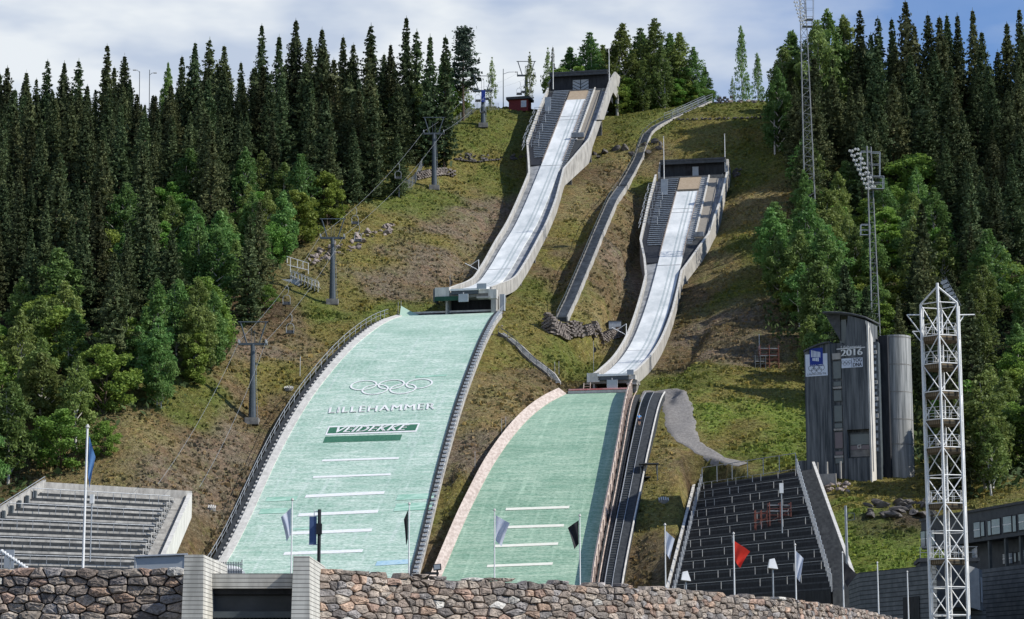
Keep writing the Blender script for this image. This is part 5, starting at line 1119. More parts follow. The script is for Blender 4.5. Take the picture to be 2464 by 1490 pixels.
# front left leg rises to the apex
apex=mv(4,MZ(690)); mb=MB(); mb.tube(mv(4,ztop),apex,.13,8)
for k in(3,5,1): mb.tube(apex-Vector((0,0,.3)),mv(k,ztop),.08,6)
mb.build('apex_frame',M['white'],ma)
for i,z in enumerate(lv):
    mb=MB()
    for k in range(6): mb.tube(mv(k,z),mv(k+1,z),.05,5)
    mb.build('ring_beam',M['white'],ma)
    if i<len(lv)-1:
        z2=lv[i+1]; mb=MB()
        for k in range(6):
            if (i+k)%2: mb.tube(mv(k,z),mv(k+1,z2),.05,5)
            else: mb.tube(mv(k+1,z),mv(k,z2),.05,5)
        mb.build('diagonal_brace',M['white'],ma)
        zc=(z+z2)/2
for i in range(1,len(lv)):
    z=lv[i]+.02
    if i in (3,5,7,8,9,10,11):
        mb=MB(); mb.prism([mv(k,z-.42,Rm-.18) for k in range(6)],(0,0,.50)); mb.build('platform',M['slat'],ma)
    mb=MB()
    for h_ in(.55,1.1):
        for k in range(6): mb.tube(mv(k,z+h_,Rm-.25),mv(k+1,z+h_,Rm-.25),.024,4)
    for k in range(6): mb.tube(mv(k,z,Rm-.25),mv(k,z+1.1,Rm-.25),.024,4); mb.tube(mv(k,z,Rm-.4).lerp(mv(k+1,z,Rm-.4),.5),mv(k,z+1.1,Rm-.4).lerp(mv(k+1,z+1.1,Rm-.4),.5),.03,4)
    if i in (3,5,7,8,10,11): mb.build('guard_rail',M['white'],ma)
mb=MB(); 
for s_ in(-.22,.22): mb.tube((mc.x+s_,195.3,mz0),(mc.x+s_,195.3,ztop-1),.04,5)
zz=mz0
while zz<ztop-1: mb.tube((mc.x-.22,195.3,zz),(mc.x+.22,195.3,zz),.025,4); zz+=.4
mb.build('ladder',M['white'],ma)
mb=MB(); a=mv(3,MZ(760)); b_=a+Vector((-1.25,0,.0)); mb.tube(a,b_,.06,5); mb.tube(b_,mv(3,MZ(806)),.055,5); a=mv(3,MZ(800)); b_=a+Vector((-.8,0,0)); mb.tube(a,b_,.055,5); mb.tube(b_,mv(3,MZ(826)),.05,5)
a=mv(0,MZ(756)); b_=a+Vector((1.45,.2,.06)); mb.tube(a,b_,.06,5); mb.tube(b_-Vector((.9,0,0)),mv(0,MZ(775)),.05,5); mb.build('outrigger',M['white'],ma)
mb=MB(); r_=random.Random(2)
for j in range(6):
    for i in range(3):
        c_=W(2269+ j*5.2+i*3.5,680+j*9.5-i*1.5,194.6); mb.tube(c_,c_+Vector((-.10,-.22,-.06)),.12,8,.17)
mb.build('floodlight_cluster',M['greypanel'],ma); mb=MB(); mb.tube(W(2266,672,195),W(2300,738,195),.06,5); mb.tube(W(2276,670,195),W(2312,736,195),.06,5); mb.build('cluster_frame',M['steeld'],ma)

# ---------------- grey timber building at the right ----------------
bl0=W(2216,1254,232); br0=W(2464,1213,209.8); zr=(bl0.z+br0.z)/2
dv=(br0-bl0); dv.z=0; ang=math.atan2(dv.y,dv.x); fb=Fr((bl0.x,bl0.y,0),ang)   # ex runs along the facade, ey points behind
Lb=dv.length; bu=thing('clubhouse','long dark grey timber building with two rows of windows behind the white mast','building',fb.p(Lb/2,3,8))
def uz(px,py):   # facade coordinates of a photo point
    d0=W(px,py,1.0); # ray
    # intersect ray with vertical plane through O along ex
    nrm=fb.ey; t=(fb.O.dot(nrm))/(d0.dot(nrm)); q=d0*t; return (q-fb.O).dot(fb.ex),q.z
def Z5(zx,zy): return ((1600+zx/2.7378)*.9856,(968+zy/2.7378)*.9856)
_,zb1=uz(*Z5(2300,950)); _,zb0=uz(*Z5(2400,1140))
fb.box('upper_storey',M['building'],bu,0,Lb+22,0,9,zb1,zr); fb.box('roof_edge',M['roofd'],bu,-.1,Lb+22,-.15,9,zr+.002,zr+.25)
fb.box('lower_storey',M['building'],bu,2.5,Lb+22,1.6,9,zb0-1,zb1-.002); 
for px in (2215,2325,2425): a,_=uz(*Z5(px,1040)); fb.box('post',M['steeld'],bu,a-.15,a+.15,.2,.5,zb0-.2,zb1-.003)
def bwin(x0,y0,x1,y1,dep=0):
    a0,z1=uz(*Z5(x0,y0)); a1,_=uz(*Z5(x1,y0)); _,z0=uz(*Z5(x0,y1)); a0,a1=min(a0,a1),max(a0,a1)
    wn=fb.box('window',M['black'],bu,a0-.12,a1+.12,dep-.06,dep-.002,z0-.1,z1+.1); fb.box('pane',M['glass'],wn,a0,a1,dep-.09,dep-.062,z0,z1)
    if a1-a0>.9: fb.box('mullion',M['white'],wn,a0,a1,dep-.11,dep-.092,(z0+z1)/2-.04,(z0+z1)/2+.04)
for w_ in [(1778,905,1805,1005),(1812,900,1868,1003),(2132,845,2172,945),(2180,842,2200,935),(2226,835,2244,930),(2252,825,2305,925),(2328,808,2382,912),(2392,800,2412,905),(2432,790,2500,895)]: bwin(*w_)
for w_ in [(2226,1052,2288,1120),(2300,1048,2312,1105),(2330,1040,2345,1098),(2355,1028,2420,1098),(2436,1015,2500,1085)]: bwin(*w_,dep=1.6)
fb.box('masonry_base',M['masonry'],bu,1.5,Lb+22,-1.2,9,-1,zb0)
# boarded bay with roof deck
bo_=W(2216,1395,206); fq=Fr((bo_.x,206,0),-math.radians(6)); zt0=W(2216,1343,206).z; zb_=W(2216,1462,206).z
a1=(2349-2216)*.0386; bay=thing('roof_deck_bay','dark boarded corner bay with a railed roof deck, behind the foot of the white mast','building',fq.p(2,2,2))
fq.box('wall',M['building'],bay,0,a1,0,6,zb_,zt0-.35); fq.box('roof',M['roofd'],bay,-.15,a1+.25,-.25,6.3,zt0-.348,zt0)
fq.box('lower_wall',M['masonry'],bay,.1,a1+.8,1.2,7,0,zb_-.002)
mb=MB(); 
mb.prism([fq.p(a1-.9,-.9,zb_),fq.p(a1+.1,-.6,zb_-.3),fq.p(a1+.6,1.6,zb_-.3),fq.p(a1-.9,1.6,zb_)],(0,0,zt0-zb_-.75)); mb.build('angled_oriel',mat('sunlit_boarding',(.30,.31,.31),(.38,.39,.39),2,.7),bay)  # sunlit right face of the bay, its light put into a paler board colour
mb=MB(); p0,p1=fq.p(a1+.13,-.58,zb_+.45),fq.p(a1+.56,1.35,zb_+.45); d_=(p1-p0)*.5; nn=Vector((d_.y,-d_.x,0)).normalized()*.03; mb.prism([lerp(p0,p1,.25)+nn,lerp(p0,p1,.75)+nn,lerp(p0,p1,.75)+nn+Vector((0,0,2.3)),lerp(p0,p1,.25)+nn+Vector((0,0,2.3))],nn); mb.build('white_panel',M['white'],bay)
wn=fq.box('window',M['black'],bay,.35,1.05,-.05,-.002,W(2216,1448,206).z,W(2216,1388,206).z); fq.box('pane',M['glass'],wn,.42,.98,-.08,-.052,W(2216,1446,206).z,W(2216,1390,206).z)
mb=MB()
for s0,s1 in((fq.p(0,-.1,zt0),fq.p(a1+.1,-.1,zt0)),(fq.p(a1+.1,-.1,zt0),fq.p(a1+.1,5,zt0))):
    for h_ in(.5,1.): mb.tube(s0+Vector((0,0,h_)),s1+Vector((0,0,h_)),.035,4)
    for k in range(7): p=lerp(s0,s1,k/6); mb.tube(p,p+Vector((0,0,1)),.035,4)
mb.build('deck_railing',M['steel'],bay)
# low masonry wall in front
lw=thing('masonry_wall','low grey block wall with a dark doorway, right of the black grandstand','wall',(W(2130,1430,215).x,215,2))
A_=W(2042,1388,222);B_=W(2068,1378,214);C_=W(2240,1360,200)
for a,b_ in((A_,B_),(B_,C_)):
    d=(b_-a); d.z=0; s_=Vector((-d.y,d.x,0)).normalized()*.5; mb=MB(); mb.add([Vector((a.x,a.y,1)),Vector((b_.x,b_.y,1)),b_,a]+[p+s_ for p in(Vector((a.x,a.y,1)),Vector((b_.x,b_.y,1)),b_,a)],[(0,1,2,3),(7,6,5,4),(0,4,5,1),(1,5,6,2),(2,6,7,3),(3,7,4,0)]); mb.build('wall_face',M['masonry'],lw)
a=lerp(B_,C_,.62);b_=lerp(B_,C_,.84); d=(b_-a); d.z=0; nn=Vector((d.y,-d.x,0)).normalized()*.04; zd=W(2230,1455,204).z; mb=MB(); mb.prism([Vector((a.x,a.y,1))+nn,Vector((b_.x,b_.y,1))+nn,Vector((b_.x,b_.y,zd+.7))+nn,Vector((a.x,a.y,zd+.7))+nn],nn); mb.build('doorway',M['black'],lw)
# ---------------- trees ----------------
def card(vs,fs,c,d1,d2):
    b=len(vs); vs.extend([c-d1-d2,c+d1-d2*.6,c+d1*.8+d2,c-d1*.7+d2*.8]); fs.append((b,b+1,b+2,b+3))
def rv(r,s): return Vector((r.gauss(0,s),r.gauss(0,s),r.gauss(0,s)))
def spruce_crown(seed,Ht=20.,R=2.5,slim=.85,zb=.06,gap=.0,dens=1.):
    r=random.Random(seed); vs=[];fs=[]; z=zb*Ht; lop=[r.uniform(.72,1.22) for _ in range(8)]
    while z<Ht*.985:
        f=z/Ht; rad=R*min(1.,(1-f)/.66)**slim*(.93+.16*math.sin(z*1.3+seed))*r.uniform(.85,1.12)+.08
        if f<.12: rad*=.8
        nb=int((8+5*(1-f)) *dens)
        for k in range(nb):
            if r.random()<gap: continue
            a=2*math.pi*(k+r.random()*.8)/nb; L=rad*r.uniform(.62,1.18)*lop[int(a/(2*math.pi)*8)%8]; ca,sa=math.cos(a),math.sin(a); dr=Vector((ca,sa,0)); pe=Vector((-sa,ca,0))
            n=max(2,int(L/.27)); base=z+r.uniform(-.15,.15)
            for i in range(n):
                t=(i+.6+r.uniform(-.2,.2))/n
                if t<.35 and f<.8: continue
                rr=L*t; droop=-.42*rr*(1.2-.55*t); 
                if i>=n-1: droop+=.14
                c=Vector((ca*rr,sa*rr,base+droop)); w=.19*(1.3-t*.75)
                card(vs,fs,c+pe*r.uniform(-.10,.10),dr*(.19+r.uniform(0,.07))+Vector((0,0,-.09)),pe*w+Vector((0,0,r.uniform(-.09,.05))))
                if t>.4:
                    for s_ in (-1,1):
                        if r.random()<.62: card(vs,fs,c+pe*s_*w*.8+Vector((0,0,-.12)),pe*s_*(.12+.08*r.random())+dr*.08,Vector((r.uniform(-.05,.05),r.uniform(-.05,.05),-.13-.10*r.random())))
        z+=(.33+.16*(1-f))*r.uniform(.85,1.2)
    for i in range(4): card(vs,fs,Vector((0,0,Ht-.1+i*.13)),Vector((.06-.01*i,0,0)),Vector((0,.02,.11)))
    for i in range(int(Ht*12)):
        z=r.uniform(.03,.88)*Ht; rad=R*min(1.,(1-z/Ht)/.55)**slim*.42; a=r.uniform(0,6.283); c=Vector((rad*math.cos(a)*r.random(),rad*math.sin(a)*r.random(),z-.3)); card(vs,fs,c,rv(r,.22),rv(r,.26))
    return vs,fs
def mesh_of(name,vs,fs,m):
    me=bpy.data.meshes.new(name); me.from_pydata([tuple(v) for v in vs],[],fs); me.materials.append(m); me.update(); return me
def trunk_mesh(name,Ht,r0,m,bend=.0,limbs=None,seed=1):
    r=random.Random(seed); mb=MB(); p=Vector((0,0,-.6)); n=7; 
    pts=[Vector((bend*math.sin(k/n*3+seed),bend*math.cos(k/n*2.3+seed)-bend,Ht*k/n-.6*(k==0))) for k in range(n+1)]
    for k in range(n): mb.tube(pts[k],pts[k+1],r0*(1-.9*k/n),7,r0*(1-.9*(k+1)/n))
    for (a,b_,rr) in limbs or []: mb.tube(a,b_,rr,5,rr*.35)
    me=bpy.data.meshes.new(name); me.from_pydata(mb.v,[],mb.f); me.materials.append(m); me.update(); return me
def leafy_crown(seed,Ht,R,z0,shape='birch',n=3200,leaf=.26,clumps=46,weep=.0,sparse=0.):
    r=random.Random(seed); vs=[];fs=[]; limbs=[]; cl=[]
    for i in range(clumps):
        f=(i+r.random())/clumps; z=z0+(Ht-z0)*f**.92
        if shape=='birch': prof=math.sin(min(1,(f*.92+.12))*math.pi)**.65*(1-.35*f)
        elif shape=='cone': prof=(1-f)**.7*.95+.06
        else: prof=math.sin((f*.86+.13)*math.pi)**.5
        a=r.uniform(0,6.283); q=R*prof*math.sqrt(r.uniform(.08,1)); c=Vector((q*math.cos(a),q*math.sin(a),z+r.uniform(-.4,.4))); s_=R*r.uniform(.18,.34)*(.65+.5*prof); cl.append((c,s_))
        if i%3==0: limbs.append((Vector((0,0,max(z0*.5,z-q*.9-.8))),c,.05+.05*(1-f)))
    per=int(n/clumps)
    for c,s_ in cl:
        m_=int(per*(s_/(R*.26))**1.6*r.uniform(.6,1.3))
        for _ in range(m_):
            d=rv(r,1); d.normalize(); q=s_*r.random()**.40; p=c+Vector((d.x*q,d.y*q,d.z*q*.8)); 
            if weep and d.z<.2: p.z-=weep*r.random()*1.6; 
            u=rv(r,1).normalized()*leaf*r.uniform(.5,1.1); w=u.cross(rv(r,1)).normalized()*leaf*r.uniform(.4,.8)
            if weep: u.z-=leaf*.5
            card(vs,fs,p,u,w)
    return vs,fs,limbs
PROTO={}
def proto(kind,H0,crown,trunk): PROTO.setdefault(kind,[]).append((H0,crown,trunk))
for i,(h_,R,sl_,gp_) in enumerate([(20,3.1,.85,.0),(20,2.7,.95,.04),(20,3.5,.85,.03),(20,2.5,.9,.08),(20,3.0,.75,.10),(20,3.3,.95,.02)]):
    v,f=spruce_crown(20+i,h_,R,sl_,.04,gp_); proto('spruce',h_,mesh_of('spruce_crown',v,f,M['spruce']),trunk_mesh('spruce_trunk',h_*.97,.24,M['bark'],.05,seed=i))
for i,(R,gp_) in enumerate([(2.4,.28),(2.9,.25),(2.1,.34)]):   # thin, see-through tops
    v,f=spruce_crown(40+i,20,R,.75,.10,gp_,.8); proto('thin_spruce',20,mesh_of('spruce_crown',v,f,M['spruce']),trunk_mesh('spruce_trunk',19.5,.2,M['bark'],.1,seed=i+9))
for i,(h_,R,z0,wp,nl) in enumerate([(14,2.7,2.4,.5,4200),(14,2.3,3.0,.7,3600),(14,3.1,2.0,.3,4600),(14,2.5,1.2,.4,4200)]):
    v,f,lb=leafy_crown(60+i,h_,R,z0,'birch',int(nl*1.7),.17,70,wp); proto('birch',h_,mesh_of('birch_crown',v,f,M['birch']),trunk_mesh('birch_trunk',h_*.95,.15,M['birchbark'],.3,lb,i))
for i,(h_,R,z0) in enumerate([(9,2.9,.6),(9,2.5,.4),(9,3.3,.5)]):
    v,f,lb=leafy_crown(80+i,h_,R,z0,'round',6500,.17,54,.0); proto('bush',h_,mesh_of('bush_crown',v,f,M['bush']),trunk_mesh('bush_trunk',h_*.8,.14,M['bark'],.25,lb,i))
v,f,lb=leafy_crown(99,14,2.2,1.5,'birch',1700,.20,40,1.1); proto('weeping',14,mesh_of('birch_crown',v,f,M['birch']),trunk_mesh('birch_trunk',13.4,.13,M['birchbark'],.2,lb,4))
v,f,lb=leafy_crown(98,14,2.7,1.0,'cone',2600,.20,54,1.1); proto('weeping',14,mesh_of('birch_crown',v,f,M['birch']),trunk_mesh('birch_trunk',13.4,.15,M['birchbark'],.2,lb,5))
for i in range(3):
    v,f,lb=leafy_crown(120+i,18,2.5-.2*i,1.2,'birch',8000,.16,80,.9); proto('ridge_birch',18,mesh_of('birch_crown',v,f,M['birch']),trunk_mesh('birch_trunk',17.2,.15,M['birchbark'],.3,lb,i+20))
# the pine: bare lower trunk, layered plates of needles
r=random.Random(5); vs=[];fs=[];lb=[]
for k in range(46):
    f=k/46; z=7.+12.8*f; rad=(2.9*(1-f)**.8+.25)*r.uniform(.6,1.15); a=k*2.4+r.random(); c=Vector((rad*math.cos(a)*.75,rad*math.sin(a)*.75,z)); lb.append((Vector((0,0,z-.5)),c,.06))
    for _ in range(62):
        p=c+Vector((r.gauss(0,.6),r.gauss(0,.6),r.gauss(0,.22))); card(vs,fs,p,rv(r,.14),rv(r,.14))
proto('pine',20,mesh_of('pine_crown',vs,fs,M['pine']),trunk_mesh('pine_trunk',19.4,.24,M['bark'],.1,lb,3))
TN={'spruce':('spruce_tree','spruce'),'thin_spruce':('spruce_tree','spruce'),'birch':('birch_tree','birch'),'bush':('leafy_tree','leafy tree'),'weeping':('birch_tree','birch'),'ridge_birch':('birch_tree','birch'),'pine':('pine_tree','pine')}
TREES=[]
def tree(kind,x,y,h,label,group=None,wide=1.,idx=None,rot=None,z=None):
    pr=PROTO[kind]; H0,cm,tm=pr[idx if idx is not None else random.randrange(len(pr))]
    s_=h/H0; root=bpy.data.objects.new(TN[kind][0],None); root.location=(x,y,H(x,y)-.1 if z is None else z); root.scale=(s_*wide,s_*wide,s_); root.rotation_euler=(0,0,random.uniform(0,6.28) if rot is None else rot); root.empty_display_size=.3
    S.collection.objects.link(root); tag(root,label,TN[kind][1],group)
    for nm,me in(('trunk',tm),('crown',cm)):
        o=bpy.data.objects.new(nm,me); S.collection.objects.link(o); o.parent=root
    TREES.append((x,y)); return root
def skytree(kind,px,top,D,label,group=None,wide=1.,idx=None):
    t=W(px,top,D); bz=H(t.x,t.y); h=t.z-bz
    return tree(kind,t.x,t.y,max(h,3),label,group,wide*(min(1.,14/h)**.3 if kind=='spruce' else 1),idx)
SKL=[(0,178),(18,160),(64,170),(88,190),(115,145),(155,148),(190,142),(230,215),(258,108),(300,130),(330,225),(470,100),(505,92),(540,108),(438,135),(580,150),(630,60),(672,85),(712,48),(745,85),(775,68),(826,86),(850,105),(893,58),(940,105),(978,42),(1003,72),(1035,85),(1072,88)]
gL='spruces along the skyline of the left forest'
lbl={630:'broad dark spruce rising above the left skyline, left of the middle',712:'tall narrow spruce on the left skyline, second highest there',978:'tallest spruce of the left skyline, near its right end',893:'slender spruce with open branches on the left skyline, left of the tallest',258:'spruce standing alone with wide lower boughs on the far left skyline',300:'leaning-topped spruce just right of the wide-boughed one on the far left skyline',1072:'thin spruce with open branches next to the lone pine',775:'pointed spruce on the left skyline, in the middle of the run'}
for i,(px,tp) in enumerate(SKL):
    D=random.uniform(436,452); skytree('thin_spruce' if px in(893,1072,1003,258,115,190,505) else 'spruce',px,tp,D,lbl.get(px,'dark spruce whose top breaks the left skyline'),gL if px not in lbl else None,wide=1.12)
skytree('pine',1116,62,462,'lone pine with bare lower trunk and layered crown, right end of the left forest',idx=0,wide=1.15)
skytree('birch',405,155,448,'pale drooping birch top among spruces on the left skyline',wide=.6)
skytree('weeping',1184,140,478,'slim see-through birch behind the second chairlift tower',idx=0,wide=.75)
# behind the start house
for px,tp,D,k,lb_ in [(1275,128,478,'weeping','thin birch left of the hilltop start house'),(1318,118,484,'weeping','dark narrow birch just left of the start house flagpole'),(1330,112,492,'thin_spruce','dark spruce behind the left flagpole of the hilltop start house'),(1372,115,492,'birch','birch behind the left half of the start house roof'),(1418,80,490,'birch','tall birch rising behind the middle of the start house'),(1450,110,494,'birch','birch behind the right flagpole of the start house'),(1498,58,486,'birch','broad tall birch right of the start house'),(1540,70,492,'birch','birch with a pale trunk in the clump right of the start house'),(1575,48,487,'birch','tallest birch of the clump right of the start house'),(1612,80,492,'birch','birch in the middle of the clump right of the start house'),(1635,78,488,'birch','dense birch toward the right end of the hilltop clump'),(1668,115,486,'birch','rounded birch near the right end of the hilltop clump'),(1696,160,488,'birch','smallest birch at the right edge of the hilltop clump')]:
    skytree('ridge_birch' if k=='birch' else k,px,tp,D,lb_,None,wide=.7 if k!='birch' else 1.75)
for px,tp,D in [(1520,120,495),(1560,110,498),(1600,130,498),(1395,140,500),(1440,150,500),(1650,150,497),(1480,130,498),(1590,100,480),(1550,140,480)]: skytree('ridge_birch',px,tp,D,'birch in the second row of the hilltop clump','hilltop birches, second row',wide=1.5)
for px,tp,D,w in [(1490,205,480,1.6),(1515,190,482,1.7),(1542,200,483,1.6),(1568,185,484,1.8),(1597,200,484,1.6),(1622,190,485,1.8),(1650,205,485,1.6),(1675,200,486,1.6),(1700,215,486,1.5),(1390,165,486,1.2),(1350,165,485,1.1)]: skytree('bush',px,tp,D,'low leafy growth under the hilltop birches, right of the start house','bushes under the hilltop birches',wide=w)
skytree('weeping',1783,66,486,'tall weeping birch standing alone against the sky on the right ridge',idx=1,wide=.62); skytree('weeping',1822,130,489,'lower weeping birch beside the tall solitary one on the right ridge',idx=1,wide=.75); skytree('weeping',1762,185,489,'small weeping birch left of the tall solitary one on the right ridge',idx=0,wide=.8)
SKR=[(1905,80,'birch'),(1885,120,'birch'),(1870,165,'birch'),(1990,30,'birch'),(1965,60,'birch'),(2030,42,'birch'),(2068,22,'thin_spruce'),(2112,42,'thin_spruce'),(2145,45,'spruce'),(2178,0,'spruce'),(2232,30,'spruce'),(2260,40,'spruce'),(2278,34,'spruce'),(2303,34,'spruce'),(2340,22,'spruce'),(2362,75,'spruce'),(2400,120,'spruce'),(2422,55,'spruce'),(2452,22,'spruce'),(2475,60,'spruce'),(2200,60,'spruce'),(2095,80,'spruce')]
lbr={2178:'tallest spruce on the right skyline, reaching the top edge',2068:'open-branched spruce on the right skyline, right of the birches',1990:'rounded green birch on the right skyline beside the tall floodlight mast',2452:'spruce at the far right end of the skyline under the blue patch'}
for px,tp,k in SKR: skytree(k,px,tp,random.uniform(436,452),lbr.get(px,('dark spruce' if k!='birch' else 'green birch')+' whose top breaks the right skyline'),None if px in lbr else('spruces' if k!='birch' else 'birches')+' along the skyline of the right forest',wide=1.12)
# ---- filling the two forests
def inpoly(x,y,P):
    c=False; n=len(P)
    for i in range(n):
        a,b_=P[i],P[(i+1)%n]
        if (a[1]>y)!=(b_[1]>y) and x<(b_[0]-a[0])*(y-a[1])/(b_[1]-a[1])+a[0]: c=not c
    return c
PL=[(-250,1260),(0,1235),(90,1170),(205,1150),(275,1030),(395,1005),(500,915),(560,850),(640,735),(690,612),(760,560),(850,512),(955,468),(995,400),(1040,330),(1110,268),(1112,250),(900,240),(500,240),(100,330),(-250,420)]
PR=[(1868,235),(1885,300),(1925,400),(1935,480),(1925,560),(1880,620),(1835,700),(1842,800),(1930,880),(1945,1105),(2120,1120),(2240,1130),(2300,1235),(2620,1225),(2620,300),(2300,230),(1950,220)]
def decid(px,py):
    B=[(60,950,170),(180,1080,120),(20,1120,130),(390,930,110),(470,870,80),(520,700,90),(620,620,80),(660,560,60),(720,560,70),(430,600,70),(290,700,60),(1060,300,70),(1020,250,60),(990,340,50),(100,340,60),(230,280,50),(560,560,60),
       (1900,640,90),(1980,700,110),(1850,760,80),(2080,640,90),(2180,560,90),(2120,760,90),(2230,640,70),(2420,820,110),(2464,950,110),(1980,560,70),(1990,850,120),(1900,200,70),(1960,130,80),(2360,1130,80),(2420,1080,80),(2100,820,90)]
    return any((px-a)**2+(py-b_)**2<c*c for a,b_,c in B)
sx_=[a for a,_ in SKL]; sy_=[b_ for _,b_ in SKL]
o_=sorted(zip(sx_,sy_)); sx_=[a for a,_ in o_]; sy_=[b_ for _,b_ in o_]
o2=sorted((a,b_) for a,b_,_ in SKR); rx_=[a for a,_ in o2]; ry_=[b_ for _,b_ in o2]
def zone(px,py):
    if px<1232:
        a='at the far left edge' if px<120 else 'above the tall left flagpole' if px<290 else 'left of the nearest chairlift tower' if px<450 else 'above the nearest chairlift tower' if px<620 else 'above the white viewing steps' if px<760 else 'above the boulder outcrop' if px<900 else 'right end of the left forest'
    else: a='behind the tall floodlight mast' if px<2010 else 'by the tilted floodlights' if px<2180 else 'behind the white mast' if px<2340 else 'at the far right edge'
    b_='high up near the skyline' if py<420 else 'halfway up' if py<720 else 'low on the hill'
    return a+', '+b_
def fill(P,xr,yr,sky,count,side,step):
    cnt=0; cells=[]
    y=yr[0]
    while y<yr[1]:
        x=xr[0]
        while x<xr[1]:
            cells.append((x+random.uniform(-.42,.42)*step,y+random.uniform(-.42,.42)*step)); x+=step
        y+=step*.95
    for x,y in cells:
        z=H(x,y); px,py=proj((x,y,z))
        if not(-130<px<2600) or not inpoly(px,py,P): continue
        if side=='L' and px<-60: continue
        if side=='R' and px>2530: continue
        if min((x-a)**2+(y-b_)**2 for a,b_ in TREES[-60:])<6: continue
        dec=decid(px,py+random.uniform(-30,20))
        if side=='R' and 1930<px<2250 and py>980 : continue
        mpx=F/y; sk=float(np.interp(px,*sky))
        if dec: kind=random.choice(('birch','birch','bush')); h=random.uniform(9,14.5) if kind=='birch' else random.uniform(6.5,10)
        else: kind='spruce'; h=random.uniform(14,22)
        h=min(h,(py-(sk+random.uniform(15,70)))/mpx)
        if h<4: continue
        if kind=='spruce': lab='dark spruce deep in the dense forest on the %s slope'%('left' if side=='L' else 'right'); gp_='spruces of the %s forest'%('left' if side=='L' else 'right')
        else:
            lo_='lower' if py>700 else 'upper'; lab='green %s in the %s part of the %s forest edge'%('birch' if kind=='birch' else 'leafy tree',lo_,'left' if side=='L' else 'right'); gp_='%s in the %s part of the %s forest edge'%('birches' if kind=='birch' else 'leafy trees',lo_,'left' if side=='L' else 'right')
        zone_=zone(px,py); hc='short ' if h<8.5 else 'tall ' if h>16.5 else ''; lab=hc+(lab.split(' deep in')[0].split(' in the ')[0])+' '+zone_; gp_=hc+gp_.split(' of the')[0].split(' in the')[0]+' '+zone_; tree(kind,x,y,h,lab,gp_,wide=(random.uniform(1.0,1.3) if kind=='spruce' else random.uniform(1.25,1.65))); cnt+=1
    return cnt
nl=fill(PL,(-125,0),(276,470),(sx_,sy_),0,'L',6.5)
nr=fill(PR,(40,125),(266,460),(rx_,ry_),0,'R',6.7)
print('fill',nl,nr,'trees',len(TREES))
# undergrowth of the forest floor, one mass
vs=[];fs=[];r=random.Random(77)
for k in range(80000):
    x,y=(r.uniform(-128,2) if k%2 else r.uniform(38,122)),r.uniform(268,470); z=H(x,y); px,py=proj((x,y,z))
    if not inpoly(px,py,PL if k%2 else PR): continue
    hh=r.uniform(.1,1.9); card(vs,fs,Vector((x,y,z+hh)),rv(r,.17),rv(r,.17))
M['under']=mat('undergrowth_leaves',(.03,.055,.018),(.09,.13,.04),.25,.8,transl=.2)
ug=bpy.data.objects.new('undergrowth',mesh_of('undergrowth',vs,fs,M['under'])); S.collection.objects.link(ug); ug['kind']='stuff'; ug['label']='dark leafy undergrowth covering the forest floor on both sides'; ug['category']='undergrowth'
for px,py,h in [(1893,330,15),(1918,400,17),(1935,455,19),(1945,520,20),(1948,585,20),(1940,640,17),(1960,480,21),(1905,360,16),(1950,700,16),(1930,760,14),(1955,830,13)]:
    q=hit(px,py); tree('spruce' if py<600 else 'birch',q.x,q.y,h,'tall tree at the inner edge of the right forest, shading the grassy bank','trees at the inner edge of the right forest',1.2)
# distinct trees along the open slope
for px,py,D,kind,h,lb_,w in [(655,640,None,'bush',7.5,'bright green rounded tree above the white viewing steps',1.),(720,560,None,'bush',5,'small bright tree left of the second chairlift tower head',1.),(640,745,None,'bush',4,'dark low bush beside the middle chairlift cable',1.3),(470,925,None,'bush',8,'bright green rounded tree jutting out at the lower left forest edge',1.),(385,985,None,'birch',11,'weeping birch with a white trunk at the lower left forest edge',1.),(540,840,None,'bush',6,'yellow-green small tree by the head of the nearest chairlift tower',.7),(250,1100,None,'bush',5,'leafy bush above the back wall of the left grandstand',1.2),(1095,275,None,'bush',4,'light bush under the lone pine by the mesh fence',1.2),(955,470,None,'spruce',12,'spruce with boughs to the ground at the forest corner by the mesh fence',1.3),(1075,300,None,'bush',5,'light green bush behind the mesh fence',1.)]:
    q=hit(px,py); tree(kind,q.x,q.y,h,lb_,None,w)
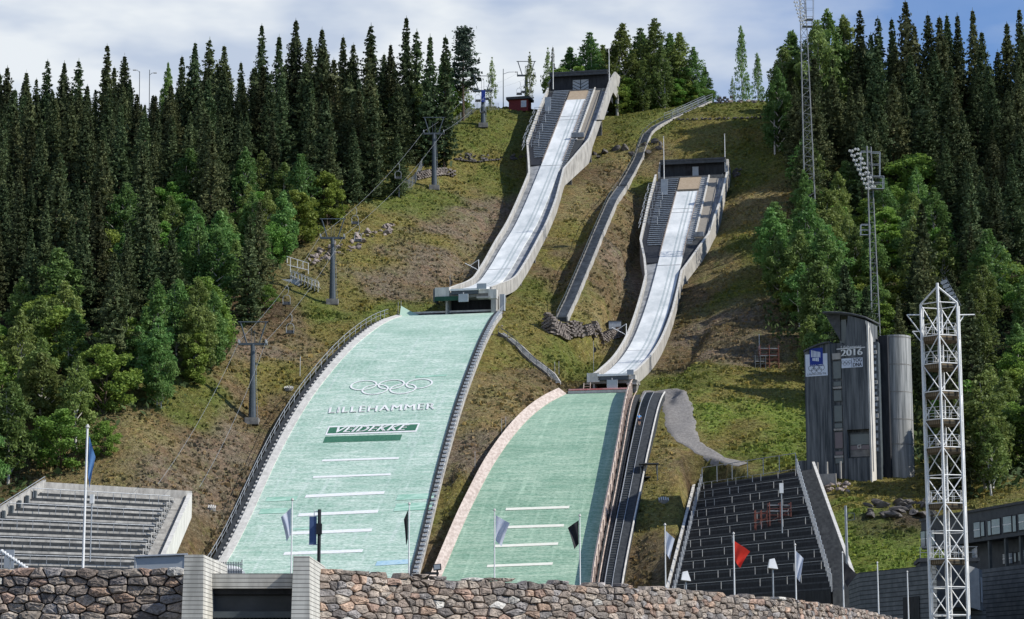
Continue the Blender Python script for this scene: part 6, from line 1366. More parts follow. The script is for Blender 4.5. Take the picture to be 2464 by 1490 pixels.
# ---------------- chairlift ----------------
def lift_tower(px,yb,ytop,D,label,wid=7.4):
    base=W(px,yb,D); base.z=H(base.x,base.y); hz=W(px,ytop,D).z; root=thing('chairlift_tower',label,'lift tower',base,'chairlift towers up the left slope')
    ax=Vector((.97,.0,0)); top=Vector((base.x-.15,base.y,hz-3.3)) ; mb=MB(); mb.tube(base-Vector((0,0,.3)),top,.60,10,.30); mb.build('pylon',M['pylon'],root,False)
    mb=MB(); mb.obox(base+Vector((0,0,.1)),(2.,0,0),(0,2.,0),(0,0,1.0)); mb.build('footing',M['concd'],root)
    mb=MB(); w=wid/2; mb.obox(top,(w*1.9,0,0),(0,.4,0),(0,0,.35)); mb.build('crossarm',M['pylon'],root)
    mb=MB(); a=top+Vector((-w,0,3.3));b_=top+Vector((w,0,3.3)); mb.tube(a,b_,.09,5); mb.tube(a+Vector((.3,0,0)),top+Vector((-.9,0,.1)),.11,5); mb.tube(b_-Vector((.3,0,0)),top+Vector((.9,0,.1)),.11,5)
    for s_ in(-.25,.25): mb.tube(top+Vector((s_,0,.1)),top+Vector((s_,0,2.2)),.05,4)
    mb.build('lifting_frame',M['pylon'],root)
    for s_ in(-1,1):
        mb=MB(); c_=top+Vector((s_*w*.9,0,.15))
        for k in range(4): q=c_+Vector((0,(k-1.5)*.55,.22)); mb.tube(q-Vector((.08,0,0)),q+Vector((.08,0,0)),.2,8)
        mb.obox(c_,(.14,0,0),(0,2.3,.0),(0,0,.18)); mb.build('sheave_row',M['steel'],root)
    mb=MB(); 
    for s_ in(-.22,.22): mb.tube(base+Vector((.6+s_,-.3,.3)),top+Vector((.35+s_*.5,-.2,-.4)),.03,4)
    mb.build('ladder',M['steel'],root)
    return [top+Vector((s_*w*.9,0,.55)) for s_ in(-1,1)]
T=[]
T.append(lift_tower(607,1018,775,322,'nearest chairlift tower, dark tapered pylon left of the big green slope',4.4))
T.append(lift_tower(800,743,527,366,'dark chairlift tower beside the boulder outcrop, second from the bottom',4.4))
T.append(lift_tower(1045,459,283,426,'chairlift tower in front of the stone retaining walls, third from the bottom',4.4))
T.append(lift_tower(1163,304,183,459,'chairlift tower with a blue box on the upper grass, near the red hut',4.4))
T.append(lift_tower(1268,262,148,484,'topmost chairlift tower, partly hidden by birches left of the start house',4.4))
mb=MB(); q=W(1163,232,458.6); rt_=[o for o in S.objects if o.name.startswith('chairlift_tower')][3]; mb.obox(q,(.85,0,0),(0,.5,0),(0,0,2.6)); mb.build('blue_box',M['navy'],rt_)
T0=[W(380,1165,270),W(480,1172,268)]
def cable_pts(a,b_,sag,n=14): return [a.lerp(b_,k/n)-Vector((0,0,sag*4*(k/n)*(1-k/n))) for k in range(n+1)]
segs={0:[],1:[]}
for s_ in(0,1):
    chain=[T0[s_]]+[t[s_] for t in T]; allp=[]
    for a,b_ in zip(chain[:-1],chain[1:]):
        c_=cable_pts(a,b_,(b_-a).length*.022); segs[s_].append(c_); allp+=c_
    cb=MB(); cb.line(allp,.02,4); o=cb.build('lift_cable',M['steel']); tag(o,('left' if s_==0 else 'right')+' haul cable of the chairlift running up the left slope','cable')
def chair(p,label,ang=0.):
    root=thing('lift_chair',label,'chairlift chair',p,'chairs hanging on the lift cable'); mb=MB(); P=lambda x,y,z:p+Vector((x,y,z))
    mb.line([P(0,0,0),P(.25,0,-.3),P(.28,0,-1.1),P(0,0,-1.5)],.04,5); mb.line([P(-.55,0,-3.0),P(-.6,0,-2.0),P(-.35,0,-1.55),P(.35,0,-1.55),P(.6,0,-2.0),P(.55,0,-3.0)],.04,5); mb.build('hanger',M['steel'],root)
    mb=MB(); mb.obox(P(0,-.2,-3.05),(1.25,0,0),(0,.5,0),(0,0,.12)); mb.build('seat',M['roofd'],root); mb=MB(); mb.obox(P(0,.08,-2.75),(1.25,0,0),(0,.08,0),(0,0,.42)); mb.build('backrest',M['roofd'],root); return root
for s_,k,t,lb_ in [(0,5,.28,'lift chair hanging just above the red hut roof'),(1,5,.72,'lift chair below the topmost tower, right of the other one near the red hut'),(0,4,.10,'lift chair below the pine, above the mesh fence'),(1,4,.62,'dark lift chair right of the blue-boxed tower'),(1,3,.80,'lift chair low over the grass, left of the upper tower'),(0,3,.35,'lift chair before the forest edge, above the boulders'),(0,2,.72,'lift chair beside the dark spruces left of the outcrop'),(1,2,.12,'lift chair over brown ground between the two lowest tower heads'),(0,1,.55,'lift chair low on the left over dry grass, near the shadow of the pylon'),(1,1,.28,'lowest lift chair, above the white drain covers'),(0,2,.30,'lift chair in front of the white viewing steps')]:
    sg=segs[s_][k-0 if k<5 else 4] if False else segs[s_][min(k,4)]; i=t*(len(sg)-1); j=int(i); chair(sg[j].lerp(sg[min(j+1,len(sg)-1)],i-j),lb_)
# ---------------- hilltop hut, lamps, mesh fence ----------------
hq=W(1247,270,476); hz=H(hq.x,hq.y)-.4; hut=thing('hut','small dark red hut with a grey lean-to roof on the hilltop','hut',(hq.x,hq.y,hz)); fh=Fr((hq.x-2.1,hq.y,hz),-math.radians(14))
fh.box('wall',M['red'],hut,0,4.4,0,3,0,W(1247,241,476).z-hz); fh.box('roof',M['roofd'],hut,-.5,4.9,-.5,3.5,W(1247,241,476).z-hz+.002,W(1247,236,476).z-hz+.1); wn=fh.box('window',M['white'],hut,2.8,4.0,-.05,-.002,.9,2.4); fh.box('pane',M['pblue'],wn,2.9,3.9,-.08,-.052,1.0,2.3)
def streetlamp(px,yb,yt,D,label,arm=1.6):
    b_=W(px,yb,D); b_.z=H(b_.x,b_.y); t=W(px,yt,D); root=thing('street_lamp',label,'street lamp',b_); mb=MB(); mb.tube(b_,t,.11,6,.08); mb.build('post',M['steeld'],root); mb=MB(); a=t-Vector((0,0,1.2 if arm>0 else .2)); mb.line([a,a+Vector((arm*.5,0,.45)),a+Vector((arm,0,.5))],.06,5); mb.build('arm',M['steel'],root); mb=MB(); mb.obox(a+Vector((arm*1.2,0,.48)),(.7,0,0),(0,.3,0),(0,0,.16)); mb.build('lamp_head',M['concl'],root)
streetlamp(1211,266,166,478,'street lamp on a tall pole left of the red hut',2.4); streetlamp(336,300,172,455,'left one of two street lamps among the trees of the left skyline',-.9); streetlamp(360,300,168,456,'right one of two street lamps among the trees of the left skyline',1.0)
for nm,path,h_,lb_ in (('mesh_fence',[(960,475),(1000,440),(1030,375),(1060,335),(1100,300),(1135,275),(1148,264)],2.0,'tall grey mesh fence climbing along the forest edge beside the chairlift'),('mesh_fence',[(1150,264),(1175,268),(1200,267)],1.8,'short run of mesh fence on the skyline behind the blue-boxed tower')):
    P=[hit(a,b_) for a,b_ in path]; P=[p for p in P if p]; Q=[]
    for a,b_ in zip(P[:-1],P[1:]):
        n_=max(1,int((b_-a).length/2.2)); Q+=[a.lerp(b_,k/n_) for k in range(n_)]
    Q.append(P[-1]); Q=[Vector((q.x,q.y,H(q.x,q.y))) for q in Q]; root=thing(nm,lb_,'fence',Q[0]); mb=MB()
    for q in Q: mb.tube(q,q+Vector((0,0,h_)),.05,4)
    mb.build('posts',M['steel'],root); mb=MB()
    for k in range(9): mb.line([q+Vector((0,0,.1+k*(h_-.12)/8)) for q in Q],.018,3)
    for a,b_ in zip(Q[:-1],Q[1:]):
        for k in range(9): p=a.lerp(b_,k/9); mb.tube(p,p+Vector((0,0,h_)),.014,3)
    mb.build('mesh',M['steel'],root)
# ---------------- long hillside stairway ----------------
def stairway(path,w,label,lo=.5):
    fixed=isinstance(path,int); P=STAIRS[path] if fixed else [hit(a,b_) for a,b_ in path]; Q=[]
    for a,b_ in zip(P[:-1],P[1:]):
        n_=max(2,int((b_-a).length/2.)); Q+=[a.lerp(b_,k/n_) for k in range(n_)]
    Q.append(P[-1]); pts=[]
    for i,q in enumerate(Q):
        zz=H(q.x,q.y)+lo; pts.append(Vector((q.x,q.y,q.z if fixed else zz)))
    for _ in range(3):
        for i in range(1,len(pts)-1): pts[i].z=(pts[i-1].z+pts[i].z*2+pts[i+1].z)/4
    if not fixed:
        for p in pts: p.z=max(p.z,H(p.x,p.y)+.25,H(p.x+w/2,p.y)+.2)
    rt=[]; 
    for i in range(len(pts)): d=pts[min(i+1,len(pts)-1)]-pts[max(i-1,0)]; d.z=0; d.normalize(); rt.append(Vector((d.y,-d.x,0)))
    root=thing('stairway',label,'stairs',pts[0]); E=lambda o,z:[p+s_*o+Vector((0,0,z)) for p,s_ in zip(pts,rt)]
    mb=MB(); mb.band(E(-w/2,-1.3),E(-w/2,0),E(w/2,0),E(w/2,-1.3)); mb.build('stair_base',M['dark'],root)
    mb=MB(); mb.band(E(w/2+.01,-1.3),E(w/2+.01,.14),E(w/2+.2,.14),E(w/2+.2,-1.3)); mb.build('stringer',M['conc'],root); mb=MB(); mb.band(E(-w/2-.2,-.9),E(-w/2-.2,.12),E(-w/2-.01,.12),E(-w/2-.01,-.9)); mb.build('stringer',M['concd'],root)
    mb=MB(); mb.line(E(-w/2-.1,1.0),.05); 
    for a in E(-w/2-.1,0): mb.tube(a,a+Vector((0,0,1)),.05,4)
    mb.build('handrail',M['steeld'],root); tm=MB()
    for a,b_,s_ in zip(pts[:-1],pts[1:],rt):
        n_=int((b_-a).length/.45)+1
        for k in range(n_): p=a.lerp(b_,k/n_); f_=Vector((-s_.y,s_.x,0)); tm.obox(p+Vector((0,0,.05)),s_*w*.9,f_*.18,(0,0,.08))
    tm.build('stair_tread',M['gutter'],root); return root,pts,rt
stairway(0,1.6,'long narrow stairway climbing between the two inruns, lower flight above the stone platform')
stairway(1,1.5,'middle flight of the narrow stairway between the two inruns, bending to the upper right')
stairway(2,1.5,'short bend of the narrow stairway below its railed top flight')
root,pts,rt=stairway(3,1.6,'top flight of the narrow stairway with tall grey railings on both sides',1.0)
mb=MB()
for o in(-1.1,1.1):
    for h_ in(.5,1.1,1.6): mb.line([p+s_*o+Vector((0,0,h_)) for p,s_ in zip(pts,rt)],.04,4)
    for p,s_ in zip(pts,rt): mb.tube(p+s_*o,p+s_*o+Vector((0,0,1.6)),.045,4)
mb.build('tall_railing',M['steel'],root)
stairway([(1340,925),(1300,885),(1250,838),(1205,805)],1.1,'dark sunken walkway running diagonally down from the big slope to the small slope',.15)
# ---------------- rocks and rock walls ----------------
def rock_mesh(seed,sx=1,sy=1,sz=1):
    r=random.Random(seed); import bmesh; bm=bmesh.new(); bmesh.ops.create_icosphere(bm,subdivisions=2,radius=1); pl_=[(rv(r,1).normalized(),r.uniform(.35,.8)) for _ in range(11)]
    for v in bm.verts:
        for n_,d in pl_:
            k=v.co.dot(n_)-d
            if k>0: v.co-=n_*k
        v.co+=rv(r,.03); v.co.x*=sx;v.co.y*=sy;v.co.z*=sz
    me=bpy.data.meshes.new('boulder'); bm.to_mesh(me); bm.free(); return me
RM=[rock_mesh(i,1,.9,.8) for i in range(7)]; 
for me_ in RM: me_.materials.append(M['rock'])
RMD=[m_.copy() for m_ in RM]
for m_ in RMD: m_.materials[0]=M['rockd']
def boulder(px,py,s_,label,group=None,dark=False,sq=None,D0=200):
    q=hit(px,py,D0); 
    if not q: return
    o=bpy.data.objects.new('boulder',random.choice(RMD if dark else RM)); S.collection.objects.link(o); o.location=(q.x,q.y,q.z+s_*.25); o.scale=(s_*random.uniform(.8,1.3),s_,s_*random.uniform(.7,1.1)) if not sq else tuple(s_*k for k in sq); o.rotation_euler=(random.uniform(-.4,.4),random.uniform(-.4,.4),random.uniform(0,6)); tag(o,label,'boulder',group)
g1='pinkish boulders of the outcrop beside the second chairlift tower'
for k in range(62):
    t=random.random(); px=740+t*205+random.uniform(-8,8); py=632-t*82+random.uniform(-20,18)*(1-abs(t-.45)*.6); boulder(px,py,random.uniform(.35,.95),'pinkish grey boulder in the outcrop beside the second chairlift tower',g1)
for k in range(26): boulder(1085+random.uniform(0,190)+0,380+random.uniform(-6,8),random.uniform(.35,.8),'dark rock in the row below the upper grass, left of the taller inrun','dark rocks left of the taller inrun',True)
for px,py,s_ in [(1455,370,1.5),(1480,362,1.2),(1502,362,1.5),(1520,372,1.),(1430,372,.8),(1440,380,.7),(1550,350,.9),(1575,345,1.2),(1585,360,1.),(1560,370,.8),(1590,350,.8)]: boulder(px,py,s_,'dark rock on the ledge between the taller inrun and the narrow stairway','dark rocks between inrun and stairway',True)
for k in range(24): boulder(1622+k*11+random.uniform(-2,2),290-(k*.25),.75,'dark block in the long row of stones across the upper grass','row of dark stones across the upper grass',True,(.85,.6,.55))
for k in range(26): boulder(1715+random.uniform(0,150),243+random.uniform(-7,6),random.uniform(.5,.9),'grey rock on the skyline ledge beneath the weeping birches','rocks under the weeping birches',k%2==0)
for k in range(14): boulder(1765+random.uniform(-25,25),415+random.uniform(-12,14),random.uniform(.3,.8),'dark rock right of the lower start house','dark rocks right of the lower start house',True)
for k in range(30): boulder(2085+random.uniform(0,150),1222+random.uniform(-14,26),random.uniform(.5,1.3),'dark rock in the outcrop on the grassy bank behind the white mast','dark rocks of the bank behind the white mast',True,(1.4,.9,.6))
for k in range(16): boulder(1985+random.uniform(0,60),1172+random.uniform(-7,14),random.uniform(.35,.7),'angular brown boulder heaped at the foot of the judges tower','boulders at the foot of the judges tower')
for k in range(10): boulder(1185+random.uniform(-12,25),752+random.uniform(-8,60),random.uniform(.25,.5),'small rock beside the top of the big green slope','small rocks beside the top of the big slope')
def block_wall(path,h_,label,m,dark=False,seed=1,size=.75):
    r=random.Random(seed); P=[hit(a,b_) for a,b_ in path]; root=thing('stone_retaining_wall',label,'stone wall',P[0]); mb=MB()
    for a,b_ in zip(P[:-1],P[1:]):
        d=b_-a; L_=d.length; n_=max(1,int(L_/size)); rows=max(1,int(h_/(size*.55)))
        for j in range(rows):
            for k in range(n_):
                t=(k+.5+(.5 if j%2 else 0)+r.uniform(-.15,.15))/n_; p=a.lerp(b_,min(t,1)); p=Vector((p.x,p.y,H(p.x,p.y)-.2+j*size*.56)); dd=Vector((d.x,d.y,0)).normalized(); nn=Vector((dd.y,-dd.x,0))
                e1=(dd+nn*r.uniform(-.1,.1))*size*r.uniform(.75,1.05); e3=Vector((r.uniform(-.06,.06),0,size*.56*r.uniform(.8,1.05)))
                c_=p+nn*(.3-j*.1)+Vector((0,0,size*.28)); e2=nn*.9
                vs=[c_+x*.5*e1*(1-.12*(y>0))+y*.5*e2+z*.5*e3*(1-.12*(y>0)) for x in(-1,1) for y in(-1,1) for z in(-1,1)]; mb.add([v+rv(r,.035) for v in vs],[(0,1,3,2),(4,6,7,5),(0,4,5,1),(2,3,7,6),(0,2,6,4),(1,5,7,3)])
    mb.build('stone_blocks',m,root); return root
M['rock2']=mat('wall_rock',(.10,.085,.078),(.25,.215,.19),.8,.9,.05,2)
block_wall([(1308,786),(1330,805),(1365,814),(1400,812)],2.8,'rounded stone platform at the foot of the narrow stairway',M['rock2'],seed=2,size=.62)
block_wall([(1405,806),(1440,806),(1492,806)],1.7,'low stone retaining wall right of the stairway platform',M['rock2'],seed=3,size=.6)
block_wall([(998,432),(1030,424),(1070,420),(1092,426)],1.9,'stone retaining wall behind the base of the third chairlift tower',M['rock2'],seed=4,size=.7)
block_wall([(1090,382),(1160,388),(1200,384)],.6,'low stone edging across the grass below the upper chairlift tower',M['rockd'],seed=5,size=.6)
block_wall([(1722,238),(1745,240),(1760,242)],1.8,'dark stone wall at the head of the stairway on the skyline',M['rockd'],seed=6,size=.8)
# ---------------- white viewing steps, sheds, scaffolds ----------------
q=hit(730,690); vs_=thing('viewing_steps','white railed viewing steps with a high bench rail, left of the second chairlift tower','stairs',q)
D=q.y; mb=MB()
A=[W(690,640,D+1),W(770,690,D-1)]
st=MB()
for k in range(9):
    p=W(700+k*8.2,664+k*3.4,D-.2*k); p2=p+Vector((0,1.6,0)); st.obox(p+Vector((0,.8,0)),(.5,0,0),(0,1.6,0),(0,0,.1)); mb.tube(p-Vector((0,0,.9)),p+Vector((0,0,1.05)),.05,4); mb.tube(p2-Vector((0,0,.9)),p2+Vector((0,0,1.05)),.05,4)
mb.line([W(700+k*8.2,664+k*3.4,D-.2*k)+Vector((0,0,1.05)) for k in range(9)],.05,4); mb.line([W(700+k*8.2,664+k*3.4,D-.2*k)+Vector((0,1.6,1.05)) for k in range(9)],.05,4)
mb.build('railing',M['white'],vs_); st.build('steps',M['concl'],vs_)
mb=MB()
for a,b_ in(((690,617),(742,633)),((690,637),(742,650)),((742,633),(742,660)),((699,620),(699,655)),((716,626),(716,645)),((729,630),(729,648))): mb.tube(W(*a,D+.5),W(*b_,D+.5),.07,4)
mb.build('high_rail',M['white'],vs_); mb=MB(); mb.obox(W(700,684,D)+Vector((0,1,0)),(3.0,0,0),(0,2.5,0),(0,0,1.6)); mb.build('base_platform',M['greypanel'],vs_)
def scaffold(px,py,w,d,h_,label,n_decks,D=None,m='rust'):
    if D is None: q=hit(px,py)
    else:
        zz=np.array([[p[0],p[1],1] for p in(BLs,BRs,TRs,TLs)]); c_=np.linalg.lstsq(zz,np.array([p[2] for p in(BLs,BRs,TRs,TLs)]),rcond=None)[0]; d0=W(px,py,1.); t=c_[2]/(d0.z-c_[0]*d0.x-c_[1]*d0.y); q=d0*t+Vector((0,0,.3))
    root=thing('scaffold',label,'scaffold',q); mb=MB()
    for x in(-w/2,0,w/2):
        for y in(0,d): mb.tube(q+Vector((x,y,-.5)),q+Vector((x,y,h_)),.06,5)
    k=.8
    while k<h_:
        for y in(0,d): mb.tube(q+Vector((-w/2,y,k)),q+Vector((w/2,y,k)),.05,4)
        for x in(-w/2,w/2): mb.tube(q+Vector((x,0,k)),q+Vector((x,d,k)),.05,4)
        k+=.75
    mb.tube(q+Vector((-w/2,0,0)),q+Vector((w/2,0,h_*.6)),.04,4); mb.build('tube_frame',M[m],root); mb=MB()
    for k in range(n_decks): z=h_*.55+k*h_*.3; mb.obox(q+Vector((0,d/2,z)),(w,0,0),(0,d,0),(0,0,.12))
    mb.build('deck',M['gutter'],root); return root
r1=scaffold(1852,888,2.9,1.8,3.8,'red tube scaffold platform on the slope left of the judges tower',2); mb=MB(); q=hit(1828,880); mb.tube(q,q+Vector((0,0,5)),.06,5); mb.build('mast',M['steel'],r1)
scaffold(1830,888,1.6,1.5,2.2,'lower dark scaffold bay attached left of the red scaffold',1,None,'steeld')
scaffold(1878,1262,2.5,1.6,2.3,'red scaffold camera platform standing on the black grandstand',2,238.5); scaffold(1833,1272,1.4,1.2,1.9,'thin red scaffold frame on the black grandstand, left of the camera platform',0,240.5)
cp_=hit(1562,1160); pt=thing('coach_platform','small dark roofed platform on stilts right of the rubber stair strip','platform',cp_); mb=MB()
for x in(-1.1,1.1):
    for y in(0,1.4): mb.tube(cp_+Vector((x,y,-.5)),cp_+Vector((x,y,2.4)),.07,5)
mb.build('stilts',M['steeld'],pt); mb=MB(); mb.obox(cp_+Vector((0,.7,2.45)),(2.6,0,0),(0,1.8,0),(0,0,.14)); mb.build('roof',M['roofd'],pt); mb=MB(); mb.obox(cp_+Vector((-.5,.7,.7)),(1.4,0,0),(0,1.4,0),(0,0,.12)); mb.build('deck',M['roofd'],pt)
wb=hit(1480,800); bx_=thing('timber_shed','small grey plank shed above the low retaining wall','shed',wb); mb=MB(); mb.obox(wb+Vector((0,1,.9)),(2.1,0,0),(0,1.8,0),(0,0,2.0)); mb.build('wall',M['steel'],bx_); mb=MB(); mb.obox(wb+Vector((0,1,1.98)),(2.3,0,0),(0,2.,0),(0,0,.12)); mb.build('roof',M['roofd'],bx_)
# white drain covers
for px,py,lb_ in((507,1225,'white slatted drain cover on the grass right of the left grandstand'),(695,937,'white slatted drain cover beside the left railing of the big slope'),(1597,1206,'white slatted drain cover on the grass left of the black grandstand')):
    q=hit(px,py); root=thing('drain_cover',lb_,'drain cover',q); mb=MB()
    for k in range(5):
        x=(k-2)*.29; w_=math.sqrt(max(.05,.72**2-x*x)); mb.obox(q+Vector((x,.0,.25)),(.17,0,0),(0,w_*1.6,w_*.9),(0,-.05,.1))
    mb.build('slats',M['concl'],root); mb=MB(); mb.tube(q+Vector((0,.1,-.3)),q+Vector((0,.05,.2)),.7,14); mb.build('rim',M['concd'],root)
tw=thing('timing_post','thin white post with a small top arm beside the left railing of the big slope','post',hit(722,905)); q=hit(722,905); mb=MB(); mb.tube(q,q+Vector((0,0,3)),.045,4); mb.build('pole',M['white'],tw)
# small black flags near the take-offs
for px,py,D,lb_ in((1083,706,361,'small black wind flag left of the upper take-off'),(1428,866,338,'small black wind flag left of the lower take-off')):
    t=W(px,py-45,D); q=Vector((t.x,t.y,H(t.x,t.y))); root=thing('wind_flag',lb_,'flag',q); mb=MB(); mb.tube(q,t,.04,4); mb.build('pole',M['steel'],root); mb=MB(); mb.prism([t+Vector((.05,0,-.9)),t+Vector((.45,0,-1.0)),t+Vector((.35,0,-1.7)),t+Vector((.05,0,-1.8))],(0,.04,0)); mb.build('cloth',M['blackf'],root)
# posts along the gap
for i,(px,py) in enumerate([(1207,1045),(1217,1040),(1143,1125),(1335,905),(1345,903),(965,755),(958,758)]):
    q=hit(px,py); o_=MB(); o_.tube(q,q+Vector((0,0,2.2)),.05,4); o=o_.build('marker_post',M['concl']); tag(o,'thin pale marker post beside the top edges of the green slopes','post','marker posts beside the slopes')
# ---------------- floodlight masts ----------------
def truss_mast(label,px,D,zb,zt,w,sc,arr,armright=False):
    b_=W(px,745,D); x,y=b_.x,b_.y; root=thing('floodlight_mast',label,'floodlight mast',(x,y,zb)); a=[Vector((0,0,0)),Vector((w*2.1,.6,0)),Vector((w*2.4,w*1.8,0))]
    for k,q in enumerate(a):
        mb=MB(); top=Vector((x,y,zt))+q*(.45 if k else 1); mb.tube(Vector((x,y,zb))+q*1.0,top,.12 if k==0 else .06,6,.10 if k==0 else .05); mb.build('leg',M['gutter'],root)
    mb=MB(); z=zb; i=0
    def at(k,z): t=(z-zb)/(zt-zb); return Vector((x,y,z))+a[k]*(1-.55*t if k else 1)
    while z<zt-1.6:
        for k in range(3):
            p,q=at(k,z),at((k+1)%3,z+1.6)
            if i%2: p,q=at((k+1)%3,z),at(k,z+1.6)
            mb.tube(p,q,.045,4); mb.tube(at(k,z),at((k+1)%3,z),.035,4)
        z+=1.6;i+=1
    mb.build('lattice_bracing',M['steeld'],root); return root,x,y
fA,xA,yA=truss_mast('very tall lattice floodlight mast, its lamp head cut by the top edge of the picture',1942,392,80,W(1942,-60,392).z,1.0,1,None)
fB,xB,yB=truss_mast('floodlight mast with tilted lamp array, rising behind the judges tower',2097,338,45,W(2097,352,338).z,.7,1,None)
def lamps(root,p0,p1,D,nx,ny,dx,r_):
    fr=MB(); hd=[]
    for j in range(ny):
        for i in range(nx):
            t=j/(ny-1); px=p0[0]+(p1[0]-p0[0])*t+i*dx; py=p0[1]+(p1[1]-p0[1])*t-i*2.0+(i%2)*3; c_=W(px,py,D); mb=MB(); d=Vector((-.42,-.75,-.5)).normalized(); mb.tube(c_,c_+d*.22,r_*.5,8,r_); mb.tube(c_+d*.221,c_+d*.28,r_*1.0,8,r_*.95); hd.append(mb)
            if j and i==0: fr.tube(W(px,py,D),W(p0[0]+(p1[0]-p0[0])*(j-1)/(ny-1),p0[1]+(p1[1]-p0[1])*(j-1)/(ny-1),D),.05,4)
        fr.tube(W(p0[0]+(p1[0]-p0[0])*t,p0[1]+(p1[1]-p0[1])*t,D),W(p0[0]+(p1[0]-p0[0])*t+(nx-1)*dx,p0[1]+(p1[1]-p0[1])*t-(nx-1)*2,D),.04,4)
    for mb in hd: mb.build('lamp_head',M['white'] ,root)
    fr.build('lamp_frame',M['steel'],root)
lamps(fB,(2045,362),(2085,452),337.5,4,9,7.0,.20); lamps(fA,(1910,-4),(1928,58),391,3,8,6.5,.20)
def cage(root,px0,px1,py0,py1,D,dy=1.2):
    mb=MB()
    for yy in(0,dy):
        P=[W(px0,py0,D)+Vector((0,yy,0)),W(px1,py0,D)+Vector((0,yy,0)),W(px1,py1,D)+Vector((0,yy,0)),W(px0,py1,D)+Vector((0,yy,0))]
        for a,b_ in zip(P,P[1:]+P[:1]): mb.tube(a,b_,.06,4)
        m1=P[0].lerp(P[3],.5);m2=P[1].lerp(P[2],.5); mb.tube(m1,m2,.04,4)
    mb.build('platform_cage',M['steel'],root); mb=MB(); c_=(W(px0,py1,D)+W(px1,py1,D))*.5+Vector((0,dy/2,0)); mb.obox(c_,((W(px1,py1,D)-W(px0,py1,D)).length,0,0),(0,dy,0),(0,0,.12)); mb.build('platform',M['steel'],root)
cage(fB,2093,2127,424,454,338); cage(fB,2072,2097,364,420,338.5,.8); cage(fB,2097,2118,366,424,338.5,.8); cage(fA,1938,1958,-5,45,392); cage(fA,1932,1955,40,62,392.6); cage(fB,2072,2094,540,565,338,.8)
# ---------------- runner ----------------
pq=P3(C2,0,0,0)
Dr,orr=inv(C2,LA2,1538,1030,0,300.)
base=P3(C2,Dr,orr,zp(LA2,Dr)+.28); per=thing('person','person in a light blue top and dark shorts running up the rubber stair strip','person',base)
def skin_body(name,segs,m,parent):
    me=bpy.data.meshes.new(name); vs=[];es=[];rad=[]
    for v,r_ in segs['v']: vs.append(v); rad.append(r_)
    me.from_pydata(vs,segs['e'],[]); ob=bpy.data.objects.new(name,me); S.collection.objects.link(ob); ob.parent=parent
    sk=ob.modifiers.new('s','SKIN'); me.skin_vertices[0].data
    for i,r_ in enumerate(rad): me.skin_vertices[0].data[i].radius=(r_,r_)
    me.skin_vertices[0].data[0].use_root=True; sb=ob.modifiers.new('b','SUBSURF'); sb.levels=1; sb.render_levels=1; me.materials.append(m); return ob
M['skin']=mat('skin',(.42,.26,.18),(.50,.32,.23),3,.6); M['shirt']=mat('blue_shirt',(.10,.33,.72),(.16,.42,.80),3,.7); M['shorts']=mat('navy_shorts',(.012,.02,.06),(.02,.03,.09),3,.8); M['hair']=mat('dark_hair',(.03,.02,.015),(.06,.04,.03),8,.8)
body={'v':[((0,0,.95),.13),((0,.03,1.15),.125),((0,.08,1.38),.14),((0,.11,1.50),.06),((0,.14,1.62),.085),((0,.15,1.72),.08),
 ((.19,.09,1.42),.055),((.30,.02,1.18),.042),((.27,.18,1.02),.034),((.26,.24,.96),.03),((-.19,.09,1.42),.055),((-.30,.12,1.18),.042),((-.24,.30,1.22),.034),((-.22,.36,1.25),.03),
 ((.10,.0,.90),.10),((.11,.10,.50),.062),((.11,-.14,.18),.038),((.11,-.12,.10),.035),((.11,.02,.05),.03),((-.10,.02,.90),.10),((-.11,.30,.66),.062),((-.11,.26,.30),.038),((-.11,.24,.24),.035),((-.11,.38,.22),.03)],
 'e':[(0,1),(1,2),(2,3),(3,4),(4,5),(2,6),(6,7),(7,8),(8,9),(2,10),(10,11),(11,12),(12,13),(0,14),(14,15),(15,16),(16,17),(17,18),(0,19),(19,20),(20,21),(21,22),(22,23)]}
skin_body('body',body,M['skin'],per)
skin_body('shirt',{'v':[((0,0,.98),.155),((0,.04,1.18),.15),((0,.08,1.40),.165),((.20,.09,1.42),.075),((.28,.04,1.26),.065),((-.20,.09,1.42),.075),((-.28,.11,1.26),.065)],'e':[(0,1),(1,2),(2,3),(3,4),(2,5),(5,6)]},M['shirt'],per)
skin_body('shorts',{'v':[((0,0,.98),.15),((.10,.0,.88),.125),((.11,.06,.64),.10),((-.10,.02,.88),.125),((-.11,.17,.74),.10)],'e':[(0,1),(1,2),(0,3),(3,4)]},M['shorts'],per)
skin_body('hair',{'v':[((0,.13,1.70),.09),((0,.14,1.77),.075)],'e':[(0,1)]},M['hair'],per)
per.rotation_euler=(0,0,-TH)

# ---------------- grass and weed tufts on the open slopes ----------------
r=np.random.RandomState(5); NT=120000
tx=r.uniform(-75,62,NT); ty=235+(r.rand(NT)**1.15)*245
keep=np.ones(NT,bool)
for c,lo,hi,o0,o1 in ((C1,250,359,-18.5,8.5),(C2,248,330,-13,14.5),(C1,357,428,-4.6,5.3),(C1,428,480,-7.6,7.2),(C2,327,392,-3.8,4.6),(C2,392,438,-7.2,8.4)):
    o=(tx-c-TA*ty)/(CT+TA*ST); D=ty+o*ST
    if hi in(359,): 
        oa=np.array([oL1(d) for d in range(250,361)])-2.8; ob=np.array([oR1(d) for d in range(250,361)])+1.9; di=np.clip(D-250,0,110).astype(int); ins=(D>lo)&(D<hi)&(o>oa[di])&(o<ob[di])
    elif hi==330:
        oa=np.array([oL2(d) for d in range(248,332)])-1.8; ob=np.array([oR2(d)+trk(d)+trw(d)+.5 for d in range(248,332)]); di=np.clip(D-248,0,83).astype(int); ins=(D>lo)&(D<hi)&(o>oa[di])&(o<ob[di])
    else: ins=(D>lo)&(D<hi)&(o>o0)&(o<o1)
    keep&=~ins
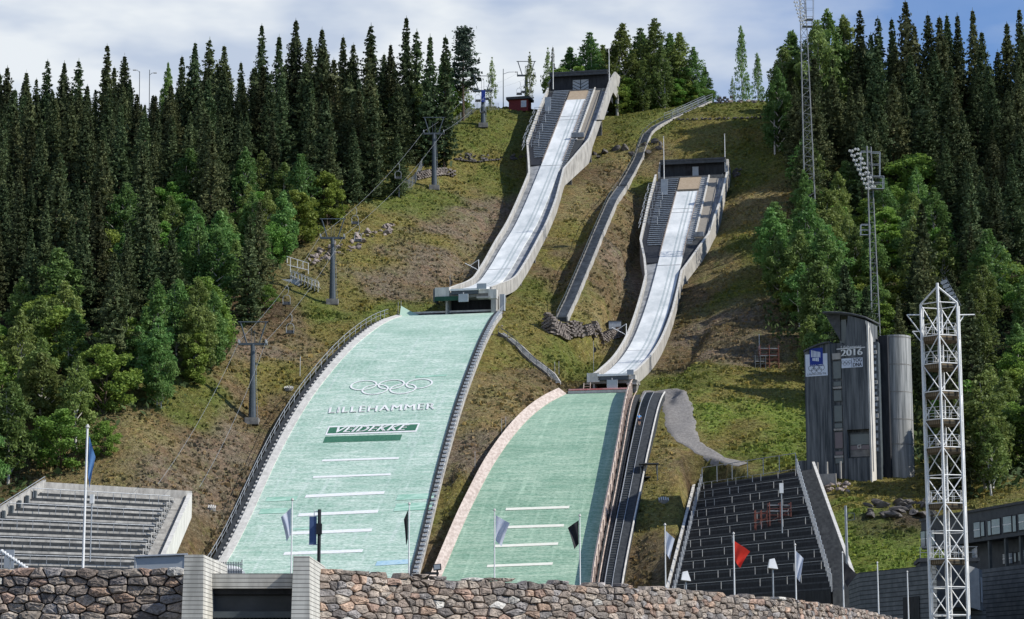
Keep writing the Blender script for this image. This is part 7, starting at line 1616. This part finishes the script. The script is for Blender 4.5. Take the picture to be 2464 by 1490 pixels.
tx,ty=tx[keep],ty[keep]
fx=tx-GX0; fy=ty-GY0; i=fx.astype(int);j=fy.astype(int);fx-=i;fy-=j
tz=HH[j,i]*(1-fx)*(1-fy)+HH[j,i+1]*fx*(1-fy)+HH[j+1,i]*(1-fx)*fy+HH[j+1,i+1]*fx*fy
gcx=groundcol(np.c_[tx,ty])
# keep out of path and stands
pp=[hit(a,b_) for a,b_ in((1545,947),(1612,958),(1636,1020),(1668,1078),(1750,1114),(1800,1125))]
k2=np.ones(len(tx),bool)
for a,b_ in zip(pp[:-1],pp[1:]):
    ex_,ey_=b_.x-a.x,b_.y-a.y; t=np.clip(((tx-a.x)*ex_+(ty-a.y)*ey_)/(ex_**2+ey_**2),0,1); k2&=np.hypot(tx-a.x-ex_*t,ty-a.y-ey_*t)>2.3
for P_ in STAIRS:
    for a,b_ in zip(P_[:-1],P_[1:]):
        ex_,ey_=b_.x-a.x,b_.y-a.y; t=np.clip(((tx-a.x)*ex_+(ty-a.y)*ey_)/(ex_**2+ey_**2),0,1); k2&=np.hypot(tx-a.x-ex_*t,ty-a.y-ey_*t)>1.4
for q in ([BLs,BRs,TRs,TLs],[BLl,BRl,TRl,TLl]):
    ins=np.ones(len(tx),bool)
    for n_ in range(4):
        a,b_=q[n_],q[(n_+1)%4]; e=np.array([b_.x-a.x,b_.y-a.y]); e/=np.hypot(*e); ins&=((tx-a.x)*-e[1]+(ty-a.y)*e[0])>-4
    k2&=~ins
lum=gcx.sum(1); k2&=lum>.12
tx,ty,tz,gcx=tx[k2],ty[k2],tz[k2],gcx[k2]; n_=len(tx)
clump=vnoise(tx+900,ty,1.3,21)+vnoise(tx+900,ty,4.,22); hh=(.13+.24*r.rand(n_)**2)*(1+1.1*np.clip(clump,-.4,.8)); grn=np.clip((gcx[:,1]-gcx[:,0])/.03,-.5,1); 
VV=np.zeros((n_,3,4,3)); 
for k in range(3):
    a=r.rand(n_)*6.283; w=hh*(.45+.4*r.rand(n_)); dx,dy=np.cos(a)*w,np.sin(a)*w; lx,ly=r.uniform(-.5,.5,n_)*hh,r.uniform(-.5,.5,n_)*hh; ox,oy=r.uniform(-.2,.2,n_),r.uniform(-.2,.2,n_)
    for q,(s_,u) in enumerate(((-1,0),(1,0),(.7,1),(-.6,.85))): VV[:,k,q,0]=tx+ox+dx*s_+lx*u; VV[:,k,q,1]=ty+oy+dy*s_+ly*u; VV[:,k,q,2]=tz-.06+hh*u
vv=VV.reshape(-1,3).astype(np.float32); me=bpy.data.meshes.new('grass_tufts'); me.vertices.add(len(vv)); me.vertices.foreach_set('co',vv.ravel()); me.loops.add(len(vv)); me.loops.foreach_set('vertex_index',np.arange(len(vv),dtype=np.int32)); me.polygons.add(len(vv)//4); me.polygons.foreach_set('loop_start',np.arange(0,len(vv),4,dtype=np.int32)); me.update(calc_edges=True)
var=(.80+.5*r.rand(n_))[:,None]; tc_=gcx*var*np.array([1.,1.,.85]); dry=(r.rand(n_)<.22)[:,None]; tc_=np.where(dry,tc_*np.array([1.35,1.15,.95]),tc_); cc4=np.repeat(np.c_[tc_,np.ones(n_)],12,axis=0).astype(np.float32)
ca=me.color_attributes.new('Col','FLOAT_COLOR','POINT'); ca.data.foreach_set('color',cc4.ravel())
tm_=bpy.data.materials.new('grass_blades'); tm_.use_nodes=True; n=tm_.node_tree.nodes;l=tm_.node_tree.links; at=n.new('ShaderNodeAttribute'); at.attribute_name='Col'; b=n['Principled BSDF']; b.inputs['Roughness'].default_value=.8; b.inputs['Specular IOR Level'].default_value=.15; l.new(at.outputs['Color'],b.inputs['Base Color']); t_=n.new('ShaderNodeBsdfTranslucent'); l.new(at.outputs['Color'],t_.inputs[0]); ms_=n.new('ShaderNodeMixShader'); ms_.inputs[0].default_value=.3; l.new(b.outputs[0],ms_.inputs[1]); l.new(t_.outputs[0],ms_.inputs[2]); l.new(ms_.outputs[0],n['Material Output'].inputs[0])
me.materials.append(tm_); gt=bpy.data.objects.new('grass_tufts',me); S.collection.objects.link(gt); gt['kind']='stuff'; gt['label']='tufts of grass and dry weeds covering the open slopes'; gt['category']='grass'
bpy.context.view_layer.update()
